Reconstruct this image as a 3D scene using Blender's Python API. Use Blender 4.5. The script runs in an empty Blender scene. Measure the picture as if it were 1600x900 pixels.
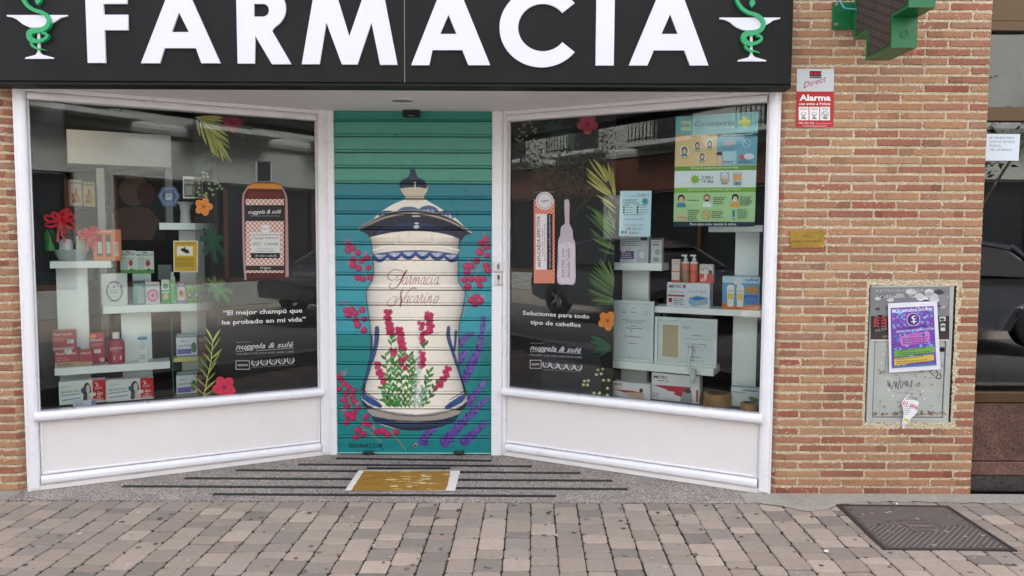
import bpy, math, random
import numpy as np
from mathutils import Vector, Matrix, geometry
rnd = random.Random(7)
S = bpy.context.scene
COL = S.collection
# ------------------------------------------------------------------ camera
FPX = 1150.0; PITCH = math.atan(75/1150); ROLL = .0045; EYE = 1.445; DIST = 4.11
_r = Vector((math.cos(ROLL), 0, math.sin(ROLL))); _f = Vector((0, math.cos(PITCH), -math.sin(PITCH)))
_u = _r.cross(_f).normalized(); _f = _u.cross(_r)
CAM = Vector((0, -DIST, EYE))
cd = bpy.data.cameras.new('camera'); cam = bpy.data.objects.new('camera', cd); COL.objects.link(cam)
cam.matrix_world = Matrix(((_r.x, _u.x, -_f.x, CAM.x), (_r.y, _u.y, -_f.y, CAM.y), (_r.z, _u.z, -_f.z, CAM.z), (0, 0, 0, 1)))
cd.sensor_width = 36; cd.lens = 36*FPX/1600; cd.clip_end = 500; cd.clip_start = .05
S.camera = cam
# ------------------------------------------------------------------ world, sun, exposure
SUN_EL, SUN_AZ = math.radians(48), math.radians(12)      # azimuth the light comes from, clockwise from +Y
w = bpy.data.worlds.new('World'); S.world = w; w.use_nodes = True
nt = w.node_tree; nt.nodes.clear()
sky = nt.nodes.new('ShaderNodeTexSky'); sky.sky_type = 'NISHITA'; sky.sun_disc = False
sky.sun_elevation = SUN_EL; sky.sun_rotation = SUN_AZ; sky.air_density = 1.0; sky.dust_density = 4.0; sky.ozone_density = 1.0
hs = nt.nodes.new('ShaderNodeHueSaturation'); hs.inputs['Saturation'].default_value = .36
bg = nt.nodes.new('ShaderNodeBackground'); bg.inputs[1].default_value = .15
wo = nt.nodes.new('ShaderNodeOutputWorld')
nt.links.new(sky.outputs[0], hs.inputs['Color']); nt.links.new(hs.outputs[0], bg.inputs[0]); nt.links.new(bg.outputs[0], wo.inputs[0])
sd = bpy.data.lights.new('sun', 'SUN'); sd.energy = 3.5; sd.angle = math.radians(20); sd.color = (1, .975, .95)
so = bpy.data.objects.new('sun', sd); COL.objects.link(so)
dirv = Vector((math.sin(SUN_AZ)*math.cos(SUN_EL), math.cos(SUN_AZ)*math.cos(SUN_EL), math.sin(SUN_EL)))
so.rotation_euler = dirv.to_track_quat('Z', 'Y').to_euler(); so.location = (0, 6, 12)
S.view_settings.view_transform = 'Standard'; S.view_settings.look = 'None'; S.view_settings.gamma = 1
S.view_settings.use_curve_mapping = False
S.view_settings.exposure = 2.74
S.render.engine = 'CYCLES'
try:
    S.cycles.max_bounces = 10; S.cycles.transparent_max_bounces = 16; S.cycles.diffuse_bounces = 5
    S.cycles.glossy_bounces = 4; S.cycles.use_denoising = True
except Exception: pass

# ------------------------------------------------------------------ geometry of the place
def ray(x, y): return _f*FPX + _r*(x-800) - _u*(y-450)
class Plane:
    """vertical plane through (ox,oy) to (bx,by); u along it, v = height, d = distance out towards the street"""
    def __init__(s, ax, ay, bx, by):
        s.O = Vector((ax, ay, 0)); U = Vector((bx-ax, by-ay, 0)); s.L = U.length; s.U = U/s.L
        s.N = Vector((s.U.y, -s.U.x, 0))
    def w(s, u, v, d=0): return s.O + s.U*u + s.N*d + Vector((0, 0, v))
    def px(s, x, y, d=0):
        r = ray(x, y); o = s.O + s.N*d
        t = (o-CAM).dot(s.N)/r.dot(s.N); p = CAM + r*t
        return (p-s.O).dot(s.U), p.z
    def pw(s, x, y, d=0): return s.w(*s.px(x, y, d), d)
def Zpt(x, y, z=0):
    r = ray(x, y); return CAM + r*((z-CAM.z)/r.z)
FR = Plane(0, 0, 1, 0)                         # street wall
LW = Plane(-2.74, 0, -1.208, .76)              # left slanted shop window
RW = Plane(-.07, .76, 1.465, 0)                # right slanted shop window
SH = Plane(0, .76, 1, .76)                     # shutter
def lin(c):
    a = tuple(((x/255)/12.92 if x/255 <= .04045 else ((x/255+.055)/1.055)**2.4) for x in c[:3])
    return a + ((c[3],) if len(c) > 3 else (1.0,))
# ------------------------------------------------------------------ materials
MT = {}
def mat(name, rough=.6, col=None, noise=.0, nscale=30, bump=0, bscale=80, metal=0, spec=.5, emit=0, coat=0, alpha=False, dirt=0):
    m = bpy.data.materials.new(name); m.use_nodes = True; n = m.node_tree.nodes; l = m.node_tree.links
    b = n['Principled BSDF']; b.inputs['Roughness'].default_value = rough; b.inputs['Metallic'].default_value = metal
    b.inputs['Specular IOR Level'].default_value = spec
    if coat: b.inputs['Coat Weight'].default_value = coat
    if col is None:
        a = n.new('ShaderNodeAttribute'); a.attribute_name = 'Col'; src = a.outputs['Color']
    else:
        a = n.new('ShaderNodeRGB'); a.outputs[0].default_value = lin(col); src = a.outputs[0]
    tc = n.new('ShaderNodeTexCoord')
    if noise:
        t = n.new('ShaderNodeTexNoise'); t.inputs['Scale'].default_value = nscale; t.inputs['Detail'].default_value = 6; t.inputs['Roughness'].default_value = .65
        l.new(tc.outputs['Object'], t.inputs['Vector'])
        mr = n.new('ShaderNodeMapRange'); mr.inputs[1].default_value = .3; mr.inputs[2].default_value = .7
        mr.inputs[3].default_value = 1-noise; mr.inputs[4].default_value = 1+noise
        l.new(t.outputs[0], mr.inputs[0])
        mx = n.new('ShaderNodeVectorMath'); mx.operation = 'SCALE'; l.new(src, mx.inputs[0]); l.new(mr.outputs[0], mx.inputs['Scale']); src = mx.outputs[0]
        r2 = n.new('ShaderNodeMapRange'); r2.inputs[1].default_value = .3; r2.inputs[2].default_value = .7
        r2.inputs[3].default_value = max(0, rough-.1); r2.inputs[4].default_value = min(1, rough+.1); l.new(t.outputs[0], r2.inputs[0]); l.new(r2.outputs[0], b.inputs['Roughness'])
    if dirt:
        t = n.new('ShaderNodeTexNoise'); t.inputs['Scale'].default_value = 3.1; t.inputs['Detail'].default_value = 9; t.inputs['Roughness'].default_value = .75
        l.new(tc.outputs['Object'], t.inputs['Vector'])
        mr = n.new('ShaderNodeMapRange'); mr.inputs[1].default_value = .52; mr.inputs[2].default_value = .75; mr.inputs[3].default_value = 0; mr.inputs[4].default_value = dirt
        l.new(t.outputs[0], mr.inputs[0])
        mx = n.new('ShaderNodeMix'); mx.data_type = 'RGBA'; l.new(mr.outputs[0], mx.inputs[0]); l.new(src, mx.inputs[6]); mx.inputs[7].default_value = lin((96, 88, 76)); src = mx.outputs[2]
    l.new(src, b.inputs['Base Color'])
    if emit:
        l.new(src, b.inputs['Emission Color']); b.inputs['Emission Strength'].default_value = emit
    if bump:
        t = n.new('ShaderNodeTexNoise'); t.inputs['Scale'].default_value = bscale; t.inputs['Detail'].default_value = 5
        l.new(tc.outputs['Object'], t.inputs['Vector'])
        bp = n.new('ShaderNodeBump'); bp.inputs['Distance'].default_value = bump; l.new(t.outputs[0], bp.inputs['Height']); l.new(bp.outputs[0], b.inputs['Normal'])
    if alpha: l.new(a.outputs['Alpha'], b.inputs['Alpha'])
    MT[name] = m; return m
mat('ink', .55, spec=.3); mat('ink_alpha', .5, spec=.3, alpha=True); mat('paper', .7, noise=.03, nscale=9, spec=.2)
mat('carton', .45, noise=.03, nscale=14, spec=.4); mat('plastic', .25, spec=.5); mat('mural', .34, noise=.05, nscale=22, spec=.45, dirt=.12, bump=.0006, bscale=60)
mat('brick', .92, noise=.14, nscale=45, bump=.005, bscale=110, spec=.12); mat('mortar', .95, noise=.2, nscale=70, bump=.006, bscale=220, spec=.1)
mat('paver', .85, noise=.1, nscale=38, bump=.002, bscale=160, spec=.25, dirt=.22)
mat('white_paint', .32, col=(228, 225, 229), noise=.03, nscale=5, spec=.5, dirt=.10); mat('panel_paint', .5, col=(224, 217, 216), noise=.025, nscale=6, dirt=.05)
mat('plaster', .8, col=(232, 226, 226), noise=.03, nscale=4, bump=.001, bscale=40)
mat('sign_metal', .55, col=(19, 17, 17), noise=.06, nscale=3, spec=.22); mat('sign_white', .35, col=(206, 203, 214), emit=.02)
mat('sign_green', .35, col=(22, 140, 84), emit=.03); mat('green_paint', .35, col=(12, 98, 50), noise=.08, nscale=12)
mat('led_panel', .2, col=(62, 50, 48), noise=.3, nscale=60, spec=.6); mat('black_rubber', .7, col=(24, 21, 23), noise=.2, nscale=30)
mat('bronze', .4, col=(88, 68, 46), noise=.08, nscale=8, metal=.55); mat('steel', .35, col=(160, 160, 160), metal=.9)
mat('brass', .32, col=(168, 136, 62), noise=.08, nscale=20, metal=.75); mat('shelf', .35, col=(232, 240, 240)); mat('dark_wall', .8, col=(38, 40, 42), noise=.1, nscale=3)
mat('stucco', .9, col=(152, 156, 150), noise=.12, nscale=9, bump=.004, bscale=60); mat('cornice', .85, col=(160, 164, 162), noise=.08, nscale=6)
mat('brown_wood', .5, col=(84, 50, 38), noise=.15, nscale=4); mat('asphalt', .9, col=(96, 95, 95), noise=.2, nscale=60, bump=.003, bscale=200)
mat('iron', .5, col=(28, 28, 30)); mat('car_paint', .2, col=(70, 73, 80), coat=.8, noise=.02); mat('tyre', .85, col=(24, 24, 24)); mat('bark', .9, col=(84, 70, 56), noise=.3, nscale=20, bump=.01, bscale=40)
mat('leaf', .55, noise=.1, nscale=8); mat('cabinet_paint', .45, col=(168, 170, 164), noise=.08, nscale=7, dirt=.25, bump=.0008, bscale=30); mat('cement', .95, col=(150, 143, 132), noise=.15, nscale=40, bump=.008, bscale=60, dirt=.3)
mat('iron_cover', .6, noise=.2, nscale=35, metal=.1, bump=.001, bscale=90, dirt=.2); mat('metal_col', .35, metal=.6)
mat('ribbon', .35, spec=.6)
def speckle(name, c1, c2, c3, sc, rough=.6, vein=False):
    m = bpy.data.materials.new(name); m.use_nodes = True; n = m.node_tree.nodes; l = m.node_tree.links; b = n['Principled BSDF']; b.inputs['Roughness'].default_value = rough
    tc = n.new('ShaderNodeTexCoord'); v = n.new('ShaderNodeTexVoronoi'); v.inputs['Scale'].default_value = sc; l.new(tc.outputs['Object'], v.inputs['Vector'])
    cr = n.new('ShaderNodeValToRGB'); cr.color_ramp.interpolation = 'CONSTANT'; l.new(v.outputs['Color'], cr.inputs[0])
    cr.color_ramp.elements[0].color = lin(c1); cr.color_ramp.elements[1].color = lin(c2); cr.color_ramp.elements[1].position = .38
    e = cr.color_ramp.elements.new(.7); e.color = lin(c3)
    t = n.new('ShaderNodeTexNoise'); t.inputs['Scale'].default_value = 5 if not vein else 3; t.inputs['Detail'].default_value = 8; t.inputs['Distortion'].default_value = 2 if vein else .3; l.new(tc.outputs['Object'], t.inputs['Vector'])
    mr = n.new('ShaderNodeMapRange'); mr.inputs[1].default_value = .3; mr.inputs[2].default_value = .7; mr.inputs[3].default_value = .5 if vein else .8; mr.inputs[4].default_value = 1.25 if vein else 1.1; l.new(t.outputs[0], mr.inputs[0])
    mx = n.new('ShaderNodeVectorMath'); mx.operation = 'SCALE'; l.new(cr.outputs[0], mx.inputs[0]); l.new(mr.outputs[0], mx.inputs['Scale']); l.new(mx.outputs[0], b.inputs['Base Color'])
    MT[name] = m
speckle('granite', (98, 90, 84), (144, 133, 125), (176, 163, 153), 170, .7)
speckle('pink_granite', (66, 46, 42), (104, 76, 66), (134, 100, 86), 210, .3, True)
speckle('dark_granite', (40, 35, 35), (66, 58, 58), (90, 80, 78), 200, .35)
speckle('stone_step', (92, 64, 56), (106, 76, 66), (120, 90, 78), 120, .35, True)
def glassmat(name, tint=(.95, .985, .975), ior=1.6, tr=1.0, mul=1.0):
    m = bpy.data.materials.new(name); m.use_nodes = True; n = m.node_tree.nodes; l = m.node_tree.links; n.clear()
    o = n.new('ShaderNodeOutputMaterial'); t = n.new('ShaderNodeBsdfTransparent'); t.inputs[0].default_value = (*tint, 1)
    g = n.new('ShaderNodeBsdfGlossy'); g.inputs['Roughness'].default_value = .0; g.inputs[0].default_value = (1, 1, 1, 1)
    f = n.new('ShaderNodeFresnel'); f.inputs[0].default_value = ior; mx = n.new('ShaderNodeMixShader')
    k = n.new('ShaderNodeMath'); k.operation = 'MULTIPLY'; k.inputs[1].default_value = mul; k.use_clamp = True
    l.new(f.outputs[0], k.inputs[0]); l.new(k.outputs[0], mx.inputs[0]); l.new(t.outputs[0], mx.inputs[1]); l.new(g.outputs[0], mx.inputs[2]); l.new(mx.outputs[0], o.inputs[0])
    MT[name] = m
glassmat('glass', ior=1.53); glassmat('door_glass', (.30, .33, .31), 1.7); glassmat('clear_wrap', (.95, .96, .96), 1.35)
# ------------------------------------------------------------------ mesh builder
REG = {}
class MB:
    def __init__(s): s.v = []; s.f = []; s.c = []; s.m = []; s.sm = []
    def add(s, vs, fs, col=(200, 200, 200), m=0, smooth=False):
        b = len(s.v); s.v += [tuple(p) for p in vs]; c = lin(col)
        for f in fs: s.f.append(tuple(b+i for i in f)); s.c.append(c); s.m.append(m); s.sm.append(smooth)
    def build(s, name, mats, parent=None, origin=None):
        if isinstance(mats, str): mats = [mats]
        if parent is not None:
            if name in ('print', 'engraving', 'printed_picture', 'scribbles', 'emblem') and parent.name in REG:
                b, bo, bm = REG[parent.name]; k = len(b.v); name = bo.name
                b.v += s.v; b.f += [tuple(k+i for i in f) for f in s.f]; b.c += s.c; b.m += [q+len(bm) for q in s.m]; b.sm += s.sm
                s = b; mats = bm+mats; bpy.data.objects.remove(bo)
        me = bpy.data.meshes.new(name)
        if parent is not None: o = wloc(parent)
        elif origin is not None: o = Vector(origin)
        else:
            a = np.array(s.v); o = Vector((float((a[:, 0].min()+a[:, 0].max())/2), float((a[:, 1].min()+a[:, 1].max())/2), float(a[:, 2].min())))
        me.from_pydata([(x-o.x, y-o.y, z-o.z) for x, y, z in s.v], [], s.f)
        at = me.color_attributes.new('Col', 'FLOAT_COLOR', 'CORNER')
        arr = np.repeat(np.array(s.c, dtype=np.float32), [len(f) for f in s.f], axis=0)
        at.data.foreach_set('color', arr.ravel())
        me.polygons.foreach_set('material_index', s.m); me.polygons.foreach_set('use_smooth', s.sm)
        for k in mats: me.materials.append(MT[k])
        me.update()
        ob = bpy.data.objects.new(name, me); COL.objects.link(ob)
        if parent is not None: ob.parent = parent; REG[parent.name] = (s, ob, mats)
        else: ob.location = o
        return ob
def wloc(o):
    p = Vector((0, 0, 0))
    while o is not None: p += Vector(o.location); o = o.parent
    return p
def tag(o, label=None, cat=None, group=None, kind=None):
    if label: o['label'] = label
    if cat: o['category'] = cat
    if group: o['group'] = group
    if kind: o['kind'] = kind
    return o
def empty(name, loc, label=None, cat=None, group=None, kind=None):
    o = bpy.data.objects.new(name, None); COL.objects.link(o); o.location = loc; o.empty_display_size = .1
    return tag(o, label, cat, group, kind)
CUBE = [(0, 3, 2, 1), (4, 5, 6, 7), (0, 1, 5, 4), (1, 2, 6, 5), (2, 3, 7, 6), (3, 0, 4, 7)]
def hexa(mb, P, col=(200, 200, 200), m=0): mb.add(P, CUBE, col, m)
def box(mb, x0, x1, y0, y1, z0, z1, col=(200, 200, 200), m=0):
    hexa(mb, [(x0, y0, z0), (x1, y0, z0), (x1, y1, z0), (x0, y1, z0), (x0, y0, z1), (x1, y0, z1), (x1, y1, z1), (x0, y1, z1)], col, m)
def cbox(mb, pl, u0, u1, v0, v1, d0, d1, c=.002, col=(200, 200, 200), m=0, jit=0):
    """chamfered box in a plane's frame"""
    vs = []; fs = []
    lo = (u0, v0, d0); hi = (u1, v1, d1); idx = {}
    for sx in (0, 1):
        for sy in (0, 1):
            for sz in (0, 1):
                for ax in range(3):
                    p = [(hi if s_ else lo)[i] for i, s_ in enumerate((sx, sy, sz))]
                    for i, s_ in enumerate((sx, sy, sz)):
                        if i != ax: p[i] += -c if s_ else c
                    if jit: p = [q+rnd.uniform(-jit, jit) for q in p]
                    idx[(sx, sy, sz, ax)] = len(vs); vs.append(pl.w(p[0], p[1], p[2]))
    for ax in range(3):
        o1, o2 = [i for i in range(3) if i != ax]
        for s_ in (0, 1):
            q = []
            for a, b in ((0, 0), (1, 0), (1, 1), (0, 1)):
                k = [0, 0, 0]; k[ax] = s_; k[o1] = a; k[o2] = b; q.append(idx[(*k, ax)])
            fs.append(tuple(q))
        for a in (0, 1):
            for b in (0, 1):
                q = []
                for e in (0, 1):
                    k = [0, 0, 0]; k[ax] = e; k[o1] = a; k[o2] = b
                    q += [idx[(*k, o1)], idx[(*k, o2)]] if e == 0 else [idx[(*k, o2)], idx[(*k, o1)]]
                fs.append(tuple(q))
    for k in [(a, b, c_) for a in (0, 1) for b in (0, 1) for c_ in (0, 1)]: fs.append(tuple(idx[(*k, ax)] for ax in range(3)))
    mb.add(vs, fs, col, m)
def prism(mb, pl, pts, d0, d1, col=(200, 200, 200), m=0, holes=()):
    """polygon (u,v) extruded between d0 (back) and d1 (front)"""
    n = len(pts); loops = [pts]+list(holes)
    allp = [p for lp in loops for p in lp]
    tri = geometry.tessellate_polygon([[Vector((p[0], p[1], 0)) for p in lp] for lp in loops])
    mb.add([pl.w(u, v, d1) for u, v in allp], tri, col, m); mb.add([pl.w(u, v, d0) for u, v in allp], tri, col, m)
    for lp in loops:
        k = len(lp); mb.add([pl.w(u, v, d1) for u, v in lp]+[pl.w(u, v, d0) for u, v in lp], [(i, (i+1) % k, k+(i+1) % k, k+i) for i in range(k)], col, m)
def profile(mb, A, B, X, Y, prof, col=(200, 200, 200), m=0, smooth=True):
    """sweep profile points (a along X, b along Y) from A to B, capped"""
    A = Vector(A); B = Vector(B); n = len(prof)
    vs = [A+X*a+Y*b for a, b in prof]+[B+X*a+Y*b for a, b in prof]
    mb.add(vs, [(i, (i+1) % n, n+(i+1) % n, n+i) for i in range(n)], col, m, smooth)
    mb.add(vs, [tuple(range(n)), tuple(range(n, 2*n))], col, m)
def tube(mb, pts, r, col=(200, 200, 200), m=0, n=8, smooth=True):
    pts = [Vector(p) for p in pts]; rs = r if isinstance(r, (list, tuple)) else [r]*len(pts); vs = []; fs = []
    for i, p in enumerate(pts):
        t = (pts[min(i+1, len(pts)-1)]-pts[max(i-1, 0)]).normalized()
        a = t.cross(Vector((0, 0, 1)) if abs(t.z) < .9 else Vector((1, 0, 0))).normalized(); b = t.cross(a)
        for k in range(n): an = 2*math.pi*k/n; vs.append(p+(a*math.cos(an)+b*math.sin(an))*rs[i])
    for i in range(len(pts)-1):
        for k in range(n): fs.append((i*n+k, i*n+(k+1) % n, (i+1)*n+(k+1) % n, (i+1)*n+k))
    fs += [tuple(range(n)), tuple(range((len(pts)-1)*n, len(pts)*n))]
    mb.add(vs, fs, col, m, smooth)
def lathe(mb, c, prof, col=(200, 200, 200), m=0, n=20, sx=1, sy=1, ax=None):
    """prof = [(r, z)], about vertical axis through c (or per-segment colours when col is a list)"""
    c = Vector(c)
    for i in range(len(prof)-1):
        (r0, z0), (r1, z1) = prof[i], prof[i+1]; vs = []
        for r_, z_ in ((r0, z0), (r1, z1)):
            for k in range(n):
                an = 2*math.pi*k/n; ox, oy = math.cos(an)*r_*sx, math.sin(an)*r_*sy
                vs.append(c+(ax.U*ox+ax.N*oy if ax else Vector((ox, oy, 0)))+Vector((0, 0, z_)))
        mb.add(vs, [(k, (k+1) % n, n+(k+1) % n, n+k) for k in range(n)], col[i] if isinstance(col, list) else col, m, True)
# ------------------------------------------------------------------ text outlines from the built-in font
_tc = {}
def glyphs(s, bold=0, shear=0, res=2):
    k = (s, bold, shear)
    if k in _tc: return _tc[k]
    cu = bpy.data.curves.new('t', 'FONT'); cu.body = s; cu.size = 1; cu.resolution_u = res; cu.offset = bold; cu.shear = shear
    ob = bpy.data.objects.new('t', cu); COL.objects.link(ob)
    dg = bpy.context.evaluated_depsgraph_get(); me = bpy.data.meshes.new_from_object(ob.evaluated_get(dg))
    V = [(v.co.x, v.co.y) for v in me.vertices]; Fc = [tuple(p.vertices) for p in me.polygons]
    bpy.data.objects.remove(ob); bpy.data.curves.remove(cu); bpy.data.meshes.remove(me)
    if V:
        x0 = min(p[0] for p in V); x1 = max(p[0] for p in V); V = [((x-x0), y) for x, y in V]; W = x1-x0
    else: W = 1
    _tc[k] = (V, Fc, max(W, 1e-3)); return _tc[k]
def catmull(P, n=6, closed=False):
    out = []; N = len(P); rng = range(N if closed else N-1)
    for i in rng:
        p = [P[(i+j) % N] if closed else P[min(max(i+j, 0), N-1)] for j in (-1, 0, 1, 2)]
        for k in range(n):
            t = k/n; out.append(tuple(.5*((2*p[1][a])+(-p[0][a]+p[2][a])*t+(2*p[0][a]-5*p[1][a]+4*p[2][a]-p[3][a])*t*t+(-p[0][a]+3*p[1][a]-3*p[2][a]+p[3][a])*t**3) for a in range(len(p[0]))))
    if not closed: out.append(tuple(P[-1]))
    return out
class Art:
    """flat printed drawing: every call lays one thin layer over the last"""
    def __init__(s, fn, step=.0001): s.fn = fn; s.mb = MB(); s.k = 0; s.step = step; s.m = 0
    def faces(s, V, Fc, col):
        s.k += 1; s.mb.add([s.fn(x, y, s.k*s.step) for x, y in V], Fc, col, s.m)
    def poly(s, P, col):
        tri = geometry.tessellate_polygon([[Vector((a, b, 0)) for a, b in P]])
        if tri: s.faces(P, tri, col)
    def polys(s, Ps, col):
        V = []; Fc = []
        for P in Ps:
            b = len(V); V += P; Fc += [tuple(b+i for i in t) for t in geometry.tessellate_polygon([[Vector((x, y, 0)) for x, y in P]])]
        if V: s.faces(V, Fc, col)
    def rect(s, x0, y0, x1, y1, col): s.poly([(x0, y0), (x1, y0), (x1, y1), (x0, y1)], col)
    def ell(s, cx, cy, rx, ry, col, n=20, rot=0): s.poly(ellp(cx, cy, rx, ry, n, rot), col)
    def ring(s, cx, cy, r, w, col, n=24): s.stroke(ellp(cx, cy, r, r, n)+[(cx+r, cy)], w, col)
    def stroke(s, P, w_, col): s.polys(strokep(P, w_), col)
    def frame(s, x0, y0, x1, y1, w_, col): s.polys([[(x0, y0), (x1, y0), (x1, y0+w_), (x0, y0+w_)], [(x0, y1-w_), (x1, y1-w_), (x1, y1), (x0, y1)], [(x0, y0+w_), (x0+w_, y0+w_), (x0+w_, y1-w_), (x0, y1-w_)], [(x1-w_, y0+w_), (x1, y0+w_), (x1, y1-w_), (x1-w_, y1-w_)]], col)
    def text(s, t, x0, y0, x1, y1, h, col, bold=0, shear=0):
        """baseline from (x0,y0) to (x1,y1), capital height h"""
        V, Fc, W = glyphs(t, bold, shear); dx, dy = x1-x0, y1-y0; L = math.hypot(dx, dy); ux, uy = dx/L, dy/L; k = h/.70
        s.faces([(x0+ux*(x*L/W)+uy*y*k, y0+uy*(x*L/W)-ux*y*k) for x, y in V], Fc, col)
    def lines(s, x0, y0, x1, n, dy, h, col, ragged=.3):
        """rows of tiny unreadable print as on the leaflets"""
        Ps = []
        for i in range(n):
            x = x0; xe = x1-(x1-x0)*ragged*rnd.random(); y = y0+i*dy
            while x < xe:
                l_ = min(rnd.uniform(1.5, 5)*h, xe-x); Ps.append([(x, y), (x+l_, y), (x+l_, y+h), (x, y+h)]); x += l_+h*.7
        s.polys(Ps, col)
def ellp(cx, cy, rx, ry, n=20, rot=0):
    c, si = math.cos(rot), math.sin(rot)
    return [(cx+rx*math.cos(a)*c-ry*math.sin(a)*si, cy+rx*math.cos(a)*si+ry*math.sin(a)*c) for a in [2*math.pi*i/n for i in range(n)]]
def strokep(P, w_):
    ws = w_ if isinstance(w_, (list, tuple)) else [w_]*len(P)
    if len(ws) != len(P): ws = list(np.interp(np.linspace(0, 1, len(P)), np.linspace(0, 1, len(ws)), ws))
    L = []; R_ = []
    for i, p in enumerate(P):
        a = P[max(i-1, 0)]; b = P[min(i+1, len(P)-1)]; dx, dy = b[0]-a[0], b[1]-a[1]; l = math.hypot(dx, dy) or 1
        nx, ny = -dy/l*ws[i]/2, dx/l*ws[i]/2; L.append((p[0]+nx, p[1]+ny)); R_.append((p[0]-nx, p[1]-ny))
    return [[L[i], L[i+1], R_[i+1], R_[i]] for i in range(len(P)-1)]
def leafp(x0, y0, x1, y1, w_, n=6, bend=0):
    dx, dy = x1-x0, y1-y0; l = math.hypot(dx, dy) or 1; nx, ny = -dy/l, dx/l; a = []; b = []
    for i in range(n+1):
        t = i/n; ww = w_*.5*math.sin(math.pi*min(1, t*.92+.04))**.8; bx = bend*math.sin(math.pi*t)
        cx, cy = x0+dx*t+nx*bx, y0+dy*t+ny*bx; a.append((cx+nx*ww, cy+ny*ww)); b.append((cx-nx*ww, cy-ny*ww))
    return a+b[::-1]
# ================================================================== GROUND
def flat(name, x0, x1, y0, y1, z, m, kind='structure'):
    mb = MB(); mb.add([(x0, y0, z), (x1, y0, z), (x1, y1, z), (x0, y1, z)], [(0, 1, 2, 3)]); return tag(mb.build(name, m), kind=kind)
flat('ground', -60, 60, -60, 40, -.16, 'asphalt')
flat('road', -60, 60, -7.6, -3.2, -.13, 'asphalt')
mb = MB(); box(mb, -60, 60, -3.2, -3.06, -.15, .0, (150, 146, 140)); tag(mb.build('kerb', 'cement'), kind='structure')
mb = MB(); box(mb, -60, 60, -9.6, -7.6, -.15, .0, (140, 136, 130)); tag(mb.build('far_pavement', 'cement'), kind='structure')
# pavers: one pavement sheet of tumbled concrete blocks
pv = MB(); rnd.seed(11)
box(pv, -12, 12, -3.06, .02, -.10, -.007, (44, 40, 35), 1)
PC = [(147, 132, 120), (151, 135, 123), (141, 128, 118), (154, 138, 124), (136, 124, 115), (151, 135, 123), (147, 132, 120), (156, 140, 126), (128, 118, 110), (148, 133, 121)]
def paver(x0, x1, y0, y1):
    """rounded block in sheared paving coordinates"""
    g = .0021; x0 += g+rnd.uniform(-.0012, .0018); x1 -= g+rnd.uniform(-.0012, .0018); g = .0026; y0 += g; y1 -= g+rnd.uniform(-.001, .001); r = rnd.uniform(.009, .018); h = rnd.uniform(-.0022, .0015); tx, ty = rnd.uniform(-.0012, .0012), rnd.uniform(-.0012, .0012)
    base = []
    for cx, cy, a0 in ((x1-r, y1-r, 0), (x0+r, y1-r, 90), (x0+r, y0+r, 180), (x1-r, y0+r, 270)):
        for a in (0, 45, 90):
            an = math.radians(a0+a); base.append((cx+r*math.cos(an)+rnd.uniform(-.0016, .0016), cy+r*math.sin(an)+rnd.uniform(-.0016, .0016), math.cos(an), math.sin(an)))
    V = []
    sh = lambda y: .0278*(y+DIST)
    for ins, z in ((0, -.03), (0, -.006), (.0018, -.0022), (.006, 0)):
        for x, y, cx, cy in base:
            X, Y = x-cx*ins, y-cy*ins; V.append((X+sh(Y), Y, z+h+(tx*(X-x0)+ty*(Y-y0))/.12 if z > -.02 else z))
    n = 12; F = []
    for k in range(3):
        for i in range(n): F.append((k*n+i, k*n+(i+1) % n, (k+1)*n+(i+1) % n, (k+1)*n+i))
    c = rnd.choice(PC); j = rnd.uniform(.9, 1.08); c = tuple(min(255, q*j) for q in c)
    pv.add(V, F+[tuple(range(36, 48))], c, 0)
    return c
W_ = .125
for i in range(-30, 27):
    x0 = i*W_; y = -.136 if x0 < 1.3 else -.085
    y += rnd.uniform(-.004, .004); first = True
    while y > -2.1:
        l_ = rnd.choice([.125, .128, .095, .142, .072, .130, .105, .13]) if not first else rnd.choice([.06, .1, .14]); first = False
        y1 = y-l_; xm = x0+.06+.0278*(y+DIST)
        paver(x0, x0+W_, y1, y)
        y = y1
for k in range(210):       # old chewing gum and droppings trodden flat
    x, y = rnd.uniform(-2.9, 3.0), rnd.uniform(-1.15, -.16); r = rnd.uniform(.004, .014); c = rnd.choice([(84, 79, 76), (172, 162, 154), (96, 89, 85), (76, 71, 68), (108, 100, 95)])
    pv.add([(x+r*math.cos(a)*rnd.uniform(.8, 1.15), y+r*math.sin(a)*rnd.uniform(.8, 1.15), .0022) for a in [2*math.pi*q/10 for q in range(10)]], [tuple(range(10))], c, 0)
tag(pv.build('pavement', ['paver', 'mortar']), kind='structure')
mb = MB(); rnd.seed(3)      # moss tufts in the joints
for k in range(900):
    i = rnd.randint(-27, 25); y = -.15-rnd.random()**1.2*1.1; x = i*W_+.0278*(y+DIST)+rnd.uniform(-.003, .003)
    if rnd.random() > .25+.35*(math.sin(i*1.7)+math.sin(y*9+i))/2: continue
    for q in range(3):
        px_, py_ = x+rnd.uniform(-.004, .004), y+rnd.uniform(-.012, .012); s_ = rnd.uniform(.002, .005)
        mb.add([(px_-s_, py_-s_, -.004), (px_+s_, py_-s_, -.004), (px_+s_*.3, py_+s_, .0005+s_*.3)], [(0, 1, 2)], rnd.choice([(70, 78, 44), (58, 62, 40), (64, 56, 44)]))
tag(mb.build('moss', 'leaf'), kind='stuff')
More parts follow.
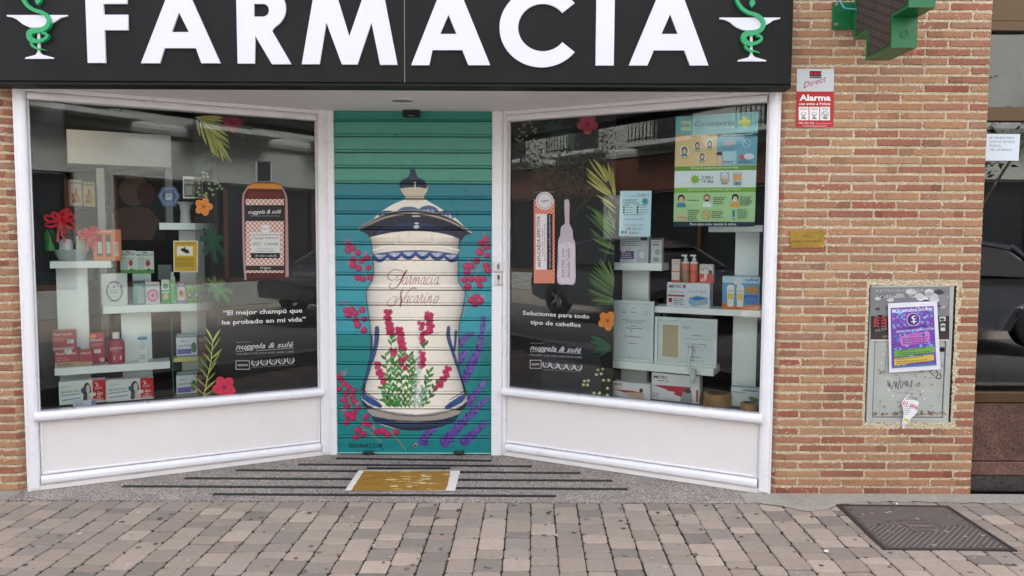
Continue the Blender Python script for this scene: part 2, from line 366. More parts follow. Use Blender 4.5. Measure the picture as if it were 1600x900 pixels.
# granite threshold in front of and under the shop recess
mb = MB(); mb.add([(-2.80, -.136, .003), (1.50, -.136, .003), (1.50, 1.0, .003), (-2.80, 1.0, .003), (-2.80, -.136, -.05), (1.50, -.136, -.05), (1.50, 1.0, -.05), (-2.80, 1.0, -.05)], CUBE)
tag(mb.build('threshold_floor', 'granite'), kind='structure')
cm = MB(); rnd.seed(5)      # cement skirting strip along the pier and the patch at its corner
n = 60
for i in range(n):
    a, b = 1.30+i*(3.4-1.3)/n, 1.30+(i+1)*(3.4-1.3)/n
    f = lambda x: -.115-.03*math.sin(x*5)*.4-(.13*math.exp(-((x-1.62)/.16)**2))-.008*math.sin(x*41)
    cm.add([(a, f(a), .0035), (b, f(b), .0035), (b, .0, .012), (a, .0, .012)], [(0, 1, 2, 3)])
tag(cm.build('cement_strip', 'cement'), kind='structure')
# anti-slip strips
def strip(xa, xb, ya, yb, label):
    a = Zpt(xa, ya, .005); b = Zpt(xb, yb, .005); mb = MB(); h = .0155
    P = [(a.x, a.y-h), (b.x, b.y-h), (b.x, b.y+h), (a.x, a.y+h)]
    hexa(mb, [(x, y, .0033) for x, y in P]+[(x, y, .0062) for x, y in P])
    tag(mb.build('grip_strip', 'black_rubber'), label, 'grip strip', 'black grip strips across the granite threshold')
strip(525, 768, 716, 720, 'black grip strip right under the closed shutter, innermost of the row')
strip(466, 831, 725.5, 728.5, 'black grip strip second from the shutter, between it and the mat')
strip(573, 704, 731.5, 731.5, 'short black grip strip just behind the far edge of the ochre mat')
strip(369, 907, 734.5, 739, 'black grip strip passing under the far edge of the ochre mat')
strip(289, 957, 747, 751, 'black grip strip passing under the middle of the ochre mat')
strip(192, 981, 759.5, 764, 'longest black grip strip, passing under the near edge of the ochre mat')
strip(333, 869, 772, 775, 'outermost black grip strip, in front of the ochre mat beside the pavers')
# ochre mat with white edges
def gq(pts, z): return [tuple(Zpt(x, y, z))[:2] for x, y in pts]
mt = empty('door_mat', Zpt(629, 750, .006), 'worn ochre mat with peeling pale patches and white taped edges', 'mat')
rnd.seed(8)
q = gq([(560, 735), (719, 735.5), (711, 766.5), (539, 766)], .008); mb = MB(); hexa(mb, [(x, y, .0063) for x, y in q]+[(x, y, .008) for x, y in q], (214, 208, 200)); mb.build('tape_edge', 'paper', mt)
q = gq([(569, 736), (704, 736), (697, 766), (549, 766)], .0095); mb = MB()
P = []
for i in range(4):
    a, b = q[i], q[(i+1) % 4]
    for k in range(12): t = k/12; P.append((a[0]+(b[0]-a[0])*t+rnd.uniform(-.004, .004), a[1]+(b[1]-a[1])*t+rnd.uniform(-.002, .002)))
mb.add([(x, y, .0095) for x, y in P], [tuple(range(len(P)))], (150, 108, 36))
for k in range(70):
    fx, fy = (rnd.uniform(.0, 1), rnd.random()**.7) if k > 45 else (rnd.gauss(.55, .2), rnd.gauss(.6, .2))
    fx = min(.95, max(.03, fx)); fy = min(.95, max(.05, fy))
    a = [q[0][j]+(q[1][j]-q[0][j])*fx for j in (0, 1)]; b = [q[3][j]+(q[2][j]-q[3][j])*fx for j in (0, 1)]; c = [a[j]+(b[j]-a[j])*fy for j in (0, 1)]
    r = rnd.uniform(.012, .042); an = rnd.uniform(-.5, .5)
    mb.add([(c[0]+x*1.0, c[1]+y*.45, .0096+k*2e-5) for x, y in [(r*math.cos(t)*rnd.uniform(.3, 1.2), r*math.sin(t)*rnd.uniform(.3, 1.2)) for t in [2*math.pi*i/13 for i in range(13)]]], [tuple(range(13))], rnd.choice([(190, 156, 84), (176, 134, 58), (206, 188, 136), (140, 98, 30), (160, 118, 44), (214, 200, 160)]) if k > 14 else rnd.choice([(142, 100, 32), (160, 118, 42)]))
mb.build('mat_sheet', 'carton', mt)
# manhole cover
q = [tuple(Zpt(x, y, 0))[:2] for x, y in ((1306, 789), (1481, 791), (1590, 861.5), (1380, 860))]
E_ = [Vector((*p, 0)) for p in q]
def bil(a, b): return (E_[0]*(1-a)+E_[1]*a)*(1-b)+(E_[3]*(1-a)+E_[2]*a)*b
mh = empty('manhole_cover', (bil(.5, .5).x, bil(.5, .5).y, .003), 'square rusty iron utility cover with slanting ribs set in the pavers below the brick pier', 'manhole cover')
mb = MB()
def quadb(mb, a0, a1, b0, b1, z0, z1, col, m=0):
    P = [bil(a0, b0), bil(a1, b0), bil(a1, b1), bil(a0, b1)]; hexa(mb, [(p.x, p.y, z0) for p in P]+[(p.x, p.y, z1) for p in P], col, m)
for a in ((0, 1, 0, .03), (0, 1, .97, 1), (0, .03, .03, .97), (.97, 1, .03, .97)): quadb(mb, *a, -.02, .0045, (50, 44, 42))
mb.build('rim', 'iron_cover', mh)
mb = MB(); quadb(mb, .036, .964, .036, .964, -.02, .0035, (84, 74, 71)); quadb(mb, .4, .64, .40, .43, .003, .0052, (104, 92, 88)); quadb(mb, .4, .64, .57, .60, .003, .0052, (104, 92, 88))
quadb(mb, .4, .43, .43, .57, .003, .0052, (104, 92, 88)); quadb(mb, .61, .64, .43, .57, .003, .0052, (104, 92, 88)); quadb(mb, .43, .61, .485, .515, .003, .0054, (120, 108, 102))
for k in range(-16, 17):     # diagonal ribs, mirrored about the middle
    for side in (0, 1):
        for b0, b1 in ((.05, .5), (.5, .95)):
            a_at = lambda b: (k*.05+.5)+(b-.5)*.9*(1 if side == 0 else -1)
            bs = [b for b in np.linspace(b0, b1, 14) if (side == 0) == (b < .5+1e-6) or True]
            if side != (b0 > .4): continue
            seg = [b for b in bs if .05 < a_at(b) < .95 and not (.385 < a_at(b) < .655 and .385 < b < .615)]
            for i in range(len(seg)-1):
                if seg[i+1]-seg[i] > .06: continue
                quadb_ = [bil(a_at(seg[i])-.007, seg[i]), bil(a_at(seg[i])+.007, seg[i]), bil(a_at(seg[i+1])+.007, seg[i+1]), bil(a_at(seg[i+1])-.007, seg[i+1])]
                hexa(mb, [(p.x, p.y, .003) for p in quadb_]+[(p.x, p.y, .0053) for p in quadb_], (122, 111, 104))
rnd.seed(21)
for k in range(34):
    p = bil(rnd.uniform(.08, .92), rnd.uniform(.08, .92)); r = rnd.uniform(.004, .013)
    mb.add([(p.x+r*math.cos(a), p.y+r*math.sin(a), .0058+k*1e-5) for a in [2*math.pi*q_/9 for q_ in range(9)]], [tuple(range(9))], rnd.choice([(150, 140, 134), (60, 54, 52), (170, 160, 152), (128, 118, 112)]))
mb.build('cover_plate', 'iron_cover', mh)
mb = MB(); box(mb, -3.8, -2.79, -.150, .02, -.05, .004); tag(mb.build('cement_apron', 'cement'), kind='structure')
# ================================================================== BRICK PIERS
ROW = .0491; Z0B = .0265; MOD = .2525; OFF0 = FR.px(1266, 96)[0]; K0 = round((FR.px(1266, 96)[1]-Z0B)/ROW)
BC = [(168, 134, 108), (170, 133, 107), (160, 120, 99), (166, 131, 107), (152, 110, 93), (162, 125, 104), (170, 137, 111), (161, 122, 102), (155, 124, 106), (166, 129, 104), (163, 128, 103), (154, 108, 90)]
CABX = (FR.px(1352, 550)[0], FR.px(1494, 550)[0]); CABZ = (FR.px(1425, 662)[1], FR.px(1425, 444)[1])
def bricks(mb, pl, ua, ub, k0, k1, off, hole=None, clamp=None):
    for k in range(k0, k1):
        z = Z0B+k*ROW; o = off+(0 if (k-K0) % 2 == 0 else MOD/2); i0 = math.floor((ua-o)/MOD)
        for i in range(i0, i0+int((ub-ua)/MOD)+3):
            a = max(ua, o+i*MOD+.0065); b = min(ub, o+(i+1)*MOD-.0065); segs = [(a, b)]
            if hole and hole[2] < z < hole[3]:
                segs = [(a, min(b, hole[0])), (max(a, hole[1]), b)]
            for s0, s1 in segs:
                if s1-s0 < .015: continue
                c = rnd.choice(BC) if rnd.random() < .8 else rnd.choice([(150, 98, 84), (172, 142, 115), (148, 106, 92)])
                c = (c[0]*.985, c[1]*.95, c[2]*.92)
                if z < .55 or .5 < rnd.random()+(z-.7)*.1: c = tuple(q*(1, .98, .965)[j] for j, q in enumerate(c))
                if s1-s0 > .15 and rnd.random() < .45:      # fired darker at one end
                    t = rnd.uniform(.6, .85); m_ = s0+(s1-s0)*t; f_ = rnd.uniform(.86, .97); c2 = tuple(q*f_ for q in c)
                    cc = [(s0, m_, c), (m_, s1, c2)] if rnd.random() < .5 else [(s0, s0+(s1-s0)*(1-t), c2), (s0+(s1-s0)*(1-t), s1, c)]
                else: cc = [(s0, s1, c)]
                h = .0174+rnd.uniform(-.001, .001); dz = rnd.uniform(-.0012, .0012); dd = rnd.uniform(-.001, .0015)
                if len(cc) == 1: cbox(mb, pl, s0, s1, z-h+dz, z+h+dz, -.05, dd, .003, c, 0, .0008)
                else:
                    for e0, e1, ce in cc: cbox(mb, pl, e0-.0012, e1+.0012, z-h+dz, z+h+dz, -.05, dd, .0024, ce, 0, .0006)
def mortar(mb, pl, ua, ub, va, vb, st=.0085, hole=None):
    nu = max(2, int((ub-ua)/st)); nv = int((vb-va)/st); V = []; Fc = []
    for j in range(nv+1):
        for i in range(nu+1):
            d = -.0042+rnd.gauss(0, .0024); e = rnd.uniform(-.2, .2)*st
            V.append(pl.w(ua+(ub-ua)*i/nu+(e if 0 < i < nu else 0), va+(vb-va)*j/nv+e, min(.0022, d)))
    for j in range(nv):
        for i in range(nu):
            if hole:
                u = ua+(ub-ua)*(i+.5)/nu; v = va+(vb-va)*(j+.5)/nv
                if hole[0]+.012 < u < hole[1]-.012 and hole[2]+.012 < v < hole[3]-.012: continue
            a = j*(nu+1)+i; Fc.append((a, a+1, a+nu+2, a+nu+1))
    mb.add(V, Fc, (203, 186, 160), 1)
rnd.seed(2)
XR0 = 1.507; XR1 = 2.619; hole = (CABX[0]-.004, CABX[1]+.004, CABZ[0], CABZ[1])
RR = Plane(1.462, .047, 1.507, 0); RL = Plane(-2.807, 0, -2.752, .05)
mb = MB(); bricks(mb, FR, XR0+.002, XR1, 0, 66, OFF0, hole); mortar(mb, FR, XR0, XR1, .0, 3.26, hole=hole)
bricks(mb, RR, 0, RR.L, 0, 66, OFF0-XR0); mortar(mb, RR, 0, RR.L, .0, 3.26)
box(mb, 1.51, XR1-.001, .05, .5, 0, 3.26, (170, 150, 126), 1); box(mb, XR1-.02, XR1-.0005, .012, .5, 0, 3.26, (176, 130, 100), 0)
tag(mb.build('brick_pier', ['brick', 'mortar']), 'brick pier of long thin tan and red bricks carrying the grey utility cabinet', 'brick wall')
mb = MB(); bricks(mb, FR, -3.7, -2.809, 0, 66, OFF0); mortar(mb, FR, -3.7, -2.807, .0, 3.26); bricks(mb, RL, 0, RL.L, 0, 66, .1); mortar(mb, RL, 0, RL.L, .0, 3.26)
box(mb, -3.7, -2.81, .05, .5, 0, 3.26, (170, 150, 126), 1)
tag(mb.build('brick_pier', ['brick', 'mortar']), 'narrow brick pier at the left edge beside the left shop window', 'brick wall')
mb = MB(); box(mb, -8, 8, .0, .5, 3.262, 6.5, (170, 126, 100), 0); box(mb, -2.806, 1.506, .05, .5, 2.42, 3.26, (170, 126, 100), 0); box(mb, -8, -3.702, 0, .5, 0, 3.262, (170, 126, 100), 0)
tag(mb.build('upper_wall', 'brick'), 'plain brick wall of the building above the shop sign', 'brick wall')
# ================================================================== SOFFIT, INTERIOR ROOM
mb = MB(); P = [(-2.75, -.0), (1.47, -.0), (1.47, .05), (-.05, .80), (-1.22, .80), (-2.75, .05)]
mb.add([(x, y, 2.282) for x, y in P]+[(x, y, 2.40) for x, y in P], [tuple(range(6)), tuple(range(6, 12))]+[(i, (i+1) % 6, 6+(i+1) % 6, 6+i) for i in range(6)])
tag(mb.build('entrance_ceiling', 'plaster'), kind='structure')
mb = MB(); box(mb, -4.6, 3.0, 3.4, 3.5, -.1, 2.6); box(mb, -4.7, -4.6, .3, 3.5, -.1, 2.6); box(mb, 2.62, 2.72, .5, 3.5, -.1, 2.6); box(mb, -4.6, -3.70, .3, .5, 0, 2.6); box(mb, -2.809, -2.785, .075, .54, .35, 2.4); box(mb, -3.7, -2.785, .505, .54, 0, 2.4); box(mb, 1.487, 1.509, .075, .54, .35, 2.4); box(mb, 1.487, 2.6, .505, .54, 0, 2.4)
tag(mb.build('interior_wall', 'dark_wall'), kind='structure')
mb = MB(); box(mb, -4.6, 2.62, .82, 3.4, 2.42, 2.5); mb.add([(-2.75, .1, 2.41), (-1.22, .84, 2.41), (-1.22, 1.2, 2.41), (-2.75, 1.2, 2.41)], [(0, 1, 2, 3)]); mb.add([(1.47, .1, 2.41), (-.05, .84, 2.41), (-.05, 1.2, 2.41), (1.47, 1.2, 2.41)], [(0, 1, 2, 3)])
tag(mb.build('interior_ceiling', 'dark_wall'), kind='structure')
flat('interior_floor', -4.6, 2.62, .90, 3.4, .01, 'dark_wall')
# ================================================================== SHOP WINDOW UNITS
def rprof(w_, d0, d1, r, n=5):
    """cross-section (across, out): square back, rounded front corners"""
    P = [(0, d0), (0, d1-r)]
    P += [(r-r*math.cos(a), d1-r+r*math.sin(a)) for a in [math.pi/2*i/n for i in range(1, n+1)]]
    P += [(w_-r+r*math.sin(a), d1-r+r*math.cos(a)) for a in [math.pi/2*i/n for i in range(0, n+1)]]
    return P+[(w_, d0)]
ZUP = Vector((0, 0, 1))
def window_unit(pl, gu0, gu1, gv0, gv1, pu0, pu1, label, side):
    root = empty('shop_window', pl.w(pl.L/2, 0, 0), label, 'shop window')
    L = pl.L; ft = 2.281
    mb = MB()
    # outer stiles and top rail, stepped mouldings
    for a, b, r, d in ((0, gu0-.004, .022, .02), (gu1+.004, L, .022, .02)):
        profile(mb, pl.w(a, .02, 0), pl.w(a, ft, 0), pl.U, pl.N, rprof(b-a, -.05, d, r))
    xo = -.012 if side == 'l' else L-.006
    profile(mb, pl.w(xo, .0, 0), pl.w(xo, ft, 0), pl.U, pl.N, rprof(.018, -.05, .004, .004))
    profile(mb, pl.w(gu0, gv1, 0), pl.w(gu1, gv1, 0), ZUP, pl.N, rprof(.042, -.05, .02, .016))
    profile(mb, pl.w(0, gv1+.043, 0), pl.w(L, gv1+.043, 0), ZUP, pl.N, rprof(ft-gv1-.043, -.05, .012, .005))
    # beads round the pane
    for a, b in ((gu0-.004, gu0+.004), (gu1-.004, gu1+.004)): profile(mb, pl.w(a, gv0, 0), pl.w(a, gv1, 0), pl.U, pl.N, rprof(b-a, -.045, -.018, .003))
    mb.build('frame', 'white_paint', root)
    mb = MB(); profile(mb, pl.w(gu0-.02, gv0-.052, 0), pl.w(gu1+.022, gv0-.052, 0), ZUP, pl.N, rprof(.054, -.05, .052, .024, 8)); mb.build('sill', 'white_paint', root)
    mb = MB(); profile(mb, pl.w(gu0-.0, .035, 0), pl.w(gu1+.0, .035, 0), ZUP, pl.N, rprof(.052, -.05, .028, .022, 8))
    mb.build('bottom_rail', 'white_paint', root)
    mb = MB(); cbox(mb, pl, -.005, L+.004, 0.003, .034, -.05, .006, .002); mb.build('plinth', 'plaster', root)
    mb = MB(); pl0, pl1 = .088, gv0-.053
    cbox(mb, pl, gu0-.003, gu1+.003, pl0, pl1, -.05, -.006, .001)
    rnd.seed(17 if side == 'l' else 18); A = Art(lambda x, y, h: pl.w(x, y, -.0055+h), .00002); A.mb = mb; A.m = 1      # scuffs and splashes
    for k in range(46):
        x = rnd.uniform(gu0+.03, gu1-.03); y = pl0+.03+rnd.random()**2*.22; l_ = rnd.uniform(.004, .035); an = rnd.uniform(-.6, .6)
        if rnd.random() < .35: A.stroke([(x, y), (x+l_*math.cos(an), y+l_*math.sin(an))], [.0004, .0012, .0004], rnd.choice([(176, 168, 160), (196, 188, 182), (150, 142, 134)]))
        else: A.ell(x, y, rnd.uniform(.0008, .0028), rnd.uniform(.0008, .002), rnd.choice([(170, 160, 148), (190, 182, 172), (150, 140, 126)]), 7)
    mb.build('lower_panel', ['panel_paint', 'ink'], root)
    mb = MB()
    for a in ((pu0, pu1, pl0+.004, pl0+.016), (pu0, pu1, pl1-.020, pl1-.008), (pu0, pu0+.012, pl0+.016, pl1-.02), (pu1-.012, pu1, pl0+.016, pl1-.02)):
        cbox(mb, pl, *a, -.008, .004, .003)
    mb.build('panel_bead', 'white_paint', root)
    mb = MB(); mb.add([pl.w(gu0-.004, gv0-.01, -.032), pl.w(gu1+.004, gv0-.01, -.032), pl.w(gu1+.004, gv1+.004, -.032), pl.w(gu0-.004, gv1+.004, -.032)], [(0, 1, 2, 3)])
    mb.build('glass_pane', 'glass', root)
    # boarding under the display
    mb = MB(); cbox(mb, pl, 0, L, .0, gv0-.06, -.09, -.055, .001); mb.build('back_board', 'dark_wall', root)
    return root
LG = (LW.px(52, 400)[0], LW.px(496.5, 400)[0], (LW.px(62, 641)[1]+LW.px(499, 608)[1])/2, (LW.px(43, 160)[1]+LW.px(494, 184.5)[1])/2)
RG = (RW.px(793, 400)[0], RW.px(1193, 400)[0], (RW.px(1187, 643)[1]+RW.px(790, 608)[1])/2, (RW.px(1198, 163.5)[1]+RW.px(795, 187)[1])/2)
print('LG', LG, 'RG', RG, LW.L)
window_unit(LW, *LG, LW.px(64, 700)[0], LW.px(500, 660)[0], 'white framed shop window left of the painted shutter, over a blank lower panel', 'l')
window_unit(RW, *RG, RW.px(788, 660)[0], RW.px(1183, 700)[0], 'white framed shop window right of the painted shutter, over a blank lower panel', 'r')
# posts beside the shutter
for x0, x1, lab in ((-1.222, -1.167, 'white shutter guide post on the left side of the painted shutter'), (-.133, -.062, 'white shutter guide post on the right side of the painted shutter, carrying the key switch')):
    mb = MB(); profile(mb, (x0, .76, .003), (x0, .76, 2.281), Vector((1, 0, 0)), Vector((0, -1, 0)), rprof(x1-x0, -.06, .018, .006)); tag(mb.build('door_post', 'white_paint'), lab, 'door post')
# display platforms inside
for pl, lab in ((LW, 'pale display ledge inside the left shop window'), (RW, 'pale display ledge inside the right shop window')):
    g0 = (LG if pl is LW else RG)[2]
    mb = MB(); cbox(mb, pl, .0, pl.L, g0-.05, g0-.012, -.75, -.056, .002); cbox(mb, pl, .0, pl.L, 0.02, g0-.05, -.75, -.72, .002)
    tag(mb.build('display_ledge', 'dark_wall'), lab, 'ledge')
# recessed light + door sensor + key switches
c = Zpt(628, 157.5, 2.28); L1 = empty('ceiling_light', (c.x, c.y, 2.26), 'round white recessed light in the ceiling of the entrance above the shutter', 'ceiling light')
mb = MB(); lathe(mb, (c.x, c.y, 0), [(.078, 2.2815), (.078, 2.277), (.068, 2.274), (.062, 2.279)], (200, 195, 195), n=28); mb.build('trim_ring', 'white_paint', L1)
mb = MB(); mb.add([(c.x+.062*math.cos(a), c.y+.062*math.sin(a), 2.279) for a in [2*math.pi*i/28 for i in range(28)]], [tuple(range(28))], (150, 146, 146)); mb.build('diffuser', 'carton', L1)
a, z1 = SH.px(629.5, 173, .04); b, z0 = SH.px(656.5, 183.5, .04)
sn = empty('door_sensor', SH.w((a+b)/2, z0, .02), 'small black motion sensor at the top centre of the painted shutter', 'sensor')
mb = MB(); cbox(mb, SH, a, b, z0, 2.281, .02, .062, .006, (24, 24, 26)); mb.build('housing', 'plastic', sn)
mb = MB(); cbox(mb, SH, (a+b)/2-.02, (a+b)/2+.02, z0+.006, z0+.011, .06, .0632, .001, (120, 120, 120)); mb.build('lens', 'plastic', sn)
def swbox(x0, y0, x1, y1, name, label, dark):
    a, z1 = SH.px(x0, y0, .04); b, z0 = SH.px(x1, y1, .04); e = empty(name, SH.w((a+b)/2, z0, .018), label, 'switch')
    mb = MB(); cbox(mb, SH, a, b, z0, z1, .0185, .042, .004, (214, 210, 208)); mb.build('cover', 'plastic', e)
    mb = MB(); m = (a+b)/2; h = (z1-z0)
    if dark: cbox(mb, SH, m-.007, m+.007, z0+h*.45, z0+h*.85, .0425, .0445, .001, (20, 20, 22)); cbox(mb, SH, m-.003, m+.003, z0+h*.08, z0+h*.5, .0425, .047, .001, (150, 150, 152))
    else:
        cbox(mb, SH, m-.008, m+.008, z0+h*.2, z0+h*.8, .0425, .0445, .0015, (150, 146, 146)); lathe(mb, SH.w(m, z0+h*.55, .047), [(0, .006), (.005, .004), (.006, -.006), (0, -.007)], (90, 90, 92), n=10)
    mb.build('lock', 'plastic', e)
swbox(770, 408.5, 787, 424.5, 'key_switch', 'square grey key switch on the post right of the shutter', False)
swbox(774, 427, 784, 445, 'lock_box', 'narrow white lock box with a black slot, just below the square key switch', True)
# ================================================================== SIGN
SD = .12; SGZ = FR.px(648, 129, SD)[1]
sg = empty('shop_sign', (-.8, -SD, SGZ), 'long black fascia sign with large white letters reading FARMACIA between two cup and snake emblems', 'shop sign')
mb = MB(); seam = FR.px(632, 60, SD)[0]; xr = FR.px(1236, 60, SD)[0]
cbox(mb, FR, -3.75, seam-.0015, SGZ, 3.2, .0, SD, .002); cbox(mb, FR, seam+.0015, xr, SGZ, 3.2, .0, SD, .002)
cbox(mb, FR, xr+.001, xr+.012, SGZ-.018, 3.2, 0, SD-.012, .002); cbox(mb, FR, -3.75, xr+.0005, SGZ-.020, SGZ-.001, .004, SD-.008, .002)
mb.build('panel', 'sign_metal', sg)
mb = MB(); cbox(mb, FR, seam-.0014, seam+.0014, SGZ, 3.2, SD-.01, SD-.001, .0002, (150, 146, 142)); mb.build('joint_strip', 'paper', sg)
def sp(P): return [FR.px(x, y, SD) for x, y in P]
T = -19
def apoly(b0, b1, b2, b3, yb, s0, s1, yk, k0, k1):
    """A: feet b0-b1 and b2-b3 at yb, outer sides at y=0 are s0,s1; crossbar underside at yk from k0 to k1"""
    f = lambda xb, x0: x0+(x0-xb)*(-T)/(yb)
    return [(b0, yb), (b1, yb), (k0, yk), (k1, yk), (b2, yb), (b3, yb), (f(b3, s1), T), (f(b0, s0), T)]
arc = lambda cx, cy, rx, ry, a0, a1, n=16: [(cx+rx*math.cos(math.radians(a0+(a1-a0)*i/n)), cy+ry*math.sin(math.radians(a0+(a1-a0)*i/n))) for i in range(n+1)]
LET = [
 ([(139, 99), (134.5, T), (200, T), (200, 7), (163, 7), (164, 24), (201.5, 24), (201.5, 48), (165, 48), (166.5, 99)], []),
 (apoly(222, 251, 316, 345.5, 99.5, 260.5, 301, 76, 258.5, 307.5), [[(281, 20), (269.5, 51), (296.5, 51)]]),
 ([(372.5, 100), (370, T), (415, T)]+arc(415, 14, 32.5, 33, -80, 62)+[(426, 49), (456, 101), (426, 101), (400, 57), (399, 100)], [[(398, 7), (398, 27), (413, 27)]+arc(412, 17, 9.5, 10, 70, -70, 8)+[(413, 7)]]),
 ([(472.5, 101), (493, T), (523, T), (546.5, 58), (573, T), (598, T), (621.5, 102), (594.5, 102), (581, 36), (559, 101.5), (535, 101.5), (510.7, 36), (500, 101)], []),
 (apoly(643, 671, 732, 766, 102.5, 683.5, 724.5, 79, 676, 722.5), [[(701, 24), (688, 54), (713.5, 54)]]),
 (arc(846, 44, 65.5, 62, 38, 322, 40)+arc(848, 44, 38.5, 37, 322, 38, 30), []),
 ([(930.2, 103), (931.8, T), (960.5, T), (958.5, 103)], []),
 (apoly(982, 1011, 1077.5, 1106, 103, 1025, 1068.5, 79.5, 1021, 1068.5), [[(1046.5, 23), (1033, 54), (1058.5, 54)]])]
for P, H in LET:
    mb = MB(); prism(mb, FR, sp(P), SD-.001, SD+.012, (238, 236, 248), 0, [sp(h) for h in H]); mb.build('letter', 'sign_white', sg)
def emblem(ox, oy):
    Tt = lambda P: sp([(x+ox, y+oy) for x, y in P])
    for P in ([(12.5, 24.3), (107, 24.3), (107, 26), (97, 28.5), (90, 33), (84, 36.5), (80, 38), (72, 42), (66, 44.5), (64, 46), (64, 82), (68, 86), (85, 90.5), (85.5, 92.5), (41, 92.5), (41.5, 90.5), (57, 86.5), (60.5, 82), (60, 46), (58, 44.5), (48, 43.5), (38, 39), (28, 31), (20, 27.5), (12.5, 26.5)],):
        mb = MB(); prism(mb, FR, Tt(P), SD-.001, SD+.010, (238, 236, 248)); mb.build('cup', 'sign_white', sg)
    mb = MB()
    sn_ = [(40, -14), (38.5, -5), (41, 3), (47, 11), (56, 17), (67, 20.5), (75, 25), (80, 33), (78, 41.5), (71, 47), (62, 49), (54, 50), (49.5, 54), (50, 60.5), (56, 65), (65, 65.5), (73, 62.5), (77, 58), (74.5, 54), (69, 53)]
    for P, w_, dd in ((catmull(sn_, 5), [5, 5, 5.5, 6, 6.5, 8, 9, 8, 5.5, 4.2, 4], .022), (catmull([(52, 67), (53.5, 72), (60, 76.5), (67, 77.5), (74.5, 80)], 5), [3, 4, 3.5, 2, .8], .020)):
        for q in strokep(P, w_): prism(mb, FR, Tt(q), SD-.001, SD+dd, (22, 140, 84))
    prism(mb, FR, Tt([(62, 9.5), (58.5, 4), (59.5, -1), (63, -6), (66.5, -1), (67, 4)]), SD-.001, SD+.021)
    mb.build('snake', 'sign_green', sg)
emblem(0, 0); emblem(1111, 4)
# ================================================================== PHARMACY CROSS
XF = 1.826; XB = 1.95
CR = Plane(XF, 0, XF, -1)       # u = distance from the wall, N points to -X
cc_, hw, ar = .36, .13, .275; zc = 2.655
co = lambda e: [(cc_-hw+e, zc-ar+e), (cc_+hw-e, zc-ar+e), (cc_+hw-e, zc-hw+e), (cc_+ar-e, zc-hw+e), (cc_+ar-e, zc+hw-e), (cc_+hw-e, zc+hw-e), (cc_+hw-e, zc+ar-e), (cc_-hw+e, zc+ar-e), (cc_-hw+e, zc+hw-e), (cc_-ar+e, zc+hw-e), (cc_-ar+e, zc-hw+e), (cc_-hw+e, zc-hw+e)]
pc = empty('pharmacy_cross', (XF+.06, -.0, 2.65), 'green cross light sign with dark lamp panel projecting from the brick pier', 'cross sign')
mb = MB(); prism(mb, CR, co(0), -.124, -.0, (24, 128, 68), 0, [co(.014)]); prism(mb, CR, co(.0135), -.118, -.016, (18, 90, 50)); mb.build('case', 'green_paint', pc)
mb = MB(); prism(mb, CR, co(.0145), -.0155, -.008, (60, 50, 48))
for i in range(0, 18):
    for j in range(0, 38):
        u, v = cc_-ar+.022+i*.0305, zc-ar+.018+j*.0145
        if (abs(u-cc_) < hw-.02) or (abs(v-zc) < hw-.02):
            if abs(u-cc_) < ar-.02 and abs(v-zc) < ar-.02: cbox(mb, CR, u-.011, u+.011, v-.0035, v+.0035, -.007, -.005, .001, (104, 92, 88) if (i+j) % 3 else (70, 58, 56))
mb.build('lamp_panel', 'carton', pc)
mb = MB(); x0, z1_ = FR.px(1300, 4); x1, z0_ = FR.px(1326, 46.5); cbox(mb, FR, x0, 1.98, z0_, z1_, .002, .012, .002)
cbox(mb, FR, 1.842, 1.852, 2.60, 2.72, .01, .10, .002); cbox(mb, FR, 1.92, 1.93, 2.60, 2.72, .01, .10, .002); mb.build('bracket', 'green_paint', pc)
for x, y in ((1305.5, 8), (1305, 39)): mb = MB(); u, v = FR.px(x, y); prism(mb, FR, ellp(u, v, .011, .011, 12), .012, .015, (170, 170, 170)); prism(mb, FR, ellp(u, v, .006, .006, 6), .015, .021, (190, 190, 190)); mb.build('bolt', 'steel', pc)
mb = MB(); tube(mb, [FR.pw(1309, -8, .01), FR.pw(1312, 2, .03), FR.pw(1319, 13, .05), FR.w(1.835, 2.68, .1)], .004, (90, 150, 170)); mb.build('cable', 'plastic', pc)
mb = MB(); u_, v_ = 1.885, 2.445; P_ = Plane(0, -(cc_+hw), 1, -(cc_+hw))
prism(mb, P_, ellp(u_, v_, .021, .021, 20), 0, .003, (20, 112, 60), 0, [ellp(u_, v_, .018, .018, 20)])
for i in range(4): prism(mb, P_, [(u_-.012, v_-.011+i*.006), (u_+.012, v_-.011+i*.006), (u_+.012, v_-.008+i*.006), (u_-.012, v_-.008+i*.006)], 0, .002)
mb.build('round_mark', 'green_paint', pc)
# ================================================================== ENTRANCE ON THE RIGHT
EN = Plane(0, .10, 1, .10)
en = empty('entrance_door', (3.3, .1, 0), 'dark bronze framed glass entrance right of the brick pier with reflections of the street', 'door')
ez = lambda y: EN.px(1580, y)[1]
mb = MB(); X0 = XR1+.001; X1 = 4.6
for y1_, y0_, d in ((628, 612, .02), (190, 168, .02), (50.5, 35, .03), (34, -60, .012)): cbox(mb, EN, X0+.03, X1, ez(y1_), ez(y0_), -.04, d, .003)
cbox(mb, EN, X0, X0+.03, ez(628), ez(-60), -.04, .012, .003); cbox(mb, EN, 3.55, 3.6, ez(628), ez(190), -.04, .015, .003)
mb.build('frame', 'bronze', en)
for y1_, y0_ in ((612, 190), (168, 50.5)):
    mb = MB(); mb.add([EN.w(X0+.02, ez(y1_)-.005, -.01), EN.w(X1, ez(y1_)-.005, -.01), EN.w(X1, ez(y0_)+.005, -.01), EN.w(X0+.02, ez(y0_)+.005, -.01)], [(0, 1, 2, 3)]); mb.build('glass_pane', 'door_glass', en)
pt = empty('stone_plinth', (3.3, .1, 0), 'polished stone plinth below the dark entrance, pink granite over a step band and dark granite', 'plinth')
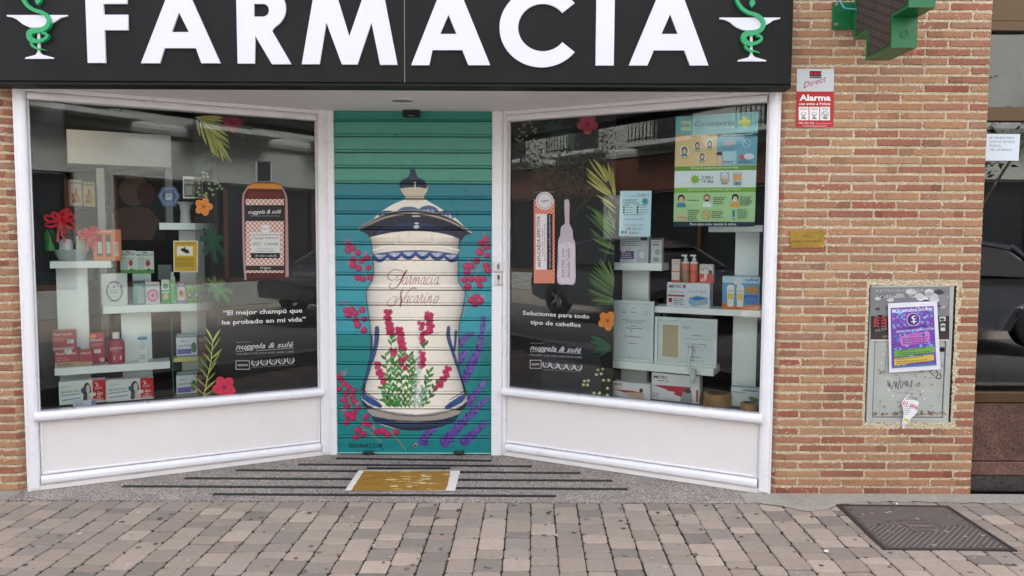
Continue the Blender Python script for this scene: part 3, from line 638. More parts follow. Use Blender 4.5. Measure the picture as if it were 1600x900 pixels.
for y1_, y0_, d, m, nm in ((719, 629, .012, 'pink_granite', 'pink_slab'), (740, 720, .03, 'stone_step', 'middle_band'), (781, 741, .022, 'dark_granite', 'base_slab')):
    mb = MB(); cbox(mb, EN, X0, X1, max(.0, ez(y1_)), ez(y0_)-.001, -.04, d, .002); mb.build(nm, m, pt)
mb = MB(); box(mb, X0, X1, .16, 2.9, -.1, .005); box(mb, X0+.002, X1+.3, 2.9, 3.0, 0, 3.3); box(mb, X0+2.0, X0+2.1, .16, 2.9, 0, 3.2); box(mb, X0, X1+.3, .14, 2.9, 3.2, 3.3); box(mb, X0-.0005, X0+.12, .505, 2.9, 0, 3.2); tag(mb.build('hallway_wall', 'dark_wall'), kind='structure')

for x, y, r_, lab in ((1291, 862, .012, 'tiny white paper scrap on the pavers in front of the brick pier'), (1401, 788, .008, 'tiny white crumb of paper at the far edge of the iron cover'), (1104, 778, .006, 'tiny pale paper scrap on the granite near the right window corner')):
    c = Zpt(x, y, .004); mb = MB(); rnd.seed(x); P = [(c.x+r_*rnd.uniform(.5, 1.2)*math.cos(a), c.y+r_*rnd.uniform(.4, .9)*math.sin(a)) for a in [2*math.pi*i/7 for i in range(7)]]
    mb.add([(px_, py_, .007+.003*(i % 2)) for i, (px_, py_) in enumerate(P)]+[(c.x, c.y, .013)], [(i, (i+1) % 7, 7) for i in range(7)], (222, 220, 216)); mb.add([(px_, py_, .0042) for px_, py_ in P]+[(px_, py_, .007+.003*(i % 2)) for i, (px_, py_) in enumerate(P)], [(i, (i+1) % 7, 7+(i+1) % 7, 7+i) for i in range(7)], (210, 208, 204)); tag(mb.build('paper_scrap', 'paper'), lab, 'litter')
# sealant beads where the white frames meet the brick
for x, y, lab in ((-2.750, .012, 'thin grey sealant bead between the left pier and the left window frame'), (1.468, .010, 'thin grey sealant bead between the right window frame and the big brick pier')):
    mb = MB(); rnd.seed(int(x*10)); tube(mb, [(x+rnd.uniform(-.0015, .0015), y, z) for z in np.linspace(.004, 2.27, 60)], [rnd.uniform(.004, .0065) for _ in range(60)], (176, 168, 158), n=6); tag(mb.build('sealant_bead', 'paper'), lab, 'sealant')
# ================================================================== PAINTED ROLLER SHUTTER
CX0, CX1, CY0, CY1, CK = 516, 774, 166, 718, 3
cw, ch = (CX1-CX0)*CK, (CY1-CY0)*CK
CV = np.zeros((ch, cw, 3), np.float32)
gx, gy = np.meshgrid((np.arange(cw)+.5)/CK+CX0, (np.arange(ch)+.5)/CK+CY0)
def bb(P, pad=1):
    xs = [p[0] for p in P]; ys = [p[1] for p in P]
    a = max(0, int((min(xs)-pad-CX0)*CK)); b = min(cw, int((max(xs)+pad-CX0)*CK)+1); c = max(0, int((min(ys)-pad-CY0)*CK)); d = min(ch, int((max(ys)+pad-CY0)*CK)+1)
    return slice(c, max(c, d)), slice(a, max(a, b))
def pmask(P, sl):
    X, Y = gx[sl], gy[sl]; m = np.zeros(X.shape, bool); n = len(P)
    for i in range(n):
        (x1, y1), (x2, y2) = P[i], P[(i+1) % n]
        if y1 == y2: continue
        c = (Y < y1) != (Y < y2); m ^= c & (X < (x2-x1)*(Y-y1)/(y2-y1)+x1)
    return m
def L3(c): return np.array(lin(c)[:3], np.float32)
def fill(P, c, a=1.0, clip=None):
    sl = bb(P); m = pmask(P, sl).astype(np.float32)*a
    if clip is not None: m = m*clip[sl]
    CV[sl] = CV[sl]*(1-m[..., None])+L3(c)*m[..., None]
def stk(P, w_, c, a=1.0, clip=None):
    ws = w_ if isinstance(w_, (list, tuple)) else [w_]*len(P)
    if len(ws) != len(P): ws = list(np.interp(np.linspace(0, 1, len(P)), np.linspace(0, 1, len(ws)), ws))
    sl = bb(P, max(ws)); X, Y = gx[sl], gy[sl]; D = np.full(X.shape, 9., np.float32)
    for i in range(len(P)-1):
        (x1, y1), (x2, y2) = P[i], P[i+1]; dx, dy = x2-x1, y2-y1; l2 = dx*dx+dy*dy+1e-9
        t = np.clip(((X-x1)*dx+(Y-y1)*dy)/l2, 0, 1); D = np.minimum(D, np.hypot(X-x1-t*dx, Y-y1-t*dy)-(ws[i]+(ws[i+1]-ws[i])*t)/2)
    m = np.clip(.5-D*CK, 0, 1)*a
    if clip is not None: m = m*clip[sl]
    CV[sl] = CV[sl]*(1-m[..., None])+L3(c)*m[..., None]
def el(cx, cy, rx, ry, c, a=1, rot=0, clip=None): fill(ellp(cx, cy, rx, ry, 22, rot), c, a, clip)
# background bands of paint
for y0, y1, c in ((160, 191, (46, 132, 118)), (191, 288, (76, 148, 132)), (288, 336, (36, 118, 132)), (336, 384, (38, 124, 136)), (384, 431, (42, 132, 144)), (431, 478, (50, 142, 156)), (478, 524.5, (48, 142, 158)), (524.5, 720, (14, 118, 119))):
    CV[(gy >= y0) & (gy < y1)] = L3(c)
q = pmask([(760, 520), (774, 500), (774, 600), (735, 640)], (slice(0, ch), slice(0, cw))); CV[q] *= .86
NAVY = (34, 48, 78); DNAVY = (24, 28, 44); CREAM = (228, 218, 205); MAR = (122, 18, 38)
# raspberry and lavender sprays behind the jar
def berry(x, y, r, c=(166, 32, 84)):
    el(x+.4, y+.5, r+.9, r*.95+.9, (92, 20, 54)); el(x, y, r, r*.95, c); el(x-r*.3, y-r*.3, r*.4, r*.35, (190, 66, 100), .6)
def hairs(x, y, n, l, a0, a1, c=(196, 84, 120)):
    for i in range(n):
        a = math.radians(a0+(a1-a0)*(i+.5)/n+rnd.uniform(-6, 6)); stk([(x, y), (x+l*math.cos(a), y+l*math.sin(a))], [.9, .3], c)
rnd.seed(4)
k = 80/424.; z8 = lambda x, y, ox=520: (ox+x*k, 360+y*k)
for L_, ox in (([(128, 120, 22), (125, 160, 26), (165, 147, 22), (206, 184, 22), (167, 240, 22), (235, 250, 22), (282, 226, 24), (164, 286, 26), (213, 312, 24), (293, 306, 21), (205, 388, 24), (250, 402, 22), (310, 388, 24), (108, 660, 24), (155, 655, 26), (127, 698, 25), (185, 684, 24), (241, 656, 25), (190, 742, 25), (258, 732, 21), (203, 783, 26), (256, 825, 24)], 520),
               ([(313, 74, 25), (273, 105, 24), (316, 138, 24), (262, 178, 30), (327, 205, 22), (235, 250, 26), (316, 290, 25), (328, 326, 27), (152, 295, 28), (192, 294, 23), (155, 345, 24), (134, 406, 26), (190, 402, 24), (250, 405, 27), (292, 402, 24), (160, 462, 28), (262, 455, 22), (233, 552, 28), (190, 575, 26), (265, 582, 28), (222, 612, 22)], 700)):
    if ox == 520:
        stk([z8(150, 170), z8(185, 215), z8(240, 300), z8(300, 420)], .9, (176, 110, 110)); stk([z8(120, 600), z8(160, 700), z8(265, 800)], .9, (176, 90, 120)); stk([z8(230, 690), z8(222, 640)], .8, (176, 90, 120))
        hairs(*z8(128, 110), 7, 9, -170, -20); hairs(*z8(265, 215), 5, 8, -110, -50); hairs(*z8(100, 610), 4, 7, -150, -60); hairs(*z8(205, 390), 5, 8, 60, 200); hairs(*z8(150, 275), 3, 8, 150, 220)
    else:
        stk([z8(300, 60, ox), z8(290, 200, ox), z8(235, 350, ox), z8(190, 520, ox), z8(120, 720, ox)], 1.3, (150, 128, 84)); stk([z8(240, 350, ox), z8(310, 290, ox)], .8, (176, 110, 90)); hairs(*z8(298, 60, ox), 3, 9, -110, -70); hairs(*z8(170, 270, ox), 3, 8, -110, -70); hairs(*z8(260, 555, ox), 4, 9, -40, 10); hairs(*z8(200, 350, ox), 3, 7, -120, -70)
    for x, y, r in L_: berry(*z8(x, y, ox), r*k)
k6 = 140/969.; z6 = lambda x, y: (520+x*k6, 590+y*k6)
for st in ([(100, -40), (140, 120), (180, 260), (230, 400), (290, 460)], [(300, 560), (380, 570), (430, 620), (520, 690)], [(520, 600), (620, 580), (700, 670), (790, 780)]): stk([z6(*p) for p in catmull(st, 5)], 1.8, (128, 112, 84))
for x, y, r in ((90, 20, 28), (125, 65, 26), (168, 95, 27), (65, 118, 27), (222, 136, 28), (148, 165, 30), (120, 235, 34), (210, 200, 25), (228, 252, 28), (150, 300, 28), (270, 325, 27), (160, 400, 36), (225, 380, 32), (215, 430, 34), (150, 480, 32), (356, 418, 29), (340, 495, 30), (385, 498, 30), (272, 565, 36), (330, 612, 30), (245, 642, 32), (480, 582, 33), (545, 575, 36), (590, 615, 32), (684, 585, 28), (60, -20, 30)): berry(*z6(x, y), r*k6)
hairs(*z6(130, -30), 4, 9, -150, -50); hairs(*z6(260, 300), 4, 9, -120, -30); hairs(*z6(330, 480), 4, 8, 40, 120); hairs(*z6(450, 560), 4, 9, -150, -80); hairs(*z6(150, 340), 5, 10, 120, 220)
def lav(P, w0, w1, n):
    P = catmull(P, 8); N = len(P)
    for i in range(n):
        t = i/(n-1); j = t*(N-1); a = P[int(j)]; b = P[min(N-1, int(j)+1)]; x = a[0]+(b[0]-a[0])*(j % 1); y = a[1]+(b[1]-a[1])*(j % 1); d = math.atan2(P[-1][1]-P[0][1], P[-1][0]-P[0][0]); w_ = w0+(w1-w0)*t
        for s_ in (-1, 0, 1):
            an = d+s_*rnd.uniform(.5, 1.1); l_ = w_*rnd.uniform(.6, 1.0)+1
            x1, y1 = x+math.cos(an)*l_, y+math.sin(an)*l_
            fill(leafp(x, y, x1, y1, w_*.42), rnd.choice([(70, 44, 120), (88, 60, 144), (56, 36, 104), (76, 50, 130)]))
            if rnd.random() < .75: stk([(x+(x1-x)*.2, y+(y1-y)*.2), (x+(x1-x)*.9, y+(y1-y)*.9)], [.9, .2], (150, 120, 196), .85)
lav([(725, 598), (737, 570), (748, 545), (754, 510), (755.5, 497)], 11, 4, 64)
lav([(716, 540), (728, 526), (740, 523)], 10, 4, 14); lav([(717, 567), (722, 556), (730, 550)], 9, 4, 12)
lav([(729, 634), (742, 616), (757, 597)], 10, 3.4, 26); lav([(690, 697), (712, 672), (738, 645), (761, 623)], 12.5, 4.5, 84)
lav([(720, 694), (738, 680), (758, 660)], 11.5, 4.5, 54); lav([(657, 695), (665, 682), (677, 672)], 12, 6, 20)
# jar silhouette
neck = [(577.5, 371), (580, 380), (581.5, 393), (583, 410), (583.5, 425), (582, 436), (577, 446), (572.5, 455), (573, 472), (576, 492), (578.5, 515), (579, 548), (573, 580), (566, 605), (564, 622), (568, 632), (576, 644), (586, 659)]
rt = [(718.5, 371), (717.5, 382), (717, 395), (716, 410), (716, 430), (718, 442), (723, 450), (727, 457), (725.5, 470), (722, 488), (719, 500), (717, 520), (716.5, 560), (719, 582), (724.5, 600), (729, 615), (731, 622), (726, 635), (717, 648), (709, 660)]
nk = catmull(neck, 5); rk = catmull(rt, 5)
base = catmull([(586, 659), (600, 665), (625, 671), (650, 673), (680, 669), (709, 660)], 5)
body = nk+base+rk[::-1]
fill([(577, 372), (583, 358), (650, 352), (714, 358), (719, 372), (718, 378), (580, 378)], CREAM); fill(body, CREAM)
allsl = (slice(0, ch), slice(0, cw)); BM = pmask(body, allsl).astype(np.float32)
le = np.interp(gy[:, 0], [p[1] for p in nk], [p[0] for p in nk]); re_ = np.interp(gy[:, 0], [p[1] for p in rk], [p[0] for p in rk])
tt = np.clip((gx-le[:, None])/(re_-le)[:, None], 0, 1)
sh_ = np.clip(1-.55*np.exp(-tt/.06)-.66*np.exp(-(1-tt)/.085)-.10*np.exp(-tt/.22)+.05*np.exp(-((tt-.45)/.2)**2), .35, 1.1)   # airbrushed rounding painted on the shutter
for ch_, e in ((0, 1.05), (1, 1.0), (2, .92)): CV[..., ch_] = np.where(BM > 0, CV[..., ch_]*sh_**e, CV[..., ch_])
m = BM*(gy > 440)*(gy < 470)*np.clip(1-abs(gy-447)/4, 0, 1)*.16; CV += m[..., None]*.8
m = BM*np.clip((400-gy)/40, 0, 1)*.22; CV[:] = CV*(1-m[..., None])+L3((176, 150, 124))*m[..., None]*.9
stk(nk, 1.2, (40, 36, 44)); stk(rk, 1.2, (30, 30, 40))
# faint gold frame line of the collar
for P in ([(581, 378), (615, 379), (615, 381), (581, 382)], [(623, 379), (675, 379)], [(683, 380), (717, 381)], [(623, 366), (623, 379)], [(675, 366), (675, 379)]): stk(P, .6, (176, 156, 120))
stk(catmull([(582, 391), (612, 384), (650, 383), (688, 385), (717, 391)], 5), 1.6, (240, 236, 226), .8)
# blue scalloped collar
arcy = lambda x: 391.5+6.5*((x-649)/67)**2
top = [(x, arcy(x)) for x in np.linspace(583, 716, 24)]
xs_ = np.linspace(583, 716, 7); bot = []
for i in range(6):
    for j in range(7): t = j/6; x = xs_[i]+(xs_[i+1]-xs_[i])*t; bot.append((x, arcy(x)+7+6.5*math.sin(math.pi*t)))
fill(top+bot[::-1], (52, 78, 128), 1, BM)
for i in range(6):
    cx_ = (xs_[i]+xs_[i+1])/2
    fill([(xs_[i]+2+(xs_[i+1]-xs_[i]-4)*t, arcy(cx_)+2.0+(6.5*math.sin(math.pi*t))*1.0) for t in np.linspace(0, 1, 8)]+[(xs_[i+1]-3, arcy(cx_)+2), (xs_[i]+3, arcy(cx_)+2)], (204, 206, 214))
    for j in range(7): x = xs_[i]+4+j*(xs_[i+1]-xs_[i]-8)/6; stk([(x, arcy(cx_)+1), (x, arcy(cx_)+5.5+2.5*math.sin(math.pi*j/6))], .9, (70, 92, 140))
stk(top, 1.2, (48, 56, 82)); stk(bot, 1.6, (40, 62, 112), 1, BM)
# foot
fill(catmull([(568, 632), (600, 641), (650, 647), (700, 641), (727, 634)], 6)+[(709, 660)]+catmull([(709, 660), (680, 669), (650, 673), (625, 671), (586, 659)], 5), (150, 142, 134), 1, BM)
fill([(576, 644)]+catmull([(583, 651), (612, 657), (650, 660), (690, 656), (717, 648)], 6)+catmull([(709, 660), (680, 669), (650, 673), (625, 671), (586, 659)], 5), NAVY, 1, BM)
fill(catmull([(590, 660), (620, 667), (650, 669), (680, 666), (706, 659)], 5)+catmull([(709, 661), (680, 669), (650, 673), (625, 671), (586, 660)], 5), DNAVY, 1, BM)
stk(catmull([(572, 637), (595, 642), (620, 648), (650, 650), (680, 648), (716, 638)], 6), [1, 1.2, 1.6, 1], (40, 38, 46)); stk(catmull([(583, 651), (612, 656), (650, 659), (690, 656), (717, 648)], 6), 1.4, (30, 32, 46))
fill([(565, 618), (567, 612), (578, 620), (590, 627), (597, 633), (597, 637), (590, 637), (578, 633), (567, 626)], (44, 70, 122)); fill([(727, 622), (729, 614), (716, 620), (704, 628), (695, 635), (695, 640), (706, 638), (722, 629)], (44, 70, 122))
fill([(565, 624), (575, 633), (586, 637), (574, 638), (568, 633)], DNAVY); fill([(731, 624), (722, 634), (708, 640), (720, 642), (727, 636)], DNAVY)
stk(catmull([(564, 607), (572, 613), (584, 622), (596, 626)], 5), 1.6, DNAVY); stk(catmull([(728, 609), (716, 617), (702, 625)], 5), [1.8, 1], DNAVY)
stk(catmull([(566, 624), (580, 633), (592, 637)], 5), 1, (216, 212, 208)); stk(catmull([(730, 626), (716, 633), (700, 640)], 5), 1, (216, 212, 208))
# handles
stk(catmull([(589, 513), (588.5, 530), (585, 550), (577, 575), (570, 600), (568, 614)], 6), [7, 7.4, 6.5, 5.5, 4.5, 4], DNAVY); stk(catmull([(589, 513.5), (588.5, 530), (585, 550), (577, 575), (570, 600)], 6), [5.4, 5.8, 5, 4, 3], (44, 70, 118)); stk(catmull([(580.5, 525), (581, 545), (577, 570)], 5), [3.4, 3, 2], (38, 58, 98))
stk(catmull([(701, 512), (701, 528), (707, 548), (714, 570), (721, 592), (727, 614)], 6), [5.5, 6.5, 5.5, 4.5, 3.6, 3], DNAVY); stk(catmull([(701, 512.5), (701, 528), (707, 548), (714, 570), (720, 592)], 6), [4, 5, 4, 3, 2], (44, 70, 118)); stk(catmull([(712.5, 518), (711.5, 532), (710, 548)], 5), [4.2, 4, 3], (38, 58, 98))
# lid
dome = catmull([(634, 312), (618, 318), (604, 326), (590, 336), (575, 352)], 5)+[(724, 352)]+catmull([(724, 352), (708, 338), (692, 329), (676, 319), (663, 312)], 5)
fill(dome, (222, 216, 204)); stk(catmull([(634, 312), (618, 318), (604, 326), (596, 331)], 4), 1, (220, 236, 232)); stk(catmull([(663, 312), (676, 319), (693, 329.5)], 4), 1.2, (220, 236, 232))
for cx_, cy_, rx, ry in ((639, 333, 19, 10.5), (669, 332.5, 17, 11.5), (605, 337, 14, 8), (697, 337, 14, 8)):
    el(cx_, cy_, rx, ry, (74, 92, 130)); el(cx_, cy_+2, rx*.74, ry*.6, (150, 162, 186))
    for j in range(-3, 4): stk([(cx_+j*rx*.2, cy_-ry*.4), (cx_+j*rx*.23, cy_+3)], 1.0, (222, 226, 232) if j % 2 == 0 else (84, 100, 138))
rimT = catmull([(560, 359), (567, 352), (585, 342), (605, 333.5), (625, 329.5), (648, 328.5), (670, 331), (692, 336), (712, 345), (728, 357), (737, 363.5)], 5)
rimB = catmull([(737, 365.5), (727, 368.5), (722, 375), (719, 378)], 4)+catmull([(719, 374), (700, 367), (675, 362.5), (648, 361), (620, 362.5), (598, 366), (578, 371)], 4)+catmull([(577, 371), (572, 365), (563, 361)], 4)
fill(rimT+rimB, (30, 34, 50)); 
stk(catmull([(561, 359.5), (575, 351), (600, 340), (625, 334.5), (648, 333.5), (672, 336), (700, 344), (722, 355), (736, 363.5)], 5), [1.2, 3, 3.4, 3.2, 3, 3.4, 3.4, 3, 2], (168, 152, 136))
stk(catmull([(563, 358), (580, 348.5), (603, 338), (628, 331.5), (650, 331), (680, 336), (708, 346), (728, 358)], 5), 1, (40, 34, 34)); stk(rimT, 1, (220, 220, 214), .5)
fill(catmull([(590, 361), (615, 352), (645, 347.5), (675, 351), (705, 362)], 5)+catmull([(705, 366), (675, 360), (645, 358), (615, 360), (590, 365)], 5), (40, 52, 84))
for x, y, a, b in ((649, 333.5, 6, 1.2), (650, 337.8, 7, 1), (651, 349, 3.5, 1.2), (650.5, 354.5, 4.6, 2.4)): el(x, y, a, b, (214, 214, 210))
# knob
fill(catmull([(626, 290), (628, 300), (634, 308), (633, 313), (663, 313), (662, 308), (667, 299), (667.5, 290), (648, 293)], 4, True), (196, 182, 162)); stk([(633, 311), (663, 311)], 1.6, (120, 98, 76))
fill(catmull([(625, 294), (624, 287), (629, 281), (637, 277), (640, 270), (641, 264.5), (648, 264.5), (650, 270), (653, 277), (661, 281), (667, 288), (666.5, 294), (656, 293), (645, 292.5), (633, 293.5)], 4, True), (36, 48, 72))
stk([(648.5, 285), (648.5, 297)], [2.4, 3, 1], (214, 216, 216)); stk(catmull([(640, 276), (648, 279), (655, 277)], 4), 1, (66, 84, 112))
# heather and rosemary stems on the belly
rnd.seed(9)
def sprig(P, n, l_, c=None):
    P = catmull(P, 6); stk(P, 1.5, (128, 104, 60))
    for i in range(n):
        j = int((i+.5)/n*(len(P)-1)); x, y = P[j]; d = math.atan2(P[min(j+1, len(P)-1)][1]-P[max(j-1, 0)][1], P[min(j+1, len(P)-1)][0]-P[max(j-1, 0)][0]); s_ = 1 if i % 2 else -1
        an = d+s_*rnd.uniform(.45, .8); fill(leafp(x, y, x+math.cos(an)*l_, y+math.sin(an)*l_, 4.5, 5), c or rnd.choice([(40, 116, 48), (52, 132, 56), (30, 96, 40), (70, 140, 70)]))
for P, n in (([(618, 636), (612, 610), (606, 588), (602, 552)], 18), ([(622, 636), (620, 600), (616, 575), (615, 548)], 20), ([(628, 636), (628, 600), (626, 570), (628, 548)], 18), ([(634, 636), (637, 605), (641, 575), (640, 555)], 18), ([(640, 636), (644, 610), (646, 590), (650, 560)], 14), ([(613, 634), (606, 618), (598, 604)], 10), ([(611, 540), (613, 530), (612, 522)], 6), ([(656, 636), (662, 612), (668, 595), (671, 580)], 12), ([(660, 636), (672, 618), (682, 602), (684, 600)], 12), ([(610, 636), (606, 628), (600, 622)], 6), ([(663, 545), (663, 536)], 3)): sprig(P, n, 10.5)
sprig([(648, 636), (650, 610), (653, 582), (656, 572)], 12, 9, (150, 178, 168)); sprig([(655, 636), (660, 620), (662, 606)], 7, 8, (140, 172, 160))
def heath(P, n, r, c=(168, 30, 80)):
    P = catmull(P, 6)
    for i in range(n):
        j = int(i/(n-1)*(len(P)-1)); x, y = P[j]; s_ = (-1, 1, 0)[i % 3]
        xx, yy = x+s_*r*.55+rnd.uniform(-.6, .6), y+rnd.uniform(-.8, .8); rr = r*rnd.uniform(.62, .85); ro = rnd.uniform(0, 3)
        lob = [(xx+rr*(1+.17*math.sin(5*a+ro))*math.cos(a), yy+rr*(1+.17*math.sin(5*a+ro))*math.sin(a)) for a in [2*math.pi*q_/20 for q_ in range(20)]]
        fill([(a+.4, b+.6) for a, b in lob], (136, 24, 62)); fill(lob, c if rnd.random() < .7 else (184, 50, 92))
heath([(606, 486), (606, 500), (609, 512), (611, 521)], 14, 5.2); heath([(623, 513), (626, 524), (627, 534), (629, 544)], 14, 5.2); heath([(614, 546), (614, 553)], 3, 5)
heath([(628, 561), (632, 558), (629, 568), (630, 575)], 5, 5); heath([(590, 568), (592, 578), (596, 588), (600, 598)], 13, 5)
heath([(671, 490), (670, 500), (673, 512), (669, 520)], 13, 5.4); heath([(658, 504), (660, 520), (658, 535)], 9, 5); heath([(659, 550), (660, 562), (657, 572)], 9, 5.2)
heath([(700, 574), (696, 586), (690, 597), (684, 605)], 13, 5)
m = np.exp(-((gx-653)/3.2)**2)*np.clip((gy-500)/20, 0, 1)*np.clip((640-gy)/20, 0, 1)*BM*.5; CV[:] = CV*(1-m[..., None])+L3((206, 208, 206))*m[..., None]   # pale brush streak of painted gloss
fill([(647, 642), (654, 642), (653, 648), (646, 648)], (226, 226, 224))
# lettering
k9 = 120/1350.; zt = lambda P: [(590+x*k9, 410+y*k9) for x, y in catmull(P, 5)]
S_ = [([(350, 225), (340, 262), (300, 300), (240, 315), (190, 285), (183, 230), (215, 175), (270, 135), (330, 125), (400, 142), (470, 155)], [14, 9, 7, 9, 14, 12, 8, 9, 10, 9, 6]),
 ([(517, 138), (480, 190), (440, 260), (400, 350), (350, 420), (300, 455), (240, 460), (208, 430), (215, 390), (252, 365)], [14, 26, 24, 20, 15, 12, 12, 11, 9, 7]),
 ([(330, 330), (360, 303), (400, 298), (440, 325)], 8)]
def sa(x, y, s=1.0): return [([(x+85*s, y-122), (x+45*s, y-118), (x+10*s, y-65), (x+2*s, y-15), (x+18*s, y), (x+50*s, y-30), (x+82*s, y-115)], 7), ([(x+88*s, y-125), (x+58*s, y-40), (x+58*s, y-3), (x+75*s, y-5), (x+98*s, y-35)], [8, 11, 9, 5])]
def sc(x, y): return [([(x+68, y-105), (x+60, y-122), (x+35, y-110), (x+8, y-60), (x+8, y-8), (x+32, y-2), (x+70, y-40)], [8, 6, 9, 10, 8, 5])]
def si(x, y): return [([(x+35, y-120), (x+8, y-40), (x+8, y-4), (x+24, y-4), (x+48, y-40)], [8, 10, 8, 5]), ([(x+62, y-172), (x+56, y-160)], 11)]
def sr(x, y): return [([(x, y-20), (x+35, y-90), (x+65, y-165)], 6), ([(x+56, y-140), (x+76, y-128), (x+70, y-110), (x+45, y-45), (x+42, y-4), (x+56, y-4), (x+75, y-35)], [8, 9, 10, 8, 5])]
def sn2(x, y, k=1): 
    o = [([(x, y), (x+35, y-118)], 9)]
    for i in range(k): o.append(([(x+12+i*52, y-45), (x+55+i*52, y-120), (x+70+i*52, y-108), (x+42+i*52, y-(2 if i == k-1 else 0))], [5, 7, 10, 9]))
    o.append(([(x+42+(k-1)*52, y-4), (x+60+(k-1)*52, y-4), (x+84+(k-1)*52, y-38)], 5)); return o
S_ += sa(442, 388)+sr(528, 388)+sn2(610, 388, 2)+sa(755, 388)+sc(850, 388)+si(930, 388)+sa(992, 388)
S_ += [([(335, 620), (322, 660), (300, 690), (296, 675)], 8), ([(340, 640), (335, 610), (290, 598), (225, 640), (175, 700), (175, 745), (215, 772), (270, 760), (330, 700), (380, 630), (440, 500), (452, 478), (440, 470), (420, 490)], [7, 6, 6, 8, 11, 12, 9, 7, 6, 6, 6]),
 ([(415, 495), (408, 560), (415, 640), (412, 720), (398, 772)], [12, 18, 24, 24, 18]), ([(400, 768), (440, 680), (500, 570), (560, 490), (610, 455), (650, 448), (688, 465)], [7, 6, 7, 8, 11, 13, 8])]
S_ += sa(468, 712)+sc(562, 712)+sa(640, 712, .95)+sr(722, 712)+si(810, 712)+sn2(872, 712, 1)+[([(1010, 640), (1045, 590), (1070, 600), (1060, 650), (1020, 705), (990, 712), (985, 685), (1010, 640)], 9), ([(1060, 655), (1090, 640)], 5)]
for P, w_ in S_: stk(zt(P), [q*k9*1.18 for q in w_] if isinstance(w_, list) else w_*k9*1.25, MAR)
V, Fc, Wt = glyphs('DEROMART.COM', .03)
for f in Fc: fill([(544+V[i][0]/Wt*53, 699.5-V[i][1]*9.0) for i in f], (8, 26, 36))
rnd.seed(6)
for k_ in range(40):     # chipped specks
    el(rnd.uniform(525, 768), rnd.uniform(180, 705), rnd.uniform(.3, .7), rnd.uniform(.3, .6), (150, 176, 170), .8)
# slat profile, swept over the whole door
ZJ = [SH.px(648, y)[1] for y in (190, 214.5, 239.5, 263.5, 288, 311.7, 335.5, 360, 383.5, 407.5, 431, 454.3, 478, 501.3, 524.3, 547.7, 571, 594, 616.5, 639.8, 662.7, 685.5)]
ZJ = [2.281]+ZJ+[SH.px(648, 708)[1]]
rows = []
for i in range(len(ZJ)-1):
    a, b = ZJ[i], ZJ[i+1]; h = a-b; last = i == len(ZJ)-2
    ts = list(np.linspace(0.02, .765 if not last else .97, 24)); rows += [(a-h*t, 0.0) for t in ts]
    if not last:
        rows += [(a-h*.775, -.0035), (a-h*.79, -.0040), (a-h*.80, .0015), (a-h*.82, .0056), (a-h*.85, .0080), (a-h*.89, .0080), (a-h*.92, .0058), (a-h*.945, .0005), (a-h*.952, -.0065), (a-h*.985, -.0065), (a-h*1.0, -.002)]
xs = np.linspace(-1.17, -.131, 330); nr, nc_ = len(rows), len(xs)
ripple = np.interp(np.arange(nr), np.linspace(0, nr, 40), np.random.RandomState(3).normal(0, .0006, 40))
VV = np.zeros((nr, nc_, 3), np.float32); VV[..., 0] = xs[None]; VV[..., 2] = np.array([r_[0] for r_ in rows])[:, None]; VV[..., 1] = .76-np.array([r_[1] for r_ in rows])[:, None]+.0012*np.sin(xs*5+1)[None]*np.sin(np.arange(nr)/60.)[:, None]
# colours looked up by position on the door plane
M3 = np.array([[_r.x, _r.y, _r.z], [_u.x, _u.y, _u.z], [_f.x, _f.y, _f.z]])
Q = (np.stack([VV[..., 0], np.full(VV.shape[:2], .76), VV[..., 2]], -1)-np.array(CAM))@M3.T
PX = 800+FPX*Q[..., 0]/Q[..., 2]; PY = 450-FPX*Q[..., 1]/Q[..., 2]
box_ = CV; 
for ax in (0, 1): box_ = (np.roll(box_, 1, ax)+box_+np.roll(box_, -1, ax))/3
ii = np.clip(((PY-CY0)*CK).astype(int), 0, ch-1); jj = np.clip(((PX-CX0)*CK).astype(int), 0, cw-1); CC = box_[ii, jj]*np.array([.10 if r_[1] <= -.006 else (.45 if r_[1] <= -.003 else 1) for r_ in rows])[:, None, None]   # mural colour darkened in the slat joints
me = bpy.data.meshes.new('slats'); nv = nr*nc_; me.vertices.add(nv); oS = Vector((-.65, .76, .003)); me.vertices.foreach_set('co', (VV.reshape(-1, 3)-np.array(oS, np.float32)).ravel())
A = (np.arange(nr-1)[:, None]*nc_+np.arange(nc_-1)[None]).ravel(); fi = np.stack([A, A+nc_, A+nc_+1, A+1], 1).astype(np.int32)
me.loops.add(fi.size); me.loops.foreach_set('vertex_index', fi.ravel()); me.polygons.add(len(fi)); me.polygons.foreach_set('loop_start', np.arange(0, fi.size, 4, dtype=np.int32)); me.polygons.foreach_set('loop_total', np.full(len(fi), 4, np.int32))
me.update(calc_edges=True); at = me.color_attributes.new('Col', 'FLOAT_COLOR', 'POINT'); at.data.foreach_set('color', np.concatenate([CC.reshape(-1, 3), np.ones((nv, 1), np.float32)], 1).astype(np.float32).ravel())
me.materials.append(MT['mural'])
sr_ = empty('roller_shutter', oS, 'closed ribbed roller shutter painted teal with a large white and blue pharmacy jar and flowers', 'shutter')
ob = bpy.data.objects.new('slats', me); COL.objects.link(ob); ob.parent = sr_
mb = MB(); z0 = SH.px(648, 708)[1]
cbox(mb, SH, -1.162, -.137, .012, z0+.004, -.01, .014, .003, (150, 200, 192)); cbox(mb, SH, -1.165, -.135, .004, .0115, -.01, .006, .001, (24, 24, 26)); mb.build('bottom_bar', 'mural', sr_)
for x in (576.5, 717.5):
    mb = MB(); u_, v_ = SH.px(x, 706); cbox(mb, SH, u_-.036, u_+.036, v_-.009, v_+.009, .012, .034, .003, (30, 44, 46)); cbox(mb, SH, u_-.03, u_+.03, v_+.004, v_+.013, .0, .02, .002, (22, 84, 80)); mb.build('latch', 'carton', sr_)
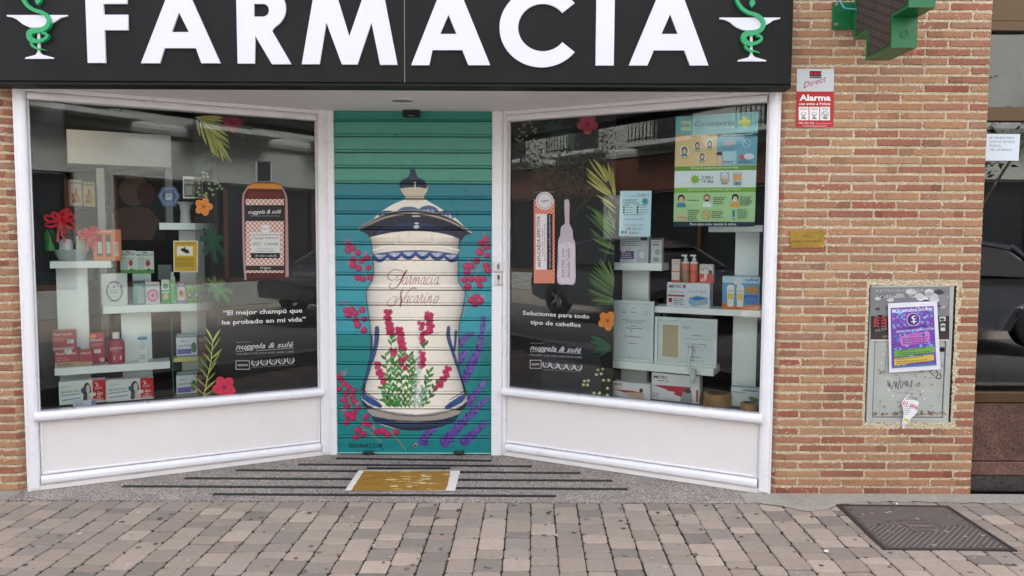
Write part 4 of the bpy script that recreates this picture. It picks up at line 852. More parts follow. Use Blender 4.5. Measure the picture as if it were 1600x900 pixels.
mb = MB(); u_, v_ = SH.px(649, 695.5); prism(mb, SH, ellp(u_, v_, .0145, .0145, 20), 0, .008, (176, 168, 150)); prism(mb, SH, ellp(u_, v_, .008, .008, 16), .008, .011, (80, 70, 60)); mb.build('cylinder_lock', 'metal_col', sr_)
# ================================================================== PRINTED FILMS ON THE WINDOWS
def artpx(pl, d, ox=0, oy=0, k=1, step=.00005):
    def fn(x, y, h):
        u, v = pl.px(ox+x/k, oy+y/k, d); return pl.w(u, v, d+h)
    return Art(fn, step)
def frond(A, tips, bases, w_, cols, mid=None):
    T2 = [((t[0]+u[0])/2+rnd.uniform(-2, 2), (t[1]+u[1])/2+rnd.uniform(-2, 2)) for t, u in zip(tips, tips[1:]) if math.hypot(t[0]-u[0], t[1]-u[1]) < 16]
    B2 = [((t[0]+u[0])/2, (t[1]+u[1])/2) for (t, u), (p, q) in zip(zip(bases, bases[1:]), zip(tips, tips[1:])) if math.hypot(p[0]-q[0], p[1]-q[1]) < 16]
    for (tx, ty), (bx, by) in zip(list(tips)+T2, list(bases)+B2):
        c = rnd.choice(cols); A.poly(leafp(bx, by, tx, ty, w_, 5, rnd.uniform(-.06, .06)*math.hypot(tx-bx, ty-by)), c)
        if mid: A.stroke([(bx, by), (bx+(tx-bx)*.85, by+(ty-by)*.85)], [.6, .2], mid)
def lerpts(a, b, n): return [(a[0]+(b[0]-a[0])*i/(n-1), a[1]+(b[1]-a[1])*i/(n-1)) for i in range(n)]
def hibiscus(A, cx, cy, r, c1, c2, cut=None, n=5, rot=0):
    for i in range(n):
        a = rot+2*math.pi*i/n; P = ellp(cx+math.cos(a)*r*.55, cy+math.sin(a)*r*.55, r*.5, r*.42, 14, a)
        if cut: P = [(max(x, cut[0]) if cut[0] is not None else x, max(y, cut[1])) if cut[2] is None else (min(x, cut[2]), max(y, cut[1])) for x, y in P]
        A.poly(P, c1); A.stroke([(cx, cy), (cx+math.cos(a)*r*.85, cy+math.sin(a)*r*.85)] if not cut else [(cx, cy), (cx+math.cos(a)*r*.4, cy+math.sin(a)*r*.4)], [.9, .3], c2)
    A.ell(cx, cy, r*.16, r*.16, c2)
def monstera(A, cx, cy, r, rot, col, vein, sy=.8):
    P = []
    for i in range(40):
        a = 2*math.pi*i/40; rr = r*(1 if (i % 5) < 3 else .52)*(.75+.25*math.cos(a)); P.append((cx+rr*math.cos(a)*math.cos(rot)-rr*sy*math.sin(a)*math.sin(rot), cy+rr*math.cos(a)*math.sin(rot)+rr*sy*math.sin(a)*math.cos(rot)))
    A.poly(P, col); A.stroke([(cx-r*.5*math.cos(rot), cy-r*.5*math.sin(rot)), (cx+r*.9*math.cos(rot), cy+r*.9*math.sin(rot))], [1, .4], vein)
def brandtext(A, x0, y0, x1, y1, h, c): 
    A.text('nuggela & sulé', x0, y0, x1, y1, h, c, .012, .35); 
    A.stroke([(x0, y0+2.8), (x0+(x1-x0)*.14, y0+2.6)], .6, c); A.stroke([(x0+(x1-x0)*.35, y0+2.2), (x1, y1+1.6)], .6, c)
def foot_logo(A, x0, y0, x1, y1, kx0, ky0, kx1, ky1, lau, small, c=(176, 172, 174)):
    A.text('Based on nature', x0+1, y0-10.2, x0+(x1-x0)*.26, y0-10.8+(y1-y0)*.26, 1.5, (150, 146, 148))
    brandtext(A, x0, y0, x1, y1, 8.2, c)
    dy = 9.2; A.text('THE BEST FOR SKIN AND HAIR CARE', x0, y0+dy, x1, y1+dy-.4, 3.1, (140, 136, 138))
    A.frame(kx0, ky0, kx1, ky1, .9, c); A.text('KESSARO', kx0+3, (ky0+ky1)/2+1.8, kx1-3, (ky0+ky1)/2+1.4, 3.2, c, .02)
    for x, y in lau:
        for s_ in (-1, 1):
            P = [(x+s_*5.2*math.cos(t), y+5.0*math.sin(t)) for t in np.linspace(-.7, 1.45, 8)]; A.stroke(P, [1, 2.2, 2.0, 1.6], c)
        A.lines(x-2.6, y-2, x+2.6, 3, 1.6, .7, (150, 146, 148), 0)
    A.text('Nuggela & Sulé es calidad, ética, sostenibilidad y eficacia', *small, 1.4, (150, 146, 148))
rnd.seed(31)
# ---- left film
DF = -.040
lf = empty('window_film', LW.pw(420, 600, DF), 'black printed film with a shampoo bottle picture on the left window', 'window film')
xR, yT, yB = 497.5, 160, 640
def strip_poly(pl, A, xa, xb, col, g, d):
    (ua, _), (ub, _) = pl.px(xa, 400, d), pl.px(xb, 400, d); A.k += 1
    A.mb.add([pl.w(ua, g[2]-.004, d), pl.w(ub, g[2]-.004, d), pl.w(ub, g[3]+.004, d), pl.w(ua, g[3]+.004, d)], [(0, 1, 2, 3)], col)
A = artpx(LW, DF)
e = [306, 312, 318, 324, 330, 336, 342]
for i in range(6): strip_poly(LW, A, e[i], e[i+1], (19, 18, 20, [.45, .5, .58, .68, .8, .92][i]), LG, DF)
A.mb.build('fade_strip', 'ink_alpha', lf)
A = artpx(LW, DF); strip_poly(LW, A, 342, 498, (17, 16, 18), LG, DF); A.mb.build('black_film', 'ink', lf)
A = artpx(LW, DF+.0005)
GOLD = [(150, 146, 62), (170, 164, 84), (128, 128, 50), (184, 176, 104)]; GRN = [(66, 98, 42), (84, 116, 52), (54, 84, 42), (104, 130, 66)]; PALE = (206, 204, 150)
frond(A, [(348, 183.5), (352, 190), (350, 201), (357, 213), (359, 224), (360, 232), (361, 253), (349, 252), (340, 246), (336, 243), (333, 245), (323, 227), (312, 213)], lerpts((306, 183.5), (330, 203), 13)[::-1] and [(306, 183), (308, 185), (310, 187), (316, 192), (320, 195), (326, 200), (334, 210), (330, 205), (326, 202), (322, 199), (318, 196), (313, 192), (307, 188)], 4.2, GOLD, PALE)
monstera(A, 374, 200, 22, .4, (44, 62, 52), (62, 84, 70)); hibiscus(A, 362, 192, 16, (150, 44, 70), (104, 24, 48), (None, 184, None))
for t in [(334, 238), (328, 233), (322, 236), (336, 252), (330, 262)]: A.poly(leafp(306, 272, *t, 5), (36, 62, 50))
for x, y in ((436, 618), (468, 625), (440, 650), (475, 653), (395, 700), (400, 715), (488, 715), (540, 715), (565, 712), (583, 735), (600, 760), (560, 758), (490, 758), (513, 770), (402, 752), (522, 812), (405, 812), (462, 800), (445, 818), (463, 828), (388, 790)):
    A.ell(240+x/5.63, 160+y/5.63, 2.4, 2.2, (120, 132, 92)); A.ell(240+x/5.63, 160+y/5.63, 1.1, 1, (176, 180, 140))
A.stroke([(312, 300), (325, 292), (334, 296), (346, 294)], .5, (84, 96, 70)); A.stroke([(316, 270), (318, 282), (312, 300)], .5, (84, 96, 70))
monstera(A, 330, 372, 40, 1.3, (24, 74, 54), (44, 104, 76), .6); hibiscus(A, 318, 323, 14, (224, 146, 62), (160, 70, 40))
monstera(A, 336, 447, 34, .75, (64, 112, 58), (120, 156, 92), .6)
L_ = catmull([(318, 620), (324, 590), (330, 560), (332, 532)], 5)
frond(A, [(p[0]+(-1 if i % 2 else 1)*rnd.uniform(16, 23)*(1-.45*i/16), p[1]-rnd.uniform(14, 22)) for i, p in enumerate(L_)], L_, 3.2, [(150, 158, 66), (176, 180, 90), (120, 140, 54)], (210, 208, 140)); A.stroke(L_, 1, (190, 184, 100))
hibiscus(A, 350, 605, 18, (176, 44, 66), (110, 22, 44), rot=.4)
# the bottle
B = lambda x, y: (340+x/4.286, 240+y/4.286)
for x in (258, 360): A.rect(*B(x-8, 55), *B(x+8, 188), (112, 110, 112)); A.rect(*B(x-3, 58), *B(x+3, 186), (150, 150, 152))
A.rect(*B(266, 55), *B(352, 186), (34, 32, 34))
bo = [B(*p) for p in catmull([(180, 838), (176, 600), (168, 300), (175, 262), (200, 218), (245, 192)], 5)]+[B(*p) for p in catmull([(378, 192), (425, 215), (452, 255), (462, 300), (460, 600), (458, 838)], 5)]
A.poly(bo, (74, 28, 28)); A.poly([B(*p) for p in ((186, 236), (200, 218), (245, 200), (378, 200), (425, 215), (440, 240), (380, 238), (240, 234))], (186, 122, 44)); A.rect(*B(205, 260), *B(425, 300), (96, 36, 32))
A.stroke([B(*p) for p in catmull([(186, 845), (176, 700), (172, 500), (170, 300), (182, 255), (205, 225)], 4)], [3, 3.4, 3.2, 2.5, 1.6], (158, 126, 128)); A.stroke([B(*p) for p in catmull([(464, 825), (462, 600), (460, 400), (458, 300), (442, 250), (420, 222)], 4)], [5, 4.5, 3.6, 2.4, 1.4], (158, 126, 128))
A.rect(*B(187, 305), *B(442, 798), (214, 186, 174))
def lattice(x0, y0, x1, y1, s_, w_, c, f):
    Ps = []
    for k_ in range(-60, 80):
        for sg_ in (1, -1):
            pts = []
            for t in (0, 1):
                y = y0+(y1-y0)*t; x = x0+k_*s_+sg_*(y-y0)*.95+(0 if sg_ == 1 else 0); pts.append((x, y))
            (xa, ya), (xb, yb) = pts
            def clipx(xa, ya, xb, yb):
                for lim, gt in ((x0, True), (x1, False)):
                    ina, inb = ((xa >= lim, xb >= lim) if gt else (xa <= lim, xb <= lim))
                    if not ina and not inb: return None
                    if ina != inb:
                        t = (lim-xa)/(xb-xa); xm, ym = lim, ya+(yb-ya)*t
                        if ina: xb, yb = xm, ym
                        else: xa, ya = xm, ym
                return xa, ya, xb, yb
            r_ = clipx(xa, ya, xb, yb)
            if r_: Ps += strokep([f(r_[0], r_[1]), f(r_[2], r_[3])], w_)
    A.polys(Ps, c)
lattice(187, 305, 442, 345, 30, .9, (112, 60, 56), B); lattice(187, 452, 442, 750, 30, .9, (112, 60, 56), B); lattice(187, 782, 442, 798, 30, .9, (112, 60, 56), B)
A.rect(*B(187, 345), *B(442, 452), (36, 34, 36)); A.text('nuggela & sulé', *B(202, 404), *B(425, 400), 6.2, (196, 190, 190), .012, .35); A.lines(*B(215, 416), B(412, 0)[0], 1, 2, .8, (140, 136, 136), 0)
A.ell(*B(320, 505), 6.8, 6.8, (206, 204, 200)); A.text('Nº1', *B(300, 514), *B(340, 514), 4.4, (50, 48, 48))
A.rect(*B(222, 528), *B(416, 665), (196, 194, 190)); A.lines(*B(232, 542), B(408, 0)[0], 1, 2, 1, (60, 58, 58), 0)
A.text('Champú', *B(228, 573), *B(308, 573), 4, (44, 42, 42), 0, .35); A.text('PREMIUM', *B(318, 572), *B(405, 572), 3, (44, 42, 42)); A.lines(*B(232, 596), B(288, 0)[0], 2, 3, 1, (60, 58, 58), 0); A.text('Cebolla', *B(312, 613), *B(402, 613), 4.6, (44, 42, 42), 0, .35)
A.text('"Con aroma que', *B(262, 640), *B(372, 640), 2.2, (60, 58, 58), 0, .3); A.text('fortalece el cabello"', *B(252, 656), *B(385, 656), 2.2, (60, 58, 58), 0, .3)
A.rect(*B(222, 665), *B(416, 700), (36, 34, 36)); A.text('Sin olor a cebolla', *B(250, 690), *B(392, 690), 3.2, (196, 192, 190), 0, .3)
A.rect(*B(187, 750), *B(442, 782), (44, 36, 36)); A.text('Original', *B(284, 773), *B(354, 773), 4, (196, 192, 190), 0, .2)
W1 = (206, 204, 206)
A.text('“El mejor champú que', 348.7, 492, 472, 488, 6.8, W1, .018); A.text('he probado en mi vida”', 346.7, 507, 477.3, 501.6, 6.8, W1, .018)
foot_logo(A, 368, 545.6, 458.7, 541.6, 368, 563, 390, 577, [(398.5, 566), (412.5, 565), (426.5, 564), (440, 563), (453.5, 562)], (393, 574.5, 459.5, 569.5))
A.mb.build('printed_picture', 'ink', lf)
# ---- right film
rf = empty('window_film', RW.pw(880, 600, DF), 'black printed film with a carton and vial picture on the right window', 'window film')
A = artpx(RW, DF); strip_poly(RW, A, 788, 960, (17, 16, 18), RG, DF); A.mb.build('black_film', 'ink', rf)
A = artpx(RW, DF+.0005)
D_ = lambda x, y: (790+x/5.62, 160+y/5.62); C_ = lambda x, y: (800+x/4, 225+y/4); G_ = lambda x, y: (800+x/4, 450+y/4)
monstera(A, 868, 204, 34, .3, (26, 54, 46), (40, 74, 62), .7); monstera(A, 888, 214, 26, 1.1, (28, 58, 48), (44, 78, 66), .6)
for t in [(848, 196), (856, 190), (846, 208), (858, 224), (876, 232), (892, 228)]: A.poly(leafp(872, 200, *t, 5), (34, 60, 50))
hibiscus(A, 918, 193, 16.5, (176, 70, 92), (120, 30, 56), (None, 182.5, None), rot=.3)
for x, y in ((155, 192), (172, 190), (165, 210), (203, 175), (223, 180), (230, 217), (120, 235), (265, 232), (245, 248), (262, 262), (145, 263), (167, 263), (118, 298), (185, 296), (90, 320), (110, 333), (130, 342), (150, 326), (248, 325), (222, 342), (262, 350), (240, 360)): A.ell(*D_(x, y), 1.9, 1.9, (128, 124, 108))
A.stroke([D_(155, 192), D_(150, 260), D_(118, 330)], .4, (80, 80, 66)); A.stroke([D_(225, 180), D_(240, 250), D_(245, 350)], .4, (80, 80, 66))
R1 = catmull([(959, 322), (955, 300), (948, 280), (942, 262)], 4); tips = [(918, 262), (917, 272), (917, 282), (921, 249), (930, 252), (938, 258), (947, 259), (951, 262), (956, 258), (933, 304), (925, 296), (959, 270)]
frond(A, [C_(*p) for p in ((480, 95), (530, 110), (600, 120), (465, 150), (470, 190), (468, 230), (530, 320), (568, 130), (632, 150), (560, 350), (618, 140))], [C_(*p) for p in ((590, 240), (600, 230), (640, 330), (610, 290), (625, 310), (635, 340), (648, 400), (625, 270), (650, 330), (648, 430), (640, 300))], 3.8, GOLD, PALE)
frond(A, [C_(*p) for p in ((465, 385), (480, 400), (520, 430), (465, 445), (490, 530), (505, 590), (540, 655), (600, 420))], [C_(*p) for p in ((648, 480), (645, 500), (645, 560), (620, 600), (640, 640), (640, 660), (642, 690), (646, 540))], 4.6, GRN, (150, 176, 110))
frond(A, [C_(*p) for p in ((550, 715), (520, 745), (490, 775), (480, 830), (478, 855), (600, 720), (476, 905), (480, 935), (496, 975), (520, 1000))], [C_(*p) for p in ((642, 860), (640, 880), (640, 900), (635, 925), (632, 950), (642, 850), (632, 965), (634, 975), (636, 985), (638, 1000))], 3.6, GRN, (150, 176, 110))
hibiscus(A, 950, 501, 15, (222, 150, 70), (170, 80, 44), (None, 0, 959.5), rot=.2)
for t in [(924, 525), (922, 533), (930, 545), (938, 556), (924, 552)]: A.poly(leafp(955, 540, *t, 7), (36, 92, 70))
for x, y in ((540, 510), (570, 505), (530, 540), (560, 535), (575, 575), (455, 580), (480, 578), (450, 603), (475, 605), (607, 575), (600, 625), (515, 655), (550, 655), (525, 675), (598, 668)): A.ell(*G_(x, y), 2.6, 2.4, (126, 138, 92)); A.ell(*G_(x, y), 1.2, 1.1, (170, 176, 130))
# carton and vial
A.rect(*C_(140, 345), *C_(270, 870), (190, 84, 58)); lattice(140, 345, 270, 440, 24, .6, (226, 196, 176), C_); lattice(140, 785, 270, 868, 24, .6, (226, 196, 176), C_); lattice(140, 440, 152, 785, 24, .5, (226, 196, 176), C_); lattice(258, 440, 270, 785, 24, .5, (226, 196, 176), C_)
A.rect(*C_(140, 330), *C_(270, 347), (40, 32, 34)); A.stroke([C_(140, 301), C_(275, 300)], .8, (150, 110, 108)); A.rect(*C_(152, 437), *C_(222, 785), (210, 204, 206)); A.rect(*C_(222, 437), *C_(256, 785), (34, 30, 32))
A.ell(*C_(208, 356), 14, 14, (206, 200, 202)); A.ring(*C_(208, 356), 11.5, .7, (90, 84, 86)); A.text('nuggela', *C_(180, 362), *C_(236, 358), 3, (70, 64, 66), .01, .3)
A.text('ANTI-CAÍDA EFECTIVA', *C_(184, 770), *C_(178, 450), 5.2, (40, 36, 38), .012); A.text('Fortalecedor el cabello', *C_(200, 700), *C_(198, 530), 2.3, (60, 56, 58)); A.text('Estimula el crecimiento del cabello', *C_(213, 730), *C_(212, 500), 2.3, (60, 56, 58)); A.text('Con extracto de cebolla y placenta marina', *C_(245, 775), *C_(243, 445), 2.8, (200, 196, 198), 0, .3)
v = [C_(*p) for p in catmull([(288, 865), (290, 720), (292, 610), (305, 570), (310, 520), (332, 500), (334, 470), (331, 362), (345, 347), (362, 362), (362, 470), (364, 500), (382, 540), (386, 590), (398, 620), (400, 730), (398, 868), (345, 876)], 3, True)]
A.poly(v, (172, 160, 168)); A.poly([C_(*p) for p in catmull([(296, 860), (298, 720), (300, 625), (390, 625), (392, 730), (390, 862)], 3, True)], (190, 180, 188))
A.text('Anti Hair Loss', *C_(330, 835), *C_(328, 655), 4.6, (60, 54, 60)); A.text('Anticaída Cabello', *C_(366, 835), *C_(364, 650), 4.6, (70, 64, 70)); A.stroke([C_(340, 835), C_(340, 650)], .4, (80, 74, 80)); A.stroke([C_(346, 620), C_(346, 640)], .5, (80, 74, 80))
A.text('Soluciones para todo', 817.5, 491.5, 921.5, 497.6, 6.4, W1, .012); A.text('tipo de cabellos', 829.5, 506, 908, 510.8, 6.4, W1, .012)
foot_logo(A, 829, 546.5, 909.5, 550.8, 829, 562, 847, 575.5, [(854.5, 568.5), (867, 570), (879.5, 571.3), (892, 572), (904.5, 573)], (850, 577.5, 909, 581))
A.mb.build('printed_picture', 'ink', rf)
# pale notice behind the lower film edge: a bit of reversed print showing as a lighter rectangle
nt_ = empty('window_notice', RW.pw(900, 610, DF), 'faint grey translucent notice over the lower right corner of the right black film', 'notice')
A = artpx(RW, DF+.006); A.poly([(847, 530), (939, 537), (939, 622), (847, 612)], (86, 92, 104, .35)); A.mb.build('sheet', 'ink_alpha', nt_)
A = artpx(RW, DF+.0062); A.text('lo en', 909, 554, 932, 556, 5, (20, 20, 22)); A.text('los rituales', 880, 564, 931, 568, 5, (20, 20, 22)); A.text('eza', 914, 579, 926, 580, 5, (20, 20, 22)); A.text('Jy', 880, 600, 900, 602, 14, (30, 30, 32), 0, .5); A.ring(859, 590, 10, .6, (30, 30, 32)); A.mb.build('print', 'ink', nt_)
# ================================================================== PAPERS ON THE GLASS
# big coronavirus poster
po = empty('health_poster', RW.pw(1116, 353, -.036), 'large green and blue poster headed Coronavirus taped inside the right window', 'poster')
A = artpx(RW, -.038, 1050, 165, 4.61)
def pl4(c, P): A.poly(P, c)
lx = lambda y: 28-(y-80)*18/790; rx = lambda y: 622-(y-42)*27/830
def band(y0l, y0r, y1l, y1r, c): A.poly([(lx(y0l), y0l), (rx(y0r), y0r), (rx(y1r), y1r), (lx(y1l), y1l)], c)
band(80, 42, 872, 872, (196, 214, 206)); band(80, 42, 212, 195, (120, 178, 188)); A.poly([(lx(210), 210), (325, 203), (325, 222), (lx(238), 238)], (190, 146, 84)); A.poly([(325, 203), (rx(195), 195), (rx(222), 222), (325, 226)], (60, 82, 92))
A.poly([(lx(238), 238), (325, 226), (322, 430), (lx(440), 440)], (206, 186, 142)); A.poly([(325, 226), (rx(222), 222), (rx(425), 425), (322, 430)], (104, 164, 184)); A.poly([(365, 330), (465, 328), (463, 422), (365, 424)], (160, 200, 208))
band(440, 428, 472, 464, (94, 148, 62)); band(472, 464, 592, 588, (206, 218, 222)); band(592, 588, 628, 622, (122, 172, 62)); band(628, 622, 836, 838, (174, 206, 158)); band(836, 838, 872, 872, (26, 42, 70))
A.rect(65, 110, 138, 182, (192, 206, 190)); A.text('bida', 70, 155, 130, 153, 28, (60, 110, 110)); A.text('Coronavirus', 165, 152, 450, 138, 38, (40, 60, 74), .012); A.text('EN TU FARMACIA', 275, 168, 450, 162, 11, (190, 214, 214))
A.rect(510, 78, 540, 160, (206, 208, 90)); A.rect(485, 104, 566, 134, (206, 208, 90)); A.text('¿CÓMO SE TRANSMITE?', 75, 230, 268, 222, 11, (226, 216, 190), .01); A.text('¿Cómo podemos prevenirlo?', 355, 220, 582, 210, 14, (220, 226, 228), .01)
for x, y, s_ in ((90, 330, 1), (183, 290, .8), (272, 278, .8), (218, 370, .8)):
    A.ell(x, y, 34*s_, 40*s_, (206, 214, 206)); A.ell(x, y-4*s_, 22*s_, 30*s_, (60, 62, 66)); A.ell(x, y, 14*s_, 19*s_, (206, 178, 158)); A.poly([(x-28*s_, y+36*s_), (x-14*s_, y+18*s_), (x+14*s_, y+18*s_), (x+28*s_, y+36*s_)], (70, 130, 136)); A.lines(x-18*s_, y+46*s_, x+18*s_, 1, 6, 5, (110, 104, 92), 0)
A.ring(538, 272, 28, 3, (216, 226, 228)); A.stroke([(518, 252), (558, 292)], 3, (216, 226, 228)); A.poly([(372, 270), (400, 255), (455, 252), (462, 278), (400, 290), (372, 282)], (196, 176, 172)); A.ell(342, 346, 22, 12, (44, 46, 52)); A.poly([(330, 360), (356, 360), (362, 428), (326, 428)], (210, 180, 160)); A.ell(510, 372, 30, 18, (190, 90, 110)); A.ell(555, 366, 38, 22, (206, 206, 214)); A.lines(372, 400, 456, 2, 9, 5, (70, 110, 130)); A.lines(480, 398, 592, 2, 9, 5, (60, 100, 124)); A.lines(372, 310, 452, 1, 9, 5, (70, 110, 130))
A.text('Periodo de incubación y personas de riesgo', 138, 457, 480, 450, 14, (222, 234, 210), .008); A.ell(166, 532, 28, 28, (122, 178, 60))
for i in range(9): a = 2*math.pi*i/9; A.stroke([(166+28*math.cos(a), 532+28*math.sin(a)), (166+42*math.cos(a), 532+42*math.sin(a))], 3, (70, 100, 60))
A.text('2 días a', 216, 524, 300, 523, 20, (70, 90, 100), .01); A.text('14 días', 216, 556, 298, 555, 20, (70, 90, 100), .01); A.stroke([(212, 532), (300, 532)], 1.5, (90, 100, 110))
A.rect(346, 482, 414, 548, (130, 178, 196)); A.ell(380, 508, 22, 24, (214, 216, 214)); A.ell(380, 514, 13, 17, (222, 186, 160)); A.rect(360, 534, 402, 548, (222, 150, 90)); A.rect(438, 482, 505, 546, (150, 190, 200)); A.ell(458, 516, 13, 24, (220, 160, 70)); A.ell(486, 516, 13, 24, (220, 160, 70)); A.lines(356, 554, 402, 2, 8, 5, (60, 64, 70), 0); A.lines(444, 551, 500, 3, 8, 5, (60, 64, 70), 0)
A.text('¿Qué hacer en caso de detectar algún síntoma?', 118, 613, 496, 607, 14, (222, 234, 210), .008)
for x, y, hair, body in ((68, 672, (30, 36, 44), (60, 140, 168)), (252, 668, (150, 120, 90), (214, 224, 230)), (456, 668, (24, 34, 34), (214, 160, 70))):
    A.poly([(x-34, y+62), (x-28, y+34), (x, y+22), (x+28, y+34), (x+34, y+62)], body); A.ell(x, y-4, 25, 28, hair); A.ell(x, y+6, 17, 22, (222, 184, 158)); 
    if x > 200: A.rect(x-13, y+8, x+13, y+22, (220, 226, 230) if x > 300 else (40, 40, 44))
for x, y, n in ((112, 680, 1), (300, 660, 4), (492, 656, 5), (114, 752, 6), (290, 762, 4), (472, 750, 5)): A.lines(x, y, x+88, n, 14, 5.5, (66, 92, 74), .3)
for i in range(3): A.rect(36+i*22, 790-(i == 1)*18, 56+i*22, 832, (206, 190, 160)); A.rect(42+i*22, 800, 50+i*22, 812, (150, 80, 70))
A.ell(248, 788, 32, 34, (196, 186, 130)); A.ring(248, 788, 30, 3, (140, 110, 70)); A.stroke([(228, 768), (270, 808)], 3, (140, 110, 70)); A.rect(436, 752, 452, 802, (40, 140, 160)); A.ell(444, 816, 8, 7, (40, 140, 160))
for x in (205, 400): A.stroke([(x, 630), (x-5, 834)], 1, (206, 226, 196))
A.stroke([(16, 734), (598, 732)], 1, (206, 226, 196)); A.text('Pero ante todo, mantén la calma.', 132, 862, 466, 862, 18, (214, 224, 232), .012)
A.mb.build('poster_sheet', 'ink', po)
# small covid leaflet
A = artpx(RW, -.038, 800, 225, 4); sm = empty('information_sheet', RW.pw(993, 369, -.036), 'small pale blue Coronavirus information sheet taped inside the right window beside the black film', 'notice')
A.poly([(676, 293), (873, 292), (864, 580), (668, 577)], (196, 218, 226)); A.text('Coronavirus', 690, 333, 775, 331, 15, (90, 150, 160)); A.text('COVID-19', 784, 331, 855, 329, 20, (60, 100, 120), .01)
A.ell(832, 358, 18, 18, (70, 150, 150)); 
for i in range(8): a = i*.785; A.stroke([(832, 358), (832+27*math.cos(a), 358+27*math.sin(a))], 4, (70, 150, 150))
A.lines(690, 345, 800, 4, 8, 4, (110, 140, 150)); A.lines(690, 380, 750, 1, 8, 5, (70, 110, 120)); A.lines(778, 380, 850, 1, 8, 5, (70, 110, 120))
for i in range(3): A.ell(699, 396+i*16, 7, 7, (40, 110, 120)); A.ell(785, 396+i*16, 7, 7, (40, 120, 120)); A.lines(712, 394+i*16, 762, 1, 9, 4, (110, 130, 140)); A.lines(797, 394+i*16, 850, 1, 9, 4, (110, 130, 140))
for y in (440, 468, 505): A.lines(700, y, 840, 1, 9, 4, (120, 140, 150), .2)
A.text('900 102 112', 718, 540, 812, 540, 19, (90, 100, 110)); A.ell(690, 551, 10, 9, (40, 130, 140)); A.rect(706, 543, 716, 558, (190, 60, 70)); A.lines(730, 550, 812, 2, 9, 4, (120, 140, 150)); A.mb.build('sheet', 'ink', sm)
# yellow camera warning on left glass
A = artpx(LW, -.038, 0, 225, 4); yl = empty('camera_warning', LW.pw(290, 427, -.036), 'yellow camera warning card with a small picture inside the left window', 'notice')
A.poly([(1083, 604), (1238, 603), (1236, 801), (1084, 799)], (216, 212, 196)); A.poly([(1090, 611), (1231, 610), (1229, 794), (1091, 792)], (206, 168, 48)); A.text('ZONA VIDEOVIGILADA', 1094, 627, 1220, 626, 9, (70, 60, 30), .01)
A.rect(1106, 640, 1205, 698, (222, 220, 212)); A.poly([(1128, 655), (1150, 650), (1180, 664), (1184, 684), (1160, 682), (1132, 666)], (24, 26, 34)); A.rect(1150, 644, 1158, 656, (24, 26, 34)); A.lines(1094, 714, 1220, 2, 9, 4, (110, 90, 40)); A.lines(1094, 735, 1225, 4, 9, 4, (120, 98, 40), .15); A.mb.build('card', 'ink', yl)
# white framed card and hexagon sticker
A = artpx(LW, -.05, 0, 225, 4); fc = empty('photo_card', LW.pw(301, 310, -.05), 'white bordered card with a grey photo beside the film in the upper left window', 'card')
A.poly([(1143, 202), (1270, 206), (1268, 340), (1144, 340)], (206, 206, 198)); A.poly([(1150, 216), (1264, 222), (1262, 332), (1152, 332)], (96, 96, 88)); A.text('MISMAS', 1154, 248, 1228, 248, 14, (190, 190, 184), .01); A.ell(1232, 280, 26, 30, (130, 122, 108)); A.rect(1160, 262, 1200, 318, (140, 140, 132)); A.mb.build('card_sheet', 'ink', fc)
A = artpx(LW, -.037, 240, 160, 5.63); hx = empty('hexagon_sticker', LW.pw(265, 322, -.037), 'pale blue hexagonal alarm sticker on the upper left window', 'sticker')
A.poly([(38, 825), (78, 742), (190, 738), (236, 825), (196, 915), (82, 918)], (96, 118, 156, .55)); A.mb.build('sticker', 'ink_alpha', hx)
A = artpx(LW, -.0365, 240, 160, 5.63); Hx = [(60, 825), (92, 762), (178, 758), (212, 825), (180, 892), (96, 894), (60, 825)]; A.stroke(Hx, 5, (150, 168, 190)); A.rect(108, 804, 160, 858, (176, 184, 188)); A.poly([(116, 832), (134, 812), (152, 832), (147, 838), (134, 824), (121, 838)], (60, 66, 76)); A.mb.build('emblem', 'ink', hx)
# ================================================================== SIGNS ON THE BRICK PIER
def wsign(quad, name, label, cat, thick=.003, col=(220, 220, 222), m='paper', d0=.0025):
    q = [FR.px(x, y, d0+thick) for x, y in quad]; e_ = empty(name, FR.w((q[0][0]+q[1][0])/2, q[2][1], d0), label, cat)
    mb = MB(); prism(mb, FR, q, d0, d0+thick, col); mb.build('plate', m, e_); return e_, d0+thick+.0001
e_, d = wsign([(1245, 107.5), (1303.5, 107.5), (1301.5, 199.5), (1244, 199.5)], 'alarm_sign', 'silver and red alarm sign reading Alarma high on the brick pier beside the sign end', 'sign', .002, (196, 198, 200))
A = artpx(FR, d, 1200, 0, 4)
A.poly([(178, 572), (412, 572), (408, 797), (175, 798)], (176, 40, 44)); A.rect(260, 444, 333, 489, (40, 26, 30)); 
for i in range(3): A.ell(273+i*23.5, 460, 9.5, 9.5, (176, 36, 44))
A.text('SECURITAS', 264, 484, 329, 484, 9, (190, 186, 186), .01); A.text('Direct', 222, 552, 370, 506, 36, (170, 40, 60), 0, .5)
A.text('Alarma', 196, 628, 392, 628, 36, (236, 232, 232), .035); A.text('con aviso a Policía', 194, 656, 390, 656, 15, (236, 232, 232), .02)
for i in range(3):
    x = 192+i*67; A.rect(x, 668, x+61, 752, (230, 226, 224)); A.lines(x+10, 674, x+52, 2, 8, 3.5, (150, 60, 60), 0); A.ell(x+30, 712, 15, 13, (120, 120, 122)); A.ell(x+30, 710, 11, 9, (226, 222, 220)); A.poly([(x+14, 742), (x+26, 724), (x+46, 738), (x+40, 746)], (130, 130, 130))
    if i == 2: A.ring(x+30, 716, 22, 3, (90, 90, 92)); A.stroke([(x+16, 702), (x+46, 732)], 3, (90, 90, 92))
A.text('902 366 366', 192, 774, 288, 774, 10, (230, 220, 220), .012); A.text('www.securitasdirect.es', 296, 774, 400, 774, 7, (220, 200, 200)); A.lines(215, 783, 370, 2, 7, 2.5, (220, 170, 170), .1); A.mb.build('print', 'ink', e_)
